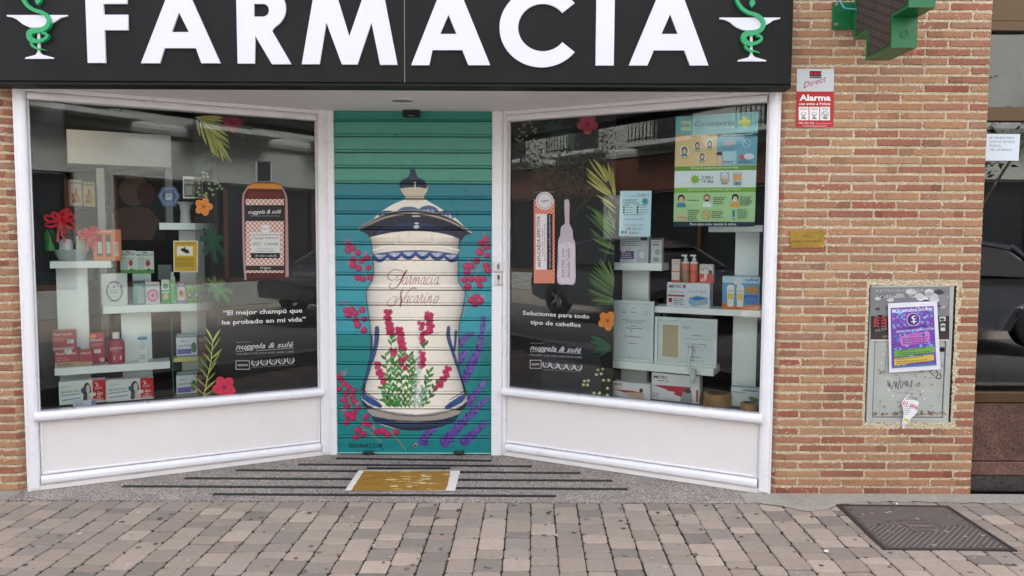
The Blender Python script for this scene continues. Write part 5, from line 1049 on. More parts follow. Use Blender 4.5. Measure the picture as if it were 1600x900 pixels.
e_, d = wsign([(1235, 359.5), (1288.5, 360), (1287.5, 387), (1235.5, 387)], 'brass_plaque', 'small engraved brass plaque on the brick pier level with the shutter jar', 'plaque', .004, (196, 160, 60), 'brass')
A = artpx(FR, d, 1200, 225, 4); A.text('LICENCIADA', 212, 583, 286, 583, 10, (96, 66, 20), .005); A.text('Mª JOSE NACARINO MAYAYO', 155, 614, 340, 614, 11, (84, 56, 16), .01); A.ell(150, 551, 3.5, 3.5, (150, 120, 50)); A.ell(344, 551, 3.5, 3.5, (150, 120, 50)); A.ell(150, 636, 3.5, 3.5, (150, 120, 50)); A.ell(344, 636, 3.5, 3.5, (220, 200, 140)); A.mb.build('engraving', 'ink', e_)
# utility cabinet
rnd.seed(12)
q0 = FR.px(1354, 660, 0); q1 = FR.px(1492, 447, 0); cb = empty('utility_cabinet', FR.w((q0[0]+q1[0])/2, q0[1], 0), 'grey metal utility cabinet set in the brick pier with torn posters and pen scrawls', 'cabinet')
mb = MB(); U0, V0, U1, V1 = q0[0], q0[1], q1[0], q1[1]
for a in ((U0, U0+.032, V0, V1), (U1-.032, U1, V0, V1), (U0+.032, U1-.032, V1-.018, V1), (U0+.032, U1-.032, V0, V0+.026)): cbox(mb, FR, *a, -.06, -.004, .002)
mb.build('cabinet_frame', 'cabinet_paint', cb)
mb = MB(); cbox(mb, FR, U0+.036, U1-.036, V0+.030, V1-.022, -.06, -.0075, .003); cbox(mb, FR, U0+.052, U0+.058, V0+.08, V1-.25, -.008, -.0055, .001)
mb.build('cabinet_door', 'cabinet_paint', cb)
A = artpx(FR, -.0073, 1200, 450, 4)
def scrawl(x, y, n, s_, w_, c): A.stroke(catmull([(x+i*s_*.35+rnd.uniform(-.3, .3)*s_, y+(s_ if i % 2 else -s_)*rnd.uniform(.4, 1)) for i in range(n)], 4), w_, c)
scrawl(745, 605, 16, 30, 4, (70, 70, 70)); scrawl(830, 590, 9, 22, 2.5, (110, 110, 108)); A.stroke(catmull([(1050, 515), (1062, 540), (1048, 560), (1080, 566), (1075, 530)], 5), 6, (40, 40, 40)); A.stroke([(1010, 520), (1040, 552)], 5, (50, 50, 50)); A.stroke([(955, 515), (975, 528)], 5, (60, 60, 60)); A.text('TU', 1078, 496, 1098, 494, 16, (70, 70, 70)); A.stroke([(725, 430), (735, 430), (730, 550)], 3, (120, 118, 114)); A.stroke([(690, 350), (686, 600)], 2, (130, 128, 122))
scrawl(700, 520, 8, 14, 2, (120, 118, 114)); scrawl(920, 610, 7, 16, 2.2, (128, 126, 120)); A.stroke(catmull([(760, 640), (840, 655), (900, 630), (960, 650)], 5), 1.6, (120, 118, 112))
for i in range(170):
    x, y = rnd.uniform(645, 1115), rnd.choice([rnd.gauss(785, 9), rnd.uniform(340, 780)]); r_ = rnd.uniform(1, 5); A.ell(x, min(y, 790), r_*1.6, r_, (118, 84, 58) if y > 765 else rnd.choice([(140, 138, 130), (196, 196, 192), (118, 112, 102), (108, 92, 74)]), 7)
for x, y in ((745, 630), (770, 665), (955, 640), (968, 685), (865, 665)): A.poly([(x, y), (x+14, y+2), (x+8, y+12), (x-4, y+8)], (206, 204, 198))
A.mb.build('scribbles', 'ink', cb)
mb = MB(); u_, v_ = FR.px(1472, 546, -.005); prism(mb, FR, ellp(u_, v_, .014, .014, 20), -.008, -.002, (60, 56, 54)); prism(mb, FR, ellp(u_, v_, .007, .007, 16), -.002, .0, (30, 28, 28)); mb.build('door_lock', 'metal_col', cb)
# rust on the door's lower edge
# torn black and white concert poster
e_ = empty('torn_poster', FR.pw(1422, 533, -.003), 'torn black and white concert poster pasted across the top of the utility cabinet', 'poster')
mb = MB(); q = [FR.px(x, y, -.003) for x, y in ((1360, 449), (1484, 448), (1483, 531), (1360, 532.5))]; prism(mb, FR, q, -.0037, -.003, (120, 120, 122)); mb.build('sheet', 'paper', e_)
A = artpx(FR, -.0029, 1200, 450, 4)
for i in range(26): x, y = rnd.uniform(670, 1110), rnd.uniform(20, 150); A.poly([(x+rnd.uniform(.7, 1.2)*r_*math.cos(t)*2, y+rnd.uniform(.7, 1.2)*r_*math.sin(t)) for r_ in [rnd.uniform(8, 20)] for t in np.linspace(0, 6, 10)], rnd.choice([(190, 190, 192), (160, 160, 162), (84, 84, 88), (210, 210, 212), (60, 60, 64)]))
A.rect(642, 175, 1132, 280, (44, 42, 44)); A.rect(642, 280, 1132, 322, (62, 50, 46)); A.rect(642, 322, 1132, 329, (206, 202, 200))
A.text('RETROROCKER CE', 672, 26, 1040, 20, 16, (170, 168, 168), .01); A.text('Villa', 672, 64, 800, 60, 18, (190, 188, 188)); A.text('Torrejón de la Calzada', 880, 62, 1128, 60, 18, (196, 194, 194), .01); A.ell(700, 215, 44, 48, (28, 26, 28))
for s_ in (-1, 1):
    for k_ in range(4): A.stroke(catmull([(700+s_*6, 190+k_*18), (700+s_*(24+k_*2), 180+k_*18), (700+s_*38, 205+k_*14)], 4), [5, 8, 3], (186, 70, 70))
A.text('FAUNA', 670, 278, 742, 262, 20, (150, 146, 146), 0, .4); A.text('METAL', 716, 312, 762, 310, 14, (170, 160, 156)); A.poly([(1070, 180), (1108, 178), (1110, 205), (1072, 208)], (196, 196, 194)); A.ell(1088, 196, 15, 9, (60, 60, 62)); A.rect(1078, 222, 1106, 268, (196, 196, 190)); A.rect(1080, 232, 1104, 248, (60, 100, 90)); A.rect(1132-62, 40, 1122, 110, (130, 130, 132)); A.mb.build('print', 'ink', e_)
# purple women's day poster
pp = empty('event_poster', FR.pw(1430, 580, .006), 'colourful purple and turquoise event poster with white border taped over the cabinet', 'poster')
mb = MB(); nn = 14; 
def pq(a, b, h=0):
    x = (1387.5*(1-a)+1464*a)*(1-b)+(1389.5*(1-a)+1469.5*a)*b; y = (474*(1-a)+470.5*a)*(1-b)+(582.5*(1-a)+577*a)*b
    dd = .004+.004*math.sin(a*2.6+.3)*math.sin(b*3.1)+.004*b*a+.0006*math.sin(b*20)*math.exp(-((b-.45)/.1)**2); u, v = FR.px(x, y, dd); return FR.w(u, v, dd+h)
V = [pq(i/nn, j/nn) for j in range(nn+1) for i in range(nn+1)]; Fq = [(j*(nn+1)+i, j*(nn+1)+i+1, (j+1)*(nn+1)+i+1, (j+1)*(nn+1)+i) for j in range(nn) for i in range(nn)]
mb.add(V, Fq, (216, 212, 222), 0, True); mb.add([p+Vector((0, .0007, 0)) for p in V], Fq, (200, 198, 204)); mb.build('sheet', 'paper', pp)
A = Art(lambda x, y, h: pq((x-5)/310., y/440., h+.0005), .00001)      # unit space 310 x 440
for i in range(12):
    for j in range(14): A.mb.add([A.fn(20+272*(i+p)/12, 30+382*(j+q)/14, 0) for p, q in ((0, 0), (1, 0), (1, 1), (0, 1))], [(0, 1, 2, 3)], (110, 70, 160))
for i in range(150):
    x, y = rnd.uniform(34, 278), rnd.uniform(38, 404); A.ell(x, y, rnd.uniform(6, 14), rnd.uniform(3, 8), rnd.choice([(110, 170, 205), (170, 110, 190), (90, 120, 190), (190, 120, 190), (120, 190, 214), (76, 60, 150), (150, 90, 180)]), 12, rnd.uniform(-.4, .4))
for x, y in ((75, 90), (262, 90), (50, 140), (262, 150), (120, 140), (240, 260), (60, 290), (270, 300), (220, 215), (90, 205), (140, 300)): A.ell(x, y, 24, 10, (150, 150, 196)); A.ell(x, y, 9, 8, (70, 70, 140)); A.stroke([(x-26, y-2), (x, y-14), (x+26, y-2)], 3, (60, 60, 130))
A.text('8M Día Internacional De la Mujer', 28, 62, 282, 56, 24, (226, 224, 234), .02); A.ell(160, 110, 40, 38, (74, 34, 110)); A.ring(160, 110, 40, 4, (206, 190, 220)); A.ell(166, 98, 17, 13, (214, 200, 226)); A.ell(172, 98, 10, 8, (74, 34, 110)); A.rect(158, 108, 168, 136, (214, 200, 226)); A.rect(146, 120, 180, 127, (214, 200, 226))
A.text('Actividades Culturales', 70, 172, 290, 156, 18, (70, 50, 110), .01); A.text('CONCURSO INTERNACIONAL', 50, 188, 290, 180, 12, (214, 214, 232), .01)
A.poly([(78, 205), (256, 192), (258, 240), (240, 262), (84, 272), (66, 232)], (196, 110, 190)); A.poly([(50, 232), (80, 205), (78, 225), (56, 250)], (60, 130, 170)); A.text('Concurso', 120, 215, 215, 212, 10, (60, 30, 70)); A.lines(90, 224, 250, 4, 11, 5, (90, 40, 100), .15)
[A.poly([(34+248*k/8, 302-14*k/8), (34+248*(k+1)/8, 302-14*(k+1)/8), (36+250*(k+1)/8, 344-16*(k+1)/8), (36+250*k/8, 344-16*k/8)], (104, 156, 74)) for k in range(8)]; A.text('5 de Marzo de 2020, a las 19:00 h.', 66, 310, 230, 302, 9, (40, 60, 30), .01); A.lines(60, 318, 262, 2, 11, 5, (60, 100, 40), .1)
[A.poly([(34+242*k/8, 352-12*k/8), (34+242*(k+1)/8, 352-12*(k+1)/8), (34+244*(k+1)/8, 396-18*(k+1)/8), (34+244*k/8, 396-18*k/8)], (196, 172, 78)) for k in range(8)]; A.text('8 de Marzo de 2020, a las 12:00 h.', 54, 362, 222, 352, 9, (80, 66, 20), .01); A.lines(48, 370, 250, 2, 11, 5, (130, 108, 40), .1)
A.rect(20, 402, 292, 412, (60, 130, 150)); A.mb.build('print', 'ink', pp)
# hanging torn flyer
fl = empty('torn_flyer', FR.pw(1415, 668, .008), 'torn strip of a white flyer with red print hanging from the cabinet edge', 'flyer')
Pf = [(1416, 619), (1436, 628), (1433, 644), (1423, 655), (1411, 671), (1409.5, 664), (1412, 645), (1409, 628)]
mb = MB(); prism(mb, FR, [FR.px(x, y, .006) for x, y in Pf], .0055, .006, (222, 220, 222)); mb.build('sheet', 'paper', fl)
A = artpx(FR, .0062, 1200, 450, 4); A.text('900 10', 941, 740, 848, 704, 24, (196, 40, 60), .02); A.lines(862, 684, 938, 2, 9, 4, (70, 70, 70), .3)
for i in range(5): A.lines(852, 738+i*12, 905-i*7, 1, 8, 3.5, (110, 110, 112), .1)
A.poly([(850, 812), (882, 826), (874, 838), (848, 826)], (190, 190, 60)); A.lines(846, 848, 862, 2, 8, 4, (190, 70, 100), 0); A.mb.build('print', 'ink', fl)
# for sale paper on the entrance glass
sp_ = empty('sale_notice', EN.pw(1566, 250, .0), 'white typed notice taped on the dark entrance glass', 'notice')
mb = MB(); prism(mb, EN, [EN.px(x, y, .003) for x, y in ((1542, 209), (1594, 209.5), (1591.5, 251), (1539.5, 251))], .002, .003, (206, 212, 220)); mb.build('sheet', 'paper', sp_)
A = artpx(EN, .0032, 1530, 180, 4.09)
for i, (t, x1) in enumerate((('SE VENDE PISO', 222), ('(CON Gª) EN ESTE', 226), ('PORTAL', 140), ('TEL. 651830632', 210))): A.text(t, 66, 150+i*25.5, x1, 151+i*25.5, 13, (90, 94, 100), .004)
A.mb.build('print', 'ink', sp_)
# ================================================================== DISPLAY SHELVES AND GOODS
STAND = {LW: empty('display_stand', LW.pw(180, 635, -.2), 'pale shelf stand with upright panels inside the left shop window', 'display stand'), RW: empty('display_stand', RW.pw(1080, 635, -.2), 'pale shelf stand with upright panels inside the right shop window', 'display stand')}
def shelf(pl, x0, x1, yt, yb, d, dep, name, label, cat, m='shelf'):
    xm = (x0+x1)/2; u0 = pl.px(x0, (yt+yb)/2, d)[0]; u1 = pl.px(x1, (yt+yb)/2, d)[0]; z1 = pl.px(xm, yt, d)[1]; z0 = pl.px(xm, yb, d)[1]
    mb = MB(); cbox(mb, pl, u0, u1, z0, z1, d-dep, d, .0015, (224, 232, 230)); mb.build('shelf' if 'shelf' in name else 'upright_panel', m, STAND[pl]); return z1
def prod(pl, x0, y0, x1, y1, d, dep, col, name, label, cat, draw=None, zb=None, group=None, m='carton', side=None):
    """carton whose front face covers photo pixels x0..x1, y0..y1 at distance d behind the pane"""
    xm, ym = (x0+x1)/2, (y0+y1)/2; u0 = pl.px(x0, ym, d)[0]; u1 = pl.px(x1, ym, d)[0]; z1 = pl.px(xm, y0, d)[1]; z0 = pl.px(xm, y1, d)[1] if zb is None else zb
    mb = MB(); cbox(mb, pl, u0, u1, z0, z1, d-dep, d, .0012, side or col, 0)
    A = Art(None, .00006); A.mb = mb; A.m = 1
    A.fn = lambda a, b, h: pl.w(u0+(u1-u0)*a, z1+(z0-z1)*b, d+.0002+h)     # unit square on the front face, b downwards
    if side: A.rect(.005, .005, .995, .995, col)
    if draw: draw(A)
    o = mb.build(name, [m, 'ink']); tag(o, label, cat, group); return o
Lz, Rz = LG[2]-.010, RG[2]-.010
# ---- left window furniture
sA = shelf(LW, 78, 174, 408, 419, -.16, .20, 'display_shelf', 'short pale shelf carrying the gift basket, highest left in the left window', 'shelf')
sB = shelf(LW, 161, 337, 475.5, 487.5, -.16, .16, 'display_shelf', 'long pale shelf with the small green cartons in the middle of the left window', 'shelf')
sC = shelf(LW, 85, 266, 570, 581.5, -.16, .16, 'display_shelf', 'long pale shelf with red cartons low in the left window', 'shelf')
sD = shelf(LW, 249, 335, 348.5, 359, -.20, .14, 'display_shelf', 'small pale shelf below the orange printed flower in the left window', 'shelf')
shelf(LW, 91, 140, 419, 640, -.30, .04, 'display_panel', 'pale upright panel under the basket shelf in the left window', 'panel'); shelf(LW, 191, 238, 488, 640, -.30, .04, 'display_panel', 'pale upright panel behind the slim blue topped carton in the left window', 'panel')
shelf(LW, 283, 322, 360, 640, -.34, .04, 'display_panel', 'pale upright panel behind the yellow camera card and stacked white cartons', 'panel')
gb = empty('glass_rack', LW.pw(290, 622, -.16), 'green edged glass rack with two pale yellow shelves beside the red printed flower', 'rack')
u0, zt_ = LW.px(267.5, 497, -.14); u1, zb_ = LW.px(272, 625, -.14); mb = MB(); cbox(mb, LW, u0, u1, Lz, zt_, -.30, -.14, .001, (20, 120, 100)); mb.build('side_panel', 'plastic', gb)
for yt, yb, x1 in ((557, 564, 330), (617, 622.5, 335)):
    mb = MB(); a = LW.px(271, yt, -.16)[0]; b = LW.px(x1, yt, -.16)[0]; cbox(mb, LW, a, b, LW.px(300, yb, -.16)[1], LW.px(300, yt, -.16)[1], -.28, -.15, .001, (196, 188, 110)); mb.build('shelf', 'carton', gb)
W = (214, 222, 222)
# red cartons
RED = (158, 26, 44)
def dr(t, h0=.28, bot=False, tagx=.75, tagy=.62):
    def f(A):
        A.text(t, .06, h0, .86, h0-.02, .13, (226, 214, 214), .015); A.lines(.07, h0+.16, .6, 2, .12, .04, (206, 150, 156)); A.rect(tagx-.12, tagy-.1, tagx+.16, tagy+.12, (216, 214, 216)); A.lines(tagx-.09, tagy-.05, tagx+.1, 2, .08, .03, (90, 90, 96), 0)
    return f
prod(LW, 82, 516.5, 118, 544, -.20, .07, RED, 'capsule_carton', 'small dark red capsule carton stacked on top at the left end of the low shelf', 'carton', dr('Pilexil Cápsulas'))
prod(LW, 82.5, 542, 116, 547, -.20, .07, (196, 190, 184), 'card_strip', 'thin pale card strip between the stacked red capsule cartons', 'card')
def d_reg(A): A.rect(0, .72, 1, 1, (176, 150, 122)); A.text('150+30 REGALO', .08, .93, .72, .93, .13, (50, 36, 34), .02); dr('Pilexil Cápsulas', .3, tagx=.52, tagy=.1)(A)
prod(LW, 85.5, 546, 125, 575, -.18, .08, RED, 'capsule_carton', 'wide red capsule carton with a tan gift band at its foot', 'carton', d_reg, zb=sC+.001)
prod(LW, 125, 547, 144.5, 575, -.17, .05, RED, 'capsule_carton', 'small plain red carton wedged beside the tan banded one', 'carton', lambda A: (A.text('Pilexil', .1, .26, .85, .25, .14, (226, 206, 206), .01), A.rect(0, .72, 1, 1, (176, 150, 122))), zb=sC+.001)
prod(LW, 141, 519.5, 164, 572, -.24, .05, RED, 'lotion_carton', 'tall red carton with an orange corner flash behind the smaller red ones', 'carton', lambda A: (A.rect(0, .06, .4, .16, (220, 130, 50)), A.text('Pilexil', .05, .29, .85, .27, .10, (230, 216, 216), .02), A.lines(.08, .36, .8, 2, .05, .02, (206, 150, 156)), A.rect(.25, .54, .72, .66, (216, 210, 212)), A.rect(.62, .82, .94, .94, (216, 170, 176))), zb=sC+.001)
bt = empty('shampoo_bottle', LW.w(LW.px(182, 560, -.20)[0], sC, -.22), 'red shampoo bottle with a white cap standing on the low left shelf', 'bottle')
uc = LW.px(182, 560, -.22)[0]; P0 = LW.w(uc, sC+.001, -.22); ht = LW.px(182, 519, -.22)[1]-sC
def sect(mb, c, prof, col, m=0, n=24, ax=LW, fl=.6):
    lathe(mb, c, prof, col, m, n, 1, fl, ax)
mb = MB(); sect(mb, P0, [(0, 0), (.044, 0), (.047, .006), (.047, ht*.62), (.045, ht*.70), (.036, ht*.76), (.018, ht*.79)], (158, 28, 62))
q = [(-.03, ht*.16, .022, ht*.30)]
mb.build('bottle_body', 'plastic', bt); A = Art(lambda x, y, h: LW.w(uc+x, sC+y, -.22+.0290+h-abs(x)**2*6), .0001); A.text('Pilexil', -.032, ht*.53, .034, ht*.53, .012, (226, 206, 210), .02); A.lines(-.03, ht*.40, .03, 2, .01, .003, (206, 150, 160)); A.rect(-.014, ht*.12, .028, ht*.26, (210, 206, 210)); A.mb.build('bottle_label', 'ink', bt)
mb = MB(); sect(mb, P0, [(.018, ht*.785), (.020, ht*.80), (.0195, ht*.97), (.017, ht), (0, ht)], (226, 222, 222), fl=1); mb.build('cap', 'plastic', bt)
prod(LW, 215.5, 527, 230.5, 566.5, -.18, .035, (206, 216, 222), 'cream_carton', 'slim white carton with a blue top standing alone on the low left shelf', 'carton', lambda A: (A.rect(0, 0, 1, .1, (50, 130, 170)), A.lines(.2, .2, .8, 5, .06, .02, (130, 150, 160)), A.rect(.1, .68, .8, .92, (196, 206, 206)), A.lines(.2, .72, .7, 3, .06, .02, (80, 90, 96), 0)), zb=sC+.001)
def big(A):
    A.rect(.72, 0, 1, .93, (190, 40, 44)); A.text('2', .79, .30, .86, .29, .16, (230, 216, 216), .02); A.lines(.77, .34, .93, 2, .05, .025, (226, 190, 190), 0); A.text('+', .82, .56, .86, .56, .08, (230, 216, 216)); A.text('1 MES', .77, .68, .94, .67, .10, (230, 216, 216), .02); A.text('DE', .82, .80, .90, .79, .08, (230, 216, 216), .02); A.text('REGALO', .76, .91, .95, .90, .08, (230, 216, 216), .02)
    A.poly([(.6+.09*math.cos(t), .50+.40*math.sin(t)) for t in np.linspace(0, 6.2, 14)], (60, 60, 62)); A.poly([(.52, .62), (.50, .9), (.54, .98), (.62, .9), (.6, .6)], (74, 72, 74))
    A.ell(.62, .40, .045, .20, (206, 196, 190)); A.poly([(.6, .58), (.66, .56), (.72, .95), (.60, .95)], (200, 190, 184)); A.ell(.50, .44, .035, .12, (50, 90, 140)); A.text('j. ampolfilm', .05, .26, .26, .23, .06, (120, 140, 150)); A.text('ABBOCAPIL FORTE', .04, .50, .44, .48, .09, (90, 120, 132), .01); A.stroke([(.03, .60), (.46, .56)], .03, (70, 100, 116)); A.stroke([(.06, .80), (.46, .75)], .05, (120, 150, 180)); A.rect(.66, .56, .78, .70, (226, 224, 224))
prod(LW, 92, 594.5, 165, 630.5, -.10, .06, W, 'hair_carton', 'white and red hair carton with a woman picture, left of the bottom pair', 'carton', big, group='large white and red hair cartons')
prod(LW, 165.5, 592, 240, 625.5, -.10, .06, W, 'hair_carton', 'white and red hair carton with a woman picture, right of the bottom pair', 'carton', big, group='large white and red hair cartons')
prod(LW, 114, 626, 150, 636, -.075, .02, (206, 212, 222), 'price_card', 'small white card lying before the two big hair cartons', 'card', lambda A: (A.lines(.1, .3, .6, 2, .25, .1, (140, 150, 170)), A.rect(.8, .1, 1, .9, (120, 120, 180))), zb=Lz)
# middle shelf
prod(LW, 158.5, 427.5, 199, 474.5, -.17, .10, (206, 212, 212), 'gift_carton', 'square white carton printed with a small square in a dark wreath', 'carton', lambda A: (A.ring(.5, .55, .30, .05, (90, 96, 98)), A.rect(.28, .30, .74, .72, (206, 212, 212)), A.frame(.28, .30, .74, .72, .012, (120, 124, 126)), A.lines(.34, .52, .66, 2, .07, .025, (110, 112, 114)), A.rect(.46, .38, .52, .45, (80, 90, 96)), A.lines(.3, .86, .7, 1, .1, .02, (130, 130, 130))), zb=sB+.001, side=(176, 190, 190))
prod(LW, 208, 439, 227, 475, -.165, .05, (70, 146, 140), 'soap_carton', 'teal carton with an arched window next to the white wreath carton', 'carton', lambda A: (A.rect(.35, .35, .9, .95, (150, 170, 170)), A.ell(.62, .35, .28, .12, (150, 170, 170)), A.rect(0, 0, 1, .1, (40, 70, 80)), A.lines(.1, .16, .9, 2, .07, .03, (196, 216, 214))), zb=sB+.001)
prod(LW, 227.5, 441, 249.5, 473, -.165, .05, (196, 200, 204), 'pacifier_pack', 'white pack with a pink pacifier picture on the middle left shelf', 'carton', lambda A: (A.ell(.5, .6, .42, .3, (206, 110, 160)), A.ell(.5, .6, .25, .18, (224, 170, 200)), A.ell(.5, .6, .12, .09, (176, 60, 120)), A.text('TUTETE', .12, .22, .9, .2, .1, (60, 130, 130), .01)), zb=sB+.001)
prod(LW, 252.5, 437, 265.5, 472.5, -.17, .035, (196, 216, 204), 'drops_carton', 'white carton with a green leaf band, left of the green spray bottle', 'carton', lambda A: (A.rect(0, .42, 1, 1, (50, 150, 80)), A.ell(.5, .28, .36, .1, (30, 120, 90)), A.ell(.5, .7, .3, .12, (206, 170, 120)), A.lines(.1, .5, .9, 1, .1, .04, (220, 230, 220), 0)), zb=sB+.001)
sbt = empty('spray_bottle', LW.w(LW.px(270.5, 460, -.175)[0], sB, -.175), 'small green spray bottle with a white nozzle on the middle left shelf', 'bottle')
uc = LW.px(270.5, 460, -.175)[0]; P0 = LW.w(uc, sB+.001, -.175); ht = LW.px(270, 425, -.175)[1]-sB
mb = MB(); lathe(mb, P0, [(0, 0), (.022, 0), (.0235, .004), (.0235, ht*.58), (.02, ht*.66), (.012, ht*.70)], [(80, 170, 100)]*2+[(60, 160, 90)]+[(150, 200, 160)]*2, n=20); mb.build('bottle_body', 'plastic', sbt)
mb = MB(); lathe(mb, P0, [(.012, ht*.70), (.014, ht*.72), (.014, ht*.84), (.009, ht*.86), (.008, ht), (0, ht)], (214, 226, 222), n=16); cbox(mb, LW, uc-.010, uc+.004, sB+ht*.9, sB+ht*.98, -.172, -.155, .001, (214, 226, 222)); mb.build('nozzle', 'plastic', sbt)
def gsm(c1, c2, c3):
    return lambda A: (A.rect(0, 0, 1, .22, c1), A.ell(.5, .55, .38, .22, c2), A.ell(.5, .52, .2, .12, c3), A.lines(.12, .05, .9, 2, .07, .03, (230, 236, 226), 0), A.rect(0, .84, 1, 1, c1))
prod(LW, 277, 441, 289.5, 472, -.17, .035, (206, 206, 206), 'drops_carton', 'white carton with a violet foot and face picture, right of the green spray bottle', 'carton', gsm((150, 120, 160), (200, 150, 120), (120, 70, 60)), zb=sB+.001)
prod(LW, 290.5, 446, 301.5, 472, -.17, .035, (120, 170, 60), 'insect_carton', 'lime green carton with a purple oval, left one of the small lime pair', 'carton', gsm((90, 150, 50), (110, 90, 130), (206, 180, 150)), zb=sB+.001, group='small lime green cartons')
prod(LW, 302.5, 446.5, 312.5, 472, -.17, .035, (120, 170, 60), 'insect_carton', 'lime green carton with a purple oval, right one of the small lime pair', 'carton', gsm((90, 150, 50), (120, 100, 140), (206, 190, 160)), zb=sB+.001, group='small lime green cartons')
prod(LW, 316, 461, 335, 471.5, -.17, .04, (150, 146, 146), 'sample_pack', 'low grey pack seen through the faded film edge at the shelf end', 'carton', lambda A: A.lines(.1, .3, .8, 2, .3, .1, (90, 90, 92)), zb=sB+.001)
# blister packs behind
def mosq(A):
    A.text('MOSQUITOFX' if False else 'MOSQUITO FX', .05, .22, .95, .21, .11, (70, 84, 84), .015); A.rect(.38, .04, .62, .09, (90, 100, 100)); A.rect(.12, .30, .45, .86, (176, 196, 190)); A.frame(.12, .30, .45, .86, .02, (130, 150, 146)); A.ell(.66, .55, .14, .14, (180, 50, 60)); A.rect(0, .84, 1, 1, (90, 150, 70)); A.lines(.5, .34, .9, 2, .07, .03, (110, 130, 126)); A.poly([(.5, .9), (.7, .76), (.9, .9)], (60, 130, 60))
prod(LW, 188, 391.5, 212.5, 427, -.27, .03, (196, 212, 204), 'repellent_pack', 'pale green hanging insect repellent pack, left and half hidden of two', 'carton', mosq, group='insect repellent packs'); prod(LW, 212.5, 392.5, 240.5, 427, -.265, .03, (200, 216, 208), 'repellent_pack', 'pale green hanging insect repellent pack, right one in full view of two', 'carton', mosq, group='insect repellent packs')
prod(LW, 207, 427.5, 236, 437.5, -.26, .08, (176, 196, 190), 'riser_box', 'pale riser block holding up the insect repellent packs', 'block', zb=sB+.003)
prod(LW, 247, 414, 268, 437, -.30, .05, (100, 112, 112), 'grey_carton', 'dim grey carton behind the green spray bottle', 'carton', zb=LW.px(257, 437, -.3)[1])
# orange box with three tubes
def orange(A):
    for x0 in (.14, .44): A.rect(x0, .16, x0+.19, .86, (90, 60, 50)); A.rect(x0+.03, .40, x0+.16, .76, (206, 206, 204)); A.rect(x0+.04, .18, x0+.15, .38, (60, 50, 50)); A.lines(x0+.05, .48, x0+.14, 4, .06, .02, (110, 100, 100), 0)
    A.rect(.74, .40, .90, .86, (206, 190, 176)); A.lines(.76, .48, .88, 5, .06, .02, (110, 80, 70), 0); A.lines(.1, .05, .8, 1, .1, .03, (240, 190, 160))
prod(LW, 145.5, 358.5, 189.5, 407.5, -.165, .05, (206, 112, 72), 'cosmetics_box', 'orange box with windows showing three slim tubes beside the gift basket', 'box', orange, zb=sA+.001)
# gift basket
uc = LW.px(112, 400, -.24)[0]; bk = empty('gift_basket', LW.w(uc, sA, -.24), 'clear wrapped gift basket with red bows and toiletries on the highest left shelf', 'basket')
P0 = LW.w(uc, sA+.001, -.24); kx = 1/233./1.0*0+ (LW.px(150, 400, -.24)[0]-LW.px(112, 400, -.24)[0])/38
mb = MB(); sect(mb, P0, [(0, 0), (kx*20, 0), (kx*24, kx*10), (kx*27, kx*20), (kx*26, kx*20), (kx*19, kx*2)], (150, 164, 164), fl=.7); mb.build('bowl', 'carton', bk)
mb = MB(); sect(mb, P0+Vector((0, 0, kx*2)), [(kx*27, kx*16), (kx*36, kx*50), (kx*38, kx*60)], (200, 210, 210), fl=.6, n=14); mb.build('wrapping', 'clear_wrap', bk)
mb = MB(); sect(mb, P0+LW.U*(-kx*32), [(0, kx*18), (kx*8, kx*18), (kx*9, kx*46), (kx*6, kx*56), (0, kx*57)], (30, 130, 50), fl=.7, n=14); mb.build('green_bottle', 'plastic', bk)
mb = MB(); sect(mb, P0+LW.U*(-kx*8), [(0, kx*18), (kx*11, kx*18), (kx*11, kx*34), (kx*9, kx*38), (0, kx*39)], (206, 214, 214), fl=.7, n=14); mb.build('jar', 'plastic', bk)
mb = MB(); cbox(mb, LW, uc+kx*8, uc+kx*22, sA+kx*18, sA+kx*44, -.26, -.22, .002, (176, 190, 150)); mb.build('carton', 'carton', bk)
def bow(cx, cy, s_, d):
    mb = MB(); rnd.seed(int(cx))
    for a in (20, 75, 120, 160, 200, 340, 50, 265, 290):
        a = math.radians(a+rnd.uniform(-10, 10)); L_ = s_*rnd.uniform(.7, 1.15); pts = [(0, 0), (math.cos(a-.25)*L_*.6, math.sin(a-.25)*L_*.6), (math.cos(a)*L_, math.sin(a)*L_), (math.cos(a+.4)*L_*.6, math.sin(a+.4)*L_*.6), (0, 0)]
        pts = catmull(pts, 5); dd = rnd.uniform(-.01, .02); vs = []
        for i, (x, y) in enumerate(pts):
            for o_ in (-1, 1): vs.append(LW.w(cx+x*kx-o_*kx*2.2*math.sin(a), cy+y*kx+o_*kx*2.2*math.cos(a), d+dd+o_*.004+.01*math.sin(i*.6)))
        mb.add(vs, [(2*i, 2*i+1, 2*i+3, 2*i+2) for i in range(len(pts)-1)], (214, 24, 48), 0, True)
        b = math.sin(a); 
    for dx in (-6, 5):      # hanging tails
        vs = []; 
        for i in range(9):
            x = dx*i/8+math.sin(i)*.8; y = -i*s_*.19
            for o_ in (-1.8, 1.8): vs.append(LW.w(cx+(x+o_)*kx, cy+y*kx, d+.02+.004*math.sin(i)))
        mb.add(vs, [(2*i, 2*i+1, 2*i+3, 2*i+2) for i in range(8)], (190, 24, 46), 0, True)
    mb.build('bow', 'ribbon', bk)
u_, v_ = LW.px(95, 346, -.20); bow(u_, v_, 24, -.20); u_, v_ = LW.px(141, 368, -.18); bow(u_, v_, 18, -.165)
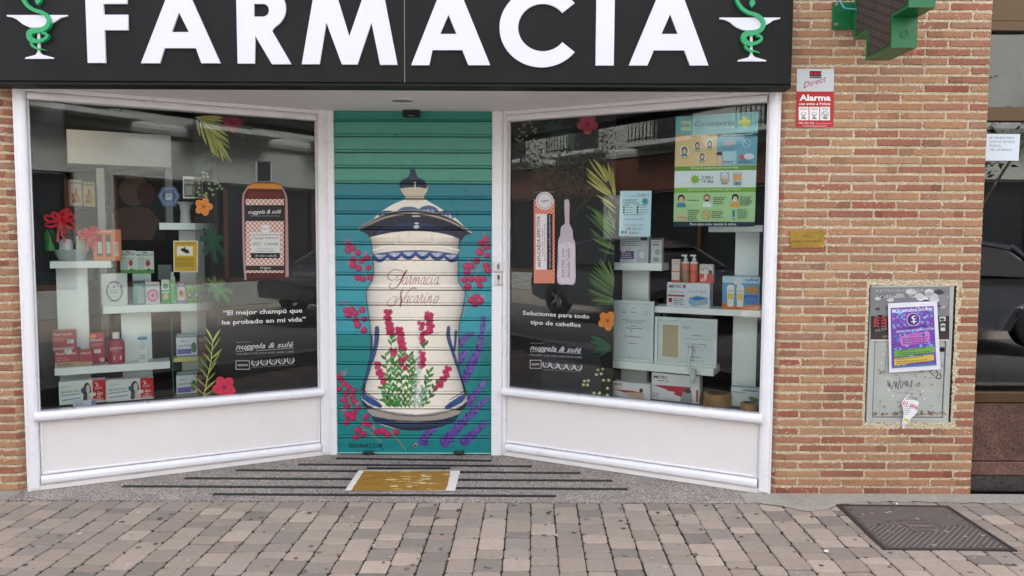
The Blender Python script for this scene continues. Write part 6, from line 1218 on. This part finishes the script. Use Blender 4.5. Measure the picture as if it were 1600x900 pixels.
# stacked white cartons on the rack
def stk_c(A): A.lines(.2, .18, .62, 1, .1, .05, (120, 140, 160)); A.text('Arkopharma' if False else 'HARPAGOPHYTUM', .08, .50, .72, .49, .12, (90, 110, 130), .01); A.rect(.05, .60, .72, .86, (104, 96, 176)); A.ell(.84, .55, .13, .28, (70, 120, 90)); A.rect(0, .92, 1, 1, (120, 140, 190))
for i, (y0, y1) in enumerate(((522, 556), (581, 616))):
    nm = ('upper', 'lower')[i]
    prod(LW, 275.5, y0+5, 308, y1, -.165, .06, (206, 214, 220), 'tablet_carton', f'front white and violet tablet carton on the {nm} yellow rack shelf', 'carton', stk_c, group='white and violet tablet cartons', zb=LW.px(300, (557, 617)[i], -.16)[1]+.001)
    prod(LW, 277, y0, 314, y1, -.24, .05, (190, 200, 204), 'tablet_carton', f'rear white and violet tablet carton, taller at the back of the {nm} rack shelf', 'carton', stk_c, group='white and violet tablet cartons', zb=LW.px(300, (557, 617)[i], -.16)[1]+.001)
    prod(LW, 308.5, y0+2, 326, y1, -.20, .05, (150, 70, 80), 'tablet_carton', f'dull red carton at the right end of the {nm} rack shelf behind the film edge', 'carton', lambda A: (A.rect(.1, .1, .9, .35, (190, 170, 174)), A.lines(.1, .45, .9, 3, .1, .04, (196, 160, 160))), zb=LW.px(300, (557, 617)[i], -.16)[1]+.001)
# vase on top shelf
v_ = empty('white_vase', LW.w(LW.px(290, 345, -.25)[0], sD, -.25), 'plain white waisted vase on the small shelf in the left window', 'vase'); mb = MB(); P0 = LW.w(LW.px(290, 345, -.25)[0], sD+.001, -.25); hv = LW.px(290, 316, -.25)[1]-sD
lathe(mb, P0, [(0, 0), (.03, 0), (.032, .01), (.028, hv*.5), (.034, hv*.85), (.05, hv*.97), (.048, hv), (.03, hv*.88), (0, hv*.5)], (206, 212, 208), n=20); mb.build('vase_body', 'carton', v_)
# glass cabinet deeper in the shop
DC = -1.15
cbn = empty('display_cabinet', LW.pw(150, 420, DC), 'tall pale cabinet with dark shelves of baby food deeper inside the left window', 'cabinet')
def cbx(x0, y0, x1, y1, d0, d1, col, name, m='carton'):
    a, z1 = LW.px(x0, y0, d1); b, z0 = LW.px(x1, y1, d1); mb = MB(); cbox(mb, LW, a, b, z0, z1, d0, d1, .002, col); return mb.build(name, m, cbn)
cbx(20, 262, 172, 620, DC-.45, DC-.40, (40, 44, 44), 'back_panel', 'dark_wall'); cbx(10, 196, 268, 262, DC-.40, DC, (222, 234, 240), 'reflection_board')  # pale top board stands in for a wall reflection in the glass
for x0, x1 in ((73, 93), (150, 172)): cbx(x0, 262, x1, 560, DC-.4, DC, (186, 196, 198), 'side_post')
for y in (322, 382, 442): cbx(20, y, 171, y+3, DC-.38, DC-.03, (60, 64, 64), 'shelf_board')
cbx(258, 262, 271, 350, DC-.4, DC, (150, 160, 172), 'side_post')
def nut(A): A.text('Nutriben', .06, .16, .92, .16, .09, (30, 60, 110), .015); A.ell(.45, .62, .3, .14, (170, 130, 90)); A.ell(.6, .75, .25, .12, (190, 150, 100)); A.ell(.35, .8, .2, .08, (150, 110, 70)); A.rect(.42, .3, .6, .55, (176, 60, 70))
zs = LW.px(110, 322, DC-.06)[1]
for i, (x0, x1, y0, c) in enumerate(((83, 108, 282, (206, 208, 200)), (109, 128, 281, (206, 206, 204)), (130, 148, 284, (206, 200, 140)))):
    prod(LW, x0, y0, x1, 321, DC-.10, .08, c, 'cereal_box', ('pale baby cereal box, leftmost on the cabinet shelf', 'pale baby cereal box, middle one on the cabinet shelf', 'yellow topped baby cereal box, rightmost on the cabinet shelf')[i], 'box', nut, zb=zs+.001)
for i in range(7):
    prod(LW, 58+i*13+rnd.uniform(-1, 1), 398+rnd.uniform(-6, 8), 68+i*13, 440, DC-.2, .06, rnd.choice([(90, 110, 100), (120, 110, 96), (80, 96, 110), (110, 120, 116)]), 'shop_carton', f'{("first", "second", "third", "fourth", "fifth", "sixth", "seventh")[i]} dim carton from the left on the cabinet shelf behind the basket', 'carton', group='dim cartons in the cabinet', zb=LW.px(110, 442, DC-.2)[1])
ph = empty('baby_picture', LW.pw(215, 372, DC-.6), 'large dark picture of a bald baby hanging deep inside the left window', 'picture')
A = artpx(LW, DC-.6, 0, 225, 4, .0003); A.poly([(700, 185), (1030, 205), (1030, 600), (700, 590)], (34, 32, 32)); A.ell(835, 290, 92, 100, (150, 116, 100)); A.ell(905, 275, 20, 24, (140, 100, 88)); A.poly([(750, 400), (700, 440), (700, 600), (950, 600), (1000, 480), (930, 400), (840, 390)], (136, 102, 88)); A.ell(910, 310, 55, 70, (120, 50, 54)); A.mb.build('print', 'ink', ph)
# ---- right window furniture
rA = shelf(RW, 959, 1034, 411, 422.5, -.16, .18, 'display_shelf', 'short pale shelf under the breast pump carton in the right window', 'shelf')
rB = shelf(RW, 1022, 1189, 482, 492, -.16, .18, 'display_shelf', 'long pale shelf under the foot bath carton in the right window', 'shelf')
rC = shelf(RW, 955, 1115, 569.5, 581.5, -.12, .20, 'display_shelf', 'long pale shelf under the framed opening hours in the right window', 'shelf')
rD = shelf(RW, 1107, 1192, 352, 362.5, -.18, .18, 'display_shelf', 'short pale shelf just under the large health poster', 'shelf')
shelf(RW, 971, 1012, 422, 640, -.30, .04, 'display_panel', 'pale upright panel below the breast pump carton', 'panel'); shelf(RW, 1148, 1192, 362, 482, -.30, .04, 'display_panel', 'pale upright panel above the sunscreen carton', 'panel'); shelf(RW, 1144, 1188, 492, 640, -.30, .04, 'display_panel', 'pale upright panel at the right end below the long shelf', 'panel')
def pump(A): A.lines(.05, .1, .8, 4, .07, .03, (110, 120, 130)); A.rect(0, .55, .5, .86, (90, 70, 120)); A.ell(.12, .5, .1, .1, (206, 206, 210)); A.ell(.84, .38, .1, .12, (190, 196, 200)); A.poly([(.62, .5), (.92, .5), (.96, .96), (.6, .96)], (170, 178, 182)); A.rect(.72, .02, .96, .14, (60, 64, 70)); A.lines(.05, .62, .45, 3, .08, .03, (206, 200, 214)); A.ell(.78, .68, .1, .14, (206, 210, 214))
prod(RW, 969, 370, 1013, 410.5, -.17, .08, (190, 196, 204), 'breast_pump_carton', 'white and violet breast pump carton standing directly below the covid sheet', 'carton', pump, zb=rA+.001)
prod(RW, 1017, 372, 1034, 410, -.17, .05, (196, 200, 204), 'milk_carton', 'narrow white and grey carton at the right end of the short shelf', 'carton', lambda A: (A.rect(0, 0, 1, .08, (90, 96, 104)), A.text('APEXIT', .1, .2, .9, .2, .07, (60, 70, 80), .01), A.rect(.15, .24, .7, .3, (110, 116, 124)), A.ell(.6, .55, .25, .12, (150, 160, 166)), A.ell(.5, .85, .3, .1, (140, 146, 150))), zb=rA+.001)
def footb(A): A.text('IMETEC', .04, .22, .36, .21, .12, (30, 30, 34), .02, .2); A.rect(.38, .08, .44, .22, (180, 40, 60)); A.text('IMETEC RELAX', .06, .42, .42, .42, .08, (190, 90, 60)); A.rect(.02, .5, .42, .58, (176, 60, 60)); A.lines(.16, .66, .42, 4, .07, .03, (90, 90, 100)); A.rect(.04, .64, .13, .82, (150, 60, 60)); A.poly([(.52, .62), (.70, .5), (.97, .58), (.95, .84), (.62, .97), (.52, .84)], (120, 170, 200)); A.poly([(.55, .63), (.70, .54), (.93, .6), (.7, .72)], (40, 110, 180)); A.poly([(.62, .74), (.95, .62), (.95, .84), (.62, .97)], (150, 170, 190)); A.text('Foot Spa', .5, .40, .92, .38, .12, (150, 160, 176))
prod(RW, 1042, 442, 1109, 480, -.17, .10, (206, 212, 222), 'foot_bath_carton', 'white carton with a blue foot bath picture on the long right shelf', 'carton', footb, zb=rB+.001); zF = RW.px(1075, 442, -.17)[1]
prod(RW, 1049.5, 405, 1062, 441, -.18, .035, (206, 196, 190), 'cream_carton', 'narrow white carton with an orange foot on top of the foot bath carton', 'carton', lambda A: (A.lines(.2, .1, .8, 2, .08, .03, (200, 120, 90)), A.rect(0, .5, 1, .56, (206, 110, 80)), A.rect(0, .9, 1, 1, (190, 80, 60))), zb=zF+.001)
for i, (xc, c2) in enumerate(((1071, (150, 120, 100)), (1084.5, (206, 80, 50)))):
    b_ = empty('pump_bottle', RW.w(RW.px(xc, 420, -.19)[0], zF, -.19), ('white pump bottle with a brown lower label, left one on the foot bath carton', 'orange and white pump bottle, right one on the foot bath carton')[i], 'bottle', 'pump bottles')
    uc = RW.px(xc, 420, -.19)[0]; P0 = RW.w(uc, zF+.001, -.19); ht = RW.px(xc, 398, -.19)[1]-zF
    mb = MB(); lathe(mb, P0, [(0, 0), (.0235, 0), (.0245, .004), (.0245, ht*.40), (.0245, ht*.46), (.0245, ht*.68), (.022, ht*.74), (.010, ht*.78)], [c2]*4+[(206, 120, 100)]+[(214, 210, 206)]*2, n=20); mb.build('bottle_body', 'plastic', b_)
    mb = MB(); lathe(mb, P0, [(.010, ht*.78), (.012, ht*.8), (.012, ht*.86), (.006, ht*.88), (.006, ht*.95), (0, ht*.95)], (214, 216, 216), n=14); cbox(mb, RW, uc-.024, uc+.010, zF+ht*.94, zF+ht*1.0, -.197, -.182, .002, (216, 220, 220)); mb.build('pump_head', 'plastic', b_)
prod(RW, 1093, 413, 1114, 441, -.18, .05, (206, 206, 206), 'cream_carton', 'square white and orange carton at the right of the pump bottles', 'carton', lambda A: (A.rect(0, .5, 1, 1, (206, 84, 60)), A.rect(0, 0, 1, .12, (190, 196, 190)), A.ell(.8, .42, .14, .12, (90, 70, 70)), A.text('50%', .1, .9, .45, .88, .15, (230, 220, 214), .02), A.lines(.1, .2, .8, 2, .1, .04, (180, 90, 80)), A.rect(.35, .3, .55, .8, (214, 206, 200))), zb=zF+.001)
def sunc(A):
    A.rect(0, 0, 1, .2, (176, 206, 222)); A.text('Ladival', .62, .14, .95, .13, .10, (30, 80, 150), .015); A.poly([(0, .8), (.5, .9), (1, .8), (1, 1), (0, 1)], (206, 110, 50)); A.ell(.42, .15, .12, .12, (206, 214, 220)); A.ell(.80, .40, .18, .12, (200, 140, 70)); A.rect(.55, .55, .95, .7, (30, 90, 180)); A.ell(.78, .72, .2, .12, (70, 130, 190))
    for x in (.12, .38): A.poly([(x, .35), (x+.04, .26), (x+.18, .26), (x+.21, .35), (x+.19, .92), (x+.03, .92)], (222, 222, 214)); A.rect(x+.03, .52, x+.18, .70, (220, 190, 90)); A.text('Ladival', x+.03, .46, x+.18, .45, .05, (40, 80, 150))
prod(RW, 1128.5, 432, 1187, 485, -.17, .09, (80, 150, 196), 'sunscreen_carton', 'bright blue sunscreen gift carton at the right end of the long shelf', 'carton', sunc, zb=rB+.001)
# framed papers
pf = empty('framed_licence', RW.w(RW.px(988, 560, -.13)[0], rC, -.13), 'white framed typed certificate leaning on the left end of the lower right shelf', 'frame')
def pframe(parent, x0, y0, x1, y1, d, draw, lean=0):
    xm, ym = (x0+x1)/2, (y0+y1)/2; u0 = RW.px(x0, ym, d)[0]; u1 = RW.px(x1, ym, d)[0]; z1 = RW.px(xm, y0, d)[1]; z0 = rC+.001; mb = MB(); t = .018
    for a in ((u0, u0+t, z0, z1), (u1-t, u1, z0, z1), (u0+t, u1-t, z1-t, z1), (u0+t, u1-t, z0, z0+t)): cbox(mb, RW, *a, d-.02, d, .002, (212, 222, 220))
    mb.build('frame_border', 'carton', parent)
    mb = MB(); cbox(mb, RW, u0+t, u1-t, z0+t, z1-t, d-.018, d-.010, .001, (202, 212, 216)); A = Art(lambda a, b, h: RW.w(u0+(u1-u0)*a, z1+(z0-z1)*b, d-.0098+h), .00008); A.mb = mb; A.m = 1; draw(A); mb.build('sheet', ['paper', 'ink'], parent)
def lic(A):
    G = (80, 90, 96); A.text('FARMACIA', .42, .2, .58, .2, .022, G, .01); A.lines(.2, .19, .3, 1, .1, .012, G, 0); A.frame(.76, .17, .83, .22, .006, G); A.text('SERVICIO DE GUARDIA', .2, .33, .8, .34, .02, G, .01); A.text('DE URGENCIA', .3, .365, .7, .375, .018, G, .01); A.lines(.42, .41, .58, 1, .1, .01, G, 0); A.lines(.3, .45, .72, 1, .1, .01, G, 0); A.ell(.45, .5, .02, .014, G, 8); A.text('C/ LA FUENTE DEL 17', .27, .6, .73, .605, .022, (50, 56, 60), .02); A.lines(.38, .7, .6, 1, .1, .01, G, 0); A.ell(.42, .93, .012, .018, G, 8); A.ell(.5, .12, .015, .012, G, 8)
pframe(pf, 958, 470, 1021, 566, -.135, lic)
hf = empty('framed_hours', RW.w(RW.px(1070, 560, -.125)[0], rC, -.125), 'white framed opening hours sheet with a blank beige rectangle, right on the lower shelf', 'frame')
def hor(A):
    G = (60, 70, 76); A.rect(.11, .14, .40, .86, (222, 222, 206)); A.rect(.125, .16, .385, .84, (176, 166, 136)); A.frame(.46, .17, .56, .22, .004, G); A.text('JULIO', .47, .21, .55, .21, .025, G)
    A.text('HORARIO', .60, .37, .76, .37, .03, G, .01); A.text('Del 16 de septiembre al 14 de junio', .48, .44, .90, .44, .026, G); A.text('De LUNES a VIERNES', .52, .55, .84, .55, .03, G, .01); A.text('Mañanas: 9.30 a 13.45', .53, .61, .84, .61, .028, G); A.text('Tardes: 17 a 20', .57, .67, .80, .67, .028, G); A.text('SÁBADOS', .60, .82, .76, .82, .03, G, .01); A.text('Mañanas: 10 a 13.30', .54, .89, .80, .89, .028, G)
pframe(hf, 1022.5, 497, 1120, 576, -.125, hor)
def snug(pts, r, name, label, cat, col):
    P = [RW.pw(x, y, d) for x, y, d in pts]; mb = MB(); tube(mb, P, r, col, n=10); o = mb.build(name, 'plastic'); tag(o, label, cat)
snug([(1079.5, 540, -.100), (1079, 552, -.098), (1076, 562, -.094), (1075.5, 574, -.088), (1078, 584, -.084), (1083, 591, -.088)], [.014, .011, .006, .006, .007, .006], 'applicator_handle', 'slender white curved applicator handle hanging over the framed opening hours', 'handle', (214, 224, 224))
snug([(1084, 577, -.088), (1083.5, 588, -.086), (1082, 598, -.086)], [.017, .016, .012], 'handle_base', 'small white rounded holder below the curved applicator handle', 'holder', (214, 224, 224))
def heat(A): A.text('IMETEC', .03, .20, .33, .20, .10, (30, 30, 34), .02, .2); A.lines(.12, .26, .4, 1, .1, .03, (110, 110, 116)); A.poly([(.02, .46), (.35, .44), (.85, .42), (.72, .60), (.8, .92), (.45, .72), (.3, .58)], (176, 30, 56)); A.poly([(.66, .62), (.84, .56), (.86, .98), (.6, .98)], (150, 146, 150)); A.ell(.76, .56, .07, .10, (60, 56, 60)); A.ell(.42, .68, .08, .04, (216, 210, 212)); A.lines(.04, .74, .2, 3, .06, .025, (120, 120, 124)); A.rect(.93, .5, .98, .95, (150, 80, 90))
prod(RW, 1018, 585, 1093, 636, -.14, .08, (212, 214, 218), 'heating_pad_carton', 'large white carton with a red heating pad picture at the right window bottom', 'carton', heat, zb=Rz)
prod(RW, 957.5, 598, 1016, 626, -.10, .06, (212, 214, 218), 'heating_pad_carton', 'small flat white carton with a red and beige pad picture before the larger one', 'carton', lambda A: (A.text('IMETEC', .03, .24, .26, .24, .14, (30, 30, 34), .02, .2), A.poly([(.02, .52), (.5, .50), (.75, .56), (.6, .9), (.36, .7)], (176, 40, 56)), A.poly([(.35, .64), (.78, .58), (.7, .92), (.45, .9)], (196, 170, 140)), A.ell(.76, .44, .05, .14, (50, 46, 50)), A.poly([(.66, .6), (.82, .56), (.86, .98), (.64, .98)], (196, 170, 156))), zb=Rz)
for x, y0, y1, r, nm, lab in ((1120.5, 618, 638, .083, 'tape_roll', 'big roll of brown tape lying at the right window bottom'), (1170, 632, 643, .048, 'tape_roll', 'small roll of brown tape in the right bottom corner of the window')):
    d_ = -.16 if r > .06 else -.085; uc = RW.px(x, y1, d_)[0]; P0 = RW.w(uc, Rz, d_); h = RW.px(x, y0, d_+r)[1]-Rz
    h = max(.035, min(h, .085)); e_ = empty(nm, P0, lab, 'tape roll'); mb = MB(); lathe(mb, P0, [(r*.74, h), (r, h), (r, 0.001), (r*.74, 0.001)], [(170, 138, 96), (150, 112, 62), (120, 90, 50)], n=28); mb.build('tape', 'carton', e_); mb = MB(); lathe(mb, P0, [(r*.73, 0.002), (r*.735, h+.001), (r*.66, h+.001), (r*.65, .002), (r*.73, 0.002)], (60, 54, 50), n=28); mb.build('core', 'carton', e_)
prod(RW, 1142, 606, 1187, 643, -.17, .06, (200, 212, 214), 'plant_care_carton', 'white carton with a green sprig picture in the right bottom corner', 'carton', lambda A: (A.text('MANDARIN', .06, .30, .5, .3, .09, (90, 100, 104), .01), A.ell(.65, .12, .3, .05, (120, 130, 130)), A.poly([(.6, .5), (.7, .4), (.98, .5), (.9, .8), (.72, .66)], (80, 130, 60)), A.poly([(.55, .75), (.7, .66), (.9, .9), (.6, .9)], (110, 150, 80))), zb=Rz)
# a few dim things further inside the right window
prod(RW, 962, 480, 1000, 600, -1.2, .4, (60, 66, 66), 'counter', 'dark shop counter deep behind the framed papers', 'counter', zb=.02)
# ================================================================== ACROSS THE STREET (seen mirrored in the glass)
YF = -9.6
OP = Plane(0, YF, -1, YF)       # u runs towards -X, outward normal +Y towards the shop
ob_ = empty('opposite_building', (0, YF, 0), 'grey rendered building across the street with balconies over brown shop fronts', 'building')
mb = MB(); wins = []
for x in np.arange(-13.5, 13.6, 3.0): wins.append((-x-.6, -x+.6))
wins.sort(); z0, z1 = 3.75, 5.95
cbox(mb, OP, -16, 16, 0.0, .5, -.4, 0, .01, (150, 147, 138)); cbox(mb, OP, -16, 16, 3.45, 3.75, -.4, 0, .005); cbox(mb, OP, -16, 16, 5.95, 6.2, -.4, 0, .005)
e0 = -16
for a, b in wins: cbox(mb, OP, e0, a, 3.75, 5.95, -.4, 0, .002); e0 = b
cbox(mb, OP, e0, 16, 3.75, 5.95, -.4, 0, .002)
for x in (-15.2, -9.4, -4.2, 1.8, 13.0): cbox(mb, OP, -x-.35, -x+.35, .5, 2.62, -.4, 0, .01)
cbox(mb, OP, -16, 0, 2.62, 3.45, -.4, 0, .005)
mb.build('wall', 'stucco', ob_)
mb = MB(); cbox(mb, OP, .3, 16, 2.62, 3.45, -.38, .06, .01); mb.build('shop_fascia', 'brown_wood', ob_)
mb = MB(); profile(mb, OP.w(-16, 6.2, -.35), OP.w(16, 6.2, -.35), ZUP, OP.N, [(0, 0), (0, .45), (.1, .55), (.2, .6), (.28, .6), (.28, 0)], smooth=False); profile(mb, OP.w(-16, 3.47, 0), OP.w(16, 3.47, 0), ZUP, OP.N, [(0, 0), (0, .10), (.08, .14), (.16, .14), (.2, .05), (.2, 0)], smooth=False); mb.build('cornice', 'cornice', ob_)
for i, (a, b) in enumerate(wins):
    mb = MB()
    for q in ((a-.12, a, 3.75, 6.05), (b, b+.12, 3.75, 6.05), (a-.12, b+.12, 5.95, 6.1)): cbox(mb, OP, *q, -.05, .05, .005, (176, 174, 166))
    fr = mb.build('window_frame', 'cornice', ob_)
    mb = MB(); cbox(mb, OP, a+.01, b-.01, 3.76, 5.94, -.25, -.18, .01, (44, 44, 42))
    for k in range(8): cbox(mb, OP, a+.03+k*.145, a+.12+k*.145, 3.8, 5.9, -.18, -.165, .004, (60, 62, 58))
    mb.build('shutter', 'ink', ob_)
    if True:
        mb = MB(); cbox(mb, OP, a-.35, b+.35, 3.62, 3.72, .0, .55, .01, (150, 148, 140)); bl = mb.build('balcony', 'cornice', ob_)
        mb = MB()
        for z in (3.78, 4.7): cbox(mb, OP, a-.33, b+.33, z, z+.03, .5, .53, .002)
        for k in range(17): u = a-.33+k*(b-a+.64)/16; cbox(mb, OP, u, u+.018, 3.72, 4.7, .505, .523, .001)
        mb.build('railing', 'iron', bl)
for x, w_ in ((-12.3, 2.54), (-6.8, 2.24), (-1.2, 2.64), (4.5, 2.34), (7.2, .37), (9.9, 2.34)):
    mb = MB(); cbox(mb, OP, -x-w_, -x+w_, .5, 2.6, -.3, -.22, .01, (26, 30, 34)); s_ = mb.build('shop_front', 'plastic', ob_)
    mb = MB()
    for u in (-x-w_, -x-.05, -x+w_-.1): cbox(mb, OP, u, u+.1, .5, 2.62, -.22, -.12, .005)
    cbox(mb, OP, -x-w_, -x+w_, .5, .6, -.22, -.12, .005); mb.build('mullion', 'brown_wood', s_)
# parked cars
def car(x, y, rz, name, label):
    c = empty(name, (0, 0, -.13), label, 'car', 'cars parked across the street'); K = Plane(0, 0, 1, 0)
    def sec(pts, y0, y1, tap=0): return pts
    side = catmull([(-2.05, .35), (-2.1, .62), (-2.0, .86), (-1.75, .93), (-1.0, .98), (0, 1.0), (1.2, .96), (1.85, .84), (2.1, .62), (2.08, .35)], 4)+[(1.72, .26), (1.68, .34), (1.55, .55), (1.35, .64), (1.15, .55), (1.02, .34), (.98, .24), (-.98, .24), (-1.02, .34), (-1.15, .55), (-1.35, .64), (-1.55, .55), (-1.68, .34), (-1.72, .26)]
    mb = MB(); n = len(side)
    ring = [(.86, .0), (.90, .0), (.86, .0)]
    vs = []
    for yy, s_ in ((-.78, .97), (-.90, 1), (-.90, 1.0), (.90, 1.0), (.90, 1), (.78, .97)): vs += [(u*s_, yy, z-.0 if s_ == 1 else .55+(z-.55)*.94) for u, z in side]
    F = []
    for k in range(5): F += [(k*n+i, k*n+(i+1) % n, (k+1)*n+(i+1) % n, (k+1)*n+i) for i in range(n)]
    tri = geometry.tessellate_polygon([[Vector((u, z, 0)) for u, z in side]]); mb.add(vs, F+[t for t in tri]+[tuple(i+5*n for i in t) for t in tri], (40, 42, 46)); mb.build('body', 'car_paint', c)
    cabp = [(-1.55, .95), (-1.15, 1.36), (-.5, 1.46), (.3, 1.44), (.75, 1.3), (1.35, .95)]; mb = MB(); n = len(cabp)
    vs = [(u, -.84 if z < 1 else -.62, z) for u, z in cabp]+[(u, .84 if z < 1 else .62, z) for u, z in cabp]
    mb.add(vs, [(i, (i+1) % n, n+(i+1) % n, n+i) for i in range(n)]+[tuple(range(n)), tuple(range(n, 2*n))], (18, 20, 24)); mb.build('cabin_glass', 'plastic', c)
    mb = MB(); rp = [(-1.2, 1.355), (-1.13, 1.40), (-.5, 1.485), (.3, 1.465), (.8, 1.32), (.72, 1.29), (.3, 1.43), (-.5, 1.45), (-1.1, 1.34)]; n = len(rp)
    vs = [(u, -.64, z) for u, z in rp]+[(u, .64, z) for u, z in rp]; mb.add(vs, [(i, (i+1) % n, n+(i+1) % n, n+i) for i in range(n)]); mb.add(vs, [tuple(range(n)), tuple(range(n, 2*n))])
    for sy in (-1, 1):
        for p, q in (((-1.5, .96), (-1.12, 1.38)), ((-.1, .98), (-.1, 1.46)), ((1.3, .97), (.76, 1.32))): tube(mb, [(p[0], sy*.85, p[1]), (q[0], sy*.64, q[1])], .035, n=6)
    mb.build('roof', 'car_paint', c)
    for u in (-1.35, 1.35):
        for sy in (-1, 1):
            mb = MB(); L_ = [(.19, -.1), (.29, -.1), (.315, -.07), (.315, .07), (.29, .1), (.19, .1)]
            N = 24; vs = []
            for r_, o_ in L_:
                for k in range(N): a = 2*math.pi*k/N; vs.append((u+r_*math.cos(a), sy*.80+o_, .31+r_*math.sin(a)))
            mb.add(vs, [(j*N+k, j*N+(k+1) % N, (j+1)*N+(k+1) % N, (j+1)*N+k) for j in range(5) for k in range(N)], (24, 24, 24), 0, True); wh = mb.build('wheel', 'tyre', c)
            mb = MB()
            for k in range(5):
                a = 2*math.pi*k/5; P = [(u+.02*math.cos(a+1.57), sy*.86, .31+.02*math.sin(a+1.57)), (u+.02*math.cos(a-1.57), sy*.86, .31+.02*math.sin(a-1.57)), (u+.19*math.cos(a-.13), sy*.88, .31+.19*math.sin(a-.13)), (u+.19*math.cos(a+.13), sy*.88, .31+.19*math.sin(a+.13))]
                mb.add([(x_, y_+sy*.0, z_) for x_, y_, z_ in P]+[(x_, y_-sy*.04, z_) for x_, y_, z_ in P], CUBE, (150, 152, 156))
            mb.build('rim', 'metal_col', wh)
    for sy in (-.6, .6):
        mb = MB(); lathe(mb, (1.93, sy, .66), [(0, -.07), (.12, -.05), (.14, 0), (.12, .06), (0, .07)], (206, 208, 210), n=12, sx=.8); mb.build('headlight', 'plastic', c)
        mb = MB(); lathe(mb, (-1.98, sy*1.15, .74), [(0, -.09), (.09, -.06), (.1, 0), (.09, .07), (0, .09)], (120, 20, 24), n=12, sx=.8); mb.build('tail_light', 'plastic', c)
        mb = MB(); lathe(mb, (.75, sy*1.58, 1.0), [(0, -.07), (.08, -.04), (.09, 0), (.08, .05), (0, .07)], (36, 38, 42), n=10); mb.build('wing_mirror', 'car_paint', c)
    c.location = (x, y, -.13); c.rotation_euler = (0, 0, rz); return c
car(-5.6, -6.5, 0, 'parked_car', 'dark hatchback parked across the street, mirrored in the right shop window')
car(5.8, -6.5, math.pi, 'parked_car', 'dark hatchback parked across the street, mirrored in the glass entrance and left window')
# two small street trees
def tree(x, y, label, seed, h=3.6):
    rnd.seed(seed); t = empty('street_tree', (x, y, 0), label, 'tree', 'street trees across the road')
    mb = MB(); top = []
    tube(mb, [(x, y, -.1), (x+.03, y, h*.3), (x-.02, y+.03, h*.55)], [.07, .055, .045], n=8)
    for k in range(13):
        a = rnd.uniform(0, 6.28); r = rnd.uniform(.5, 1.3); z = h*rnd.uniform(.6, 1.1); p0 = Vector((x-.02, y+.03, h*.5)); p1 = p0+Vector((math.cos(a)*r*.5, math.sin(a)*r*.5, (z-h*.5)*.6)); p2 = Vector((x+math.cos(a)*r, y+math.sin(a)*r, z)); tube(mb, [p0, p1, p2], [.03, .018, .006], n=5); top += [p1, p2, (p1+p2)/2]
    mb.build('trunk', 'bark', t); mb = MB()
    for p in top:
        for k in range(34):
            c = p+Vector((rnd.gauss(0, .2), rnd.gauss(0, .2), rnd.gauss(0, .17))); s_ = rnd.uniform(.035, .075); a = Vector((rnd.uniform(-1, 1), rnd.uniform(-1, 1), rnd.uniform(-.6, .6))).normalized(); b = a.cross(Vector((rnd.uniform(-1, 1), rnd.uniform(-1, 1), 1))).normalized()
            mb.add([c-a*s_, c+b*s_*.45, c+a*s_, c-b*s_*.45], [(0, 1, 2, 3)], rnd.choice([(50, 66, 36), (66, 84, 44), (40, 54, 32)]))
    mb.build('crown', 'leaf', t)
tree(-9.2, -7.9, 'small leafy street tree across the road, mirrored in the right shop window', 5); tree(7.6, -7.9, 'small leafy street tree across the road, mirrored in the dark entrance glass', 6)
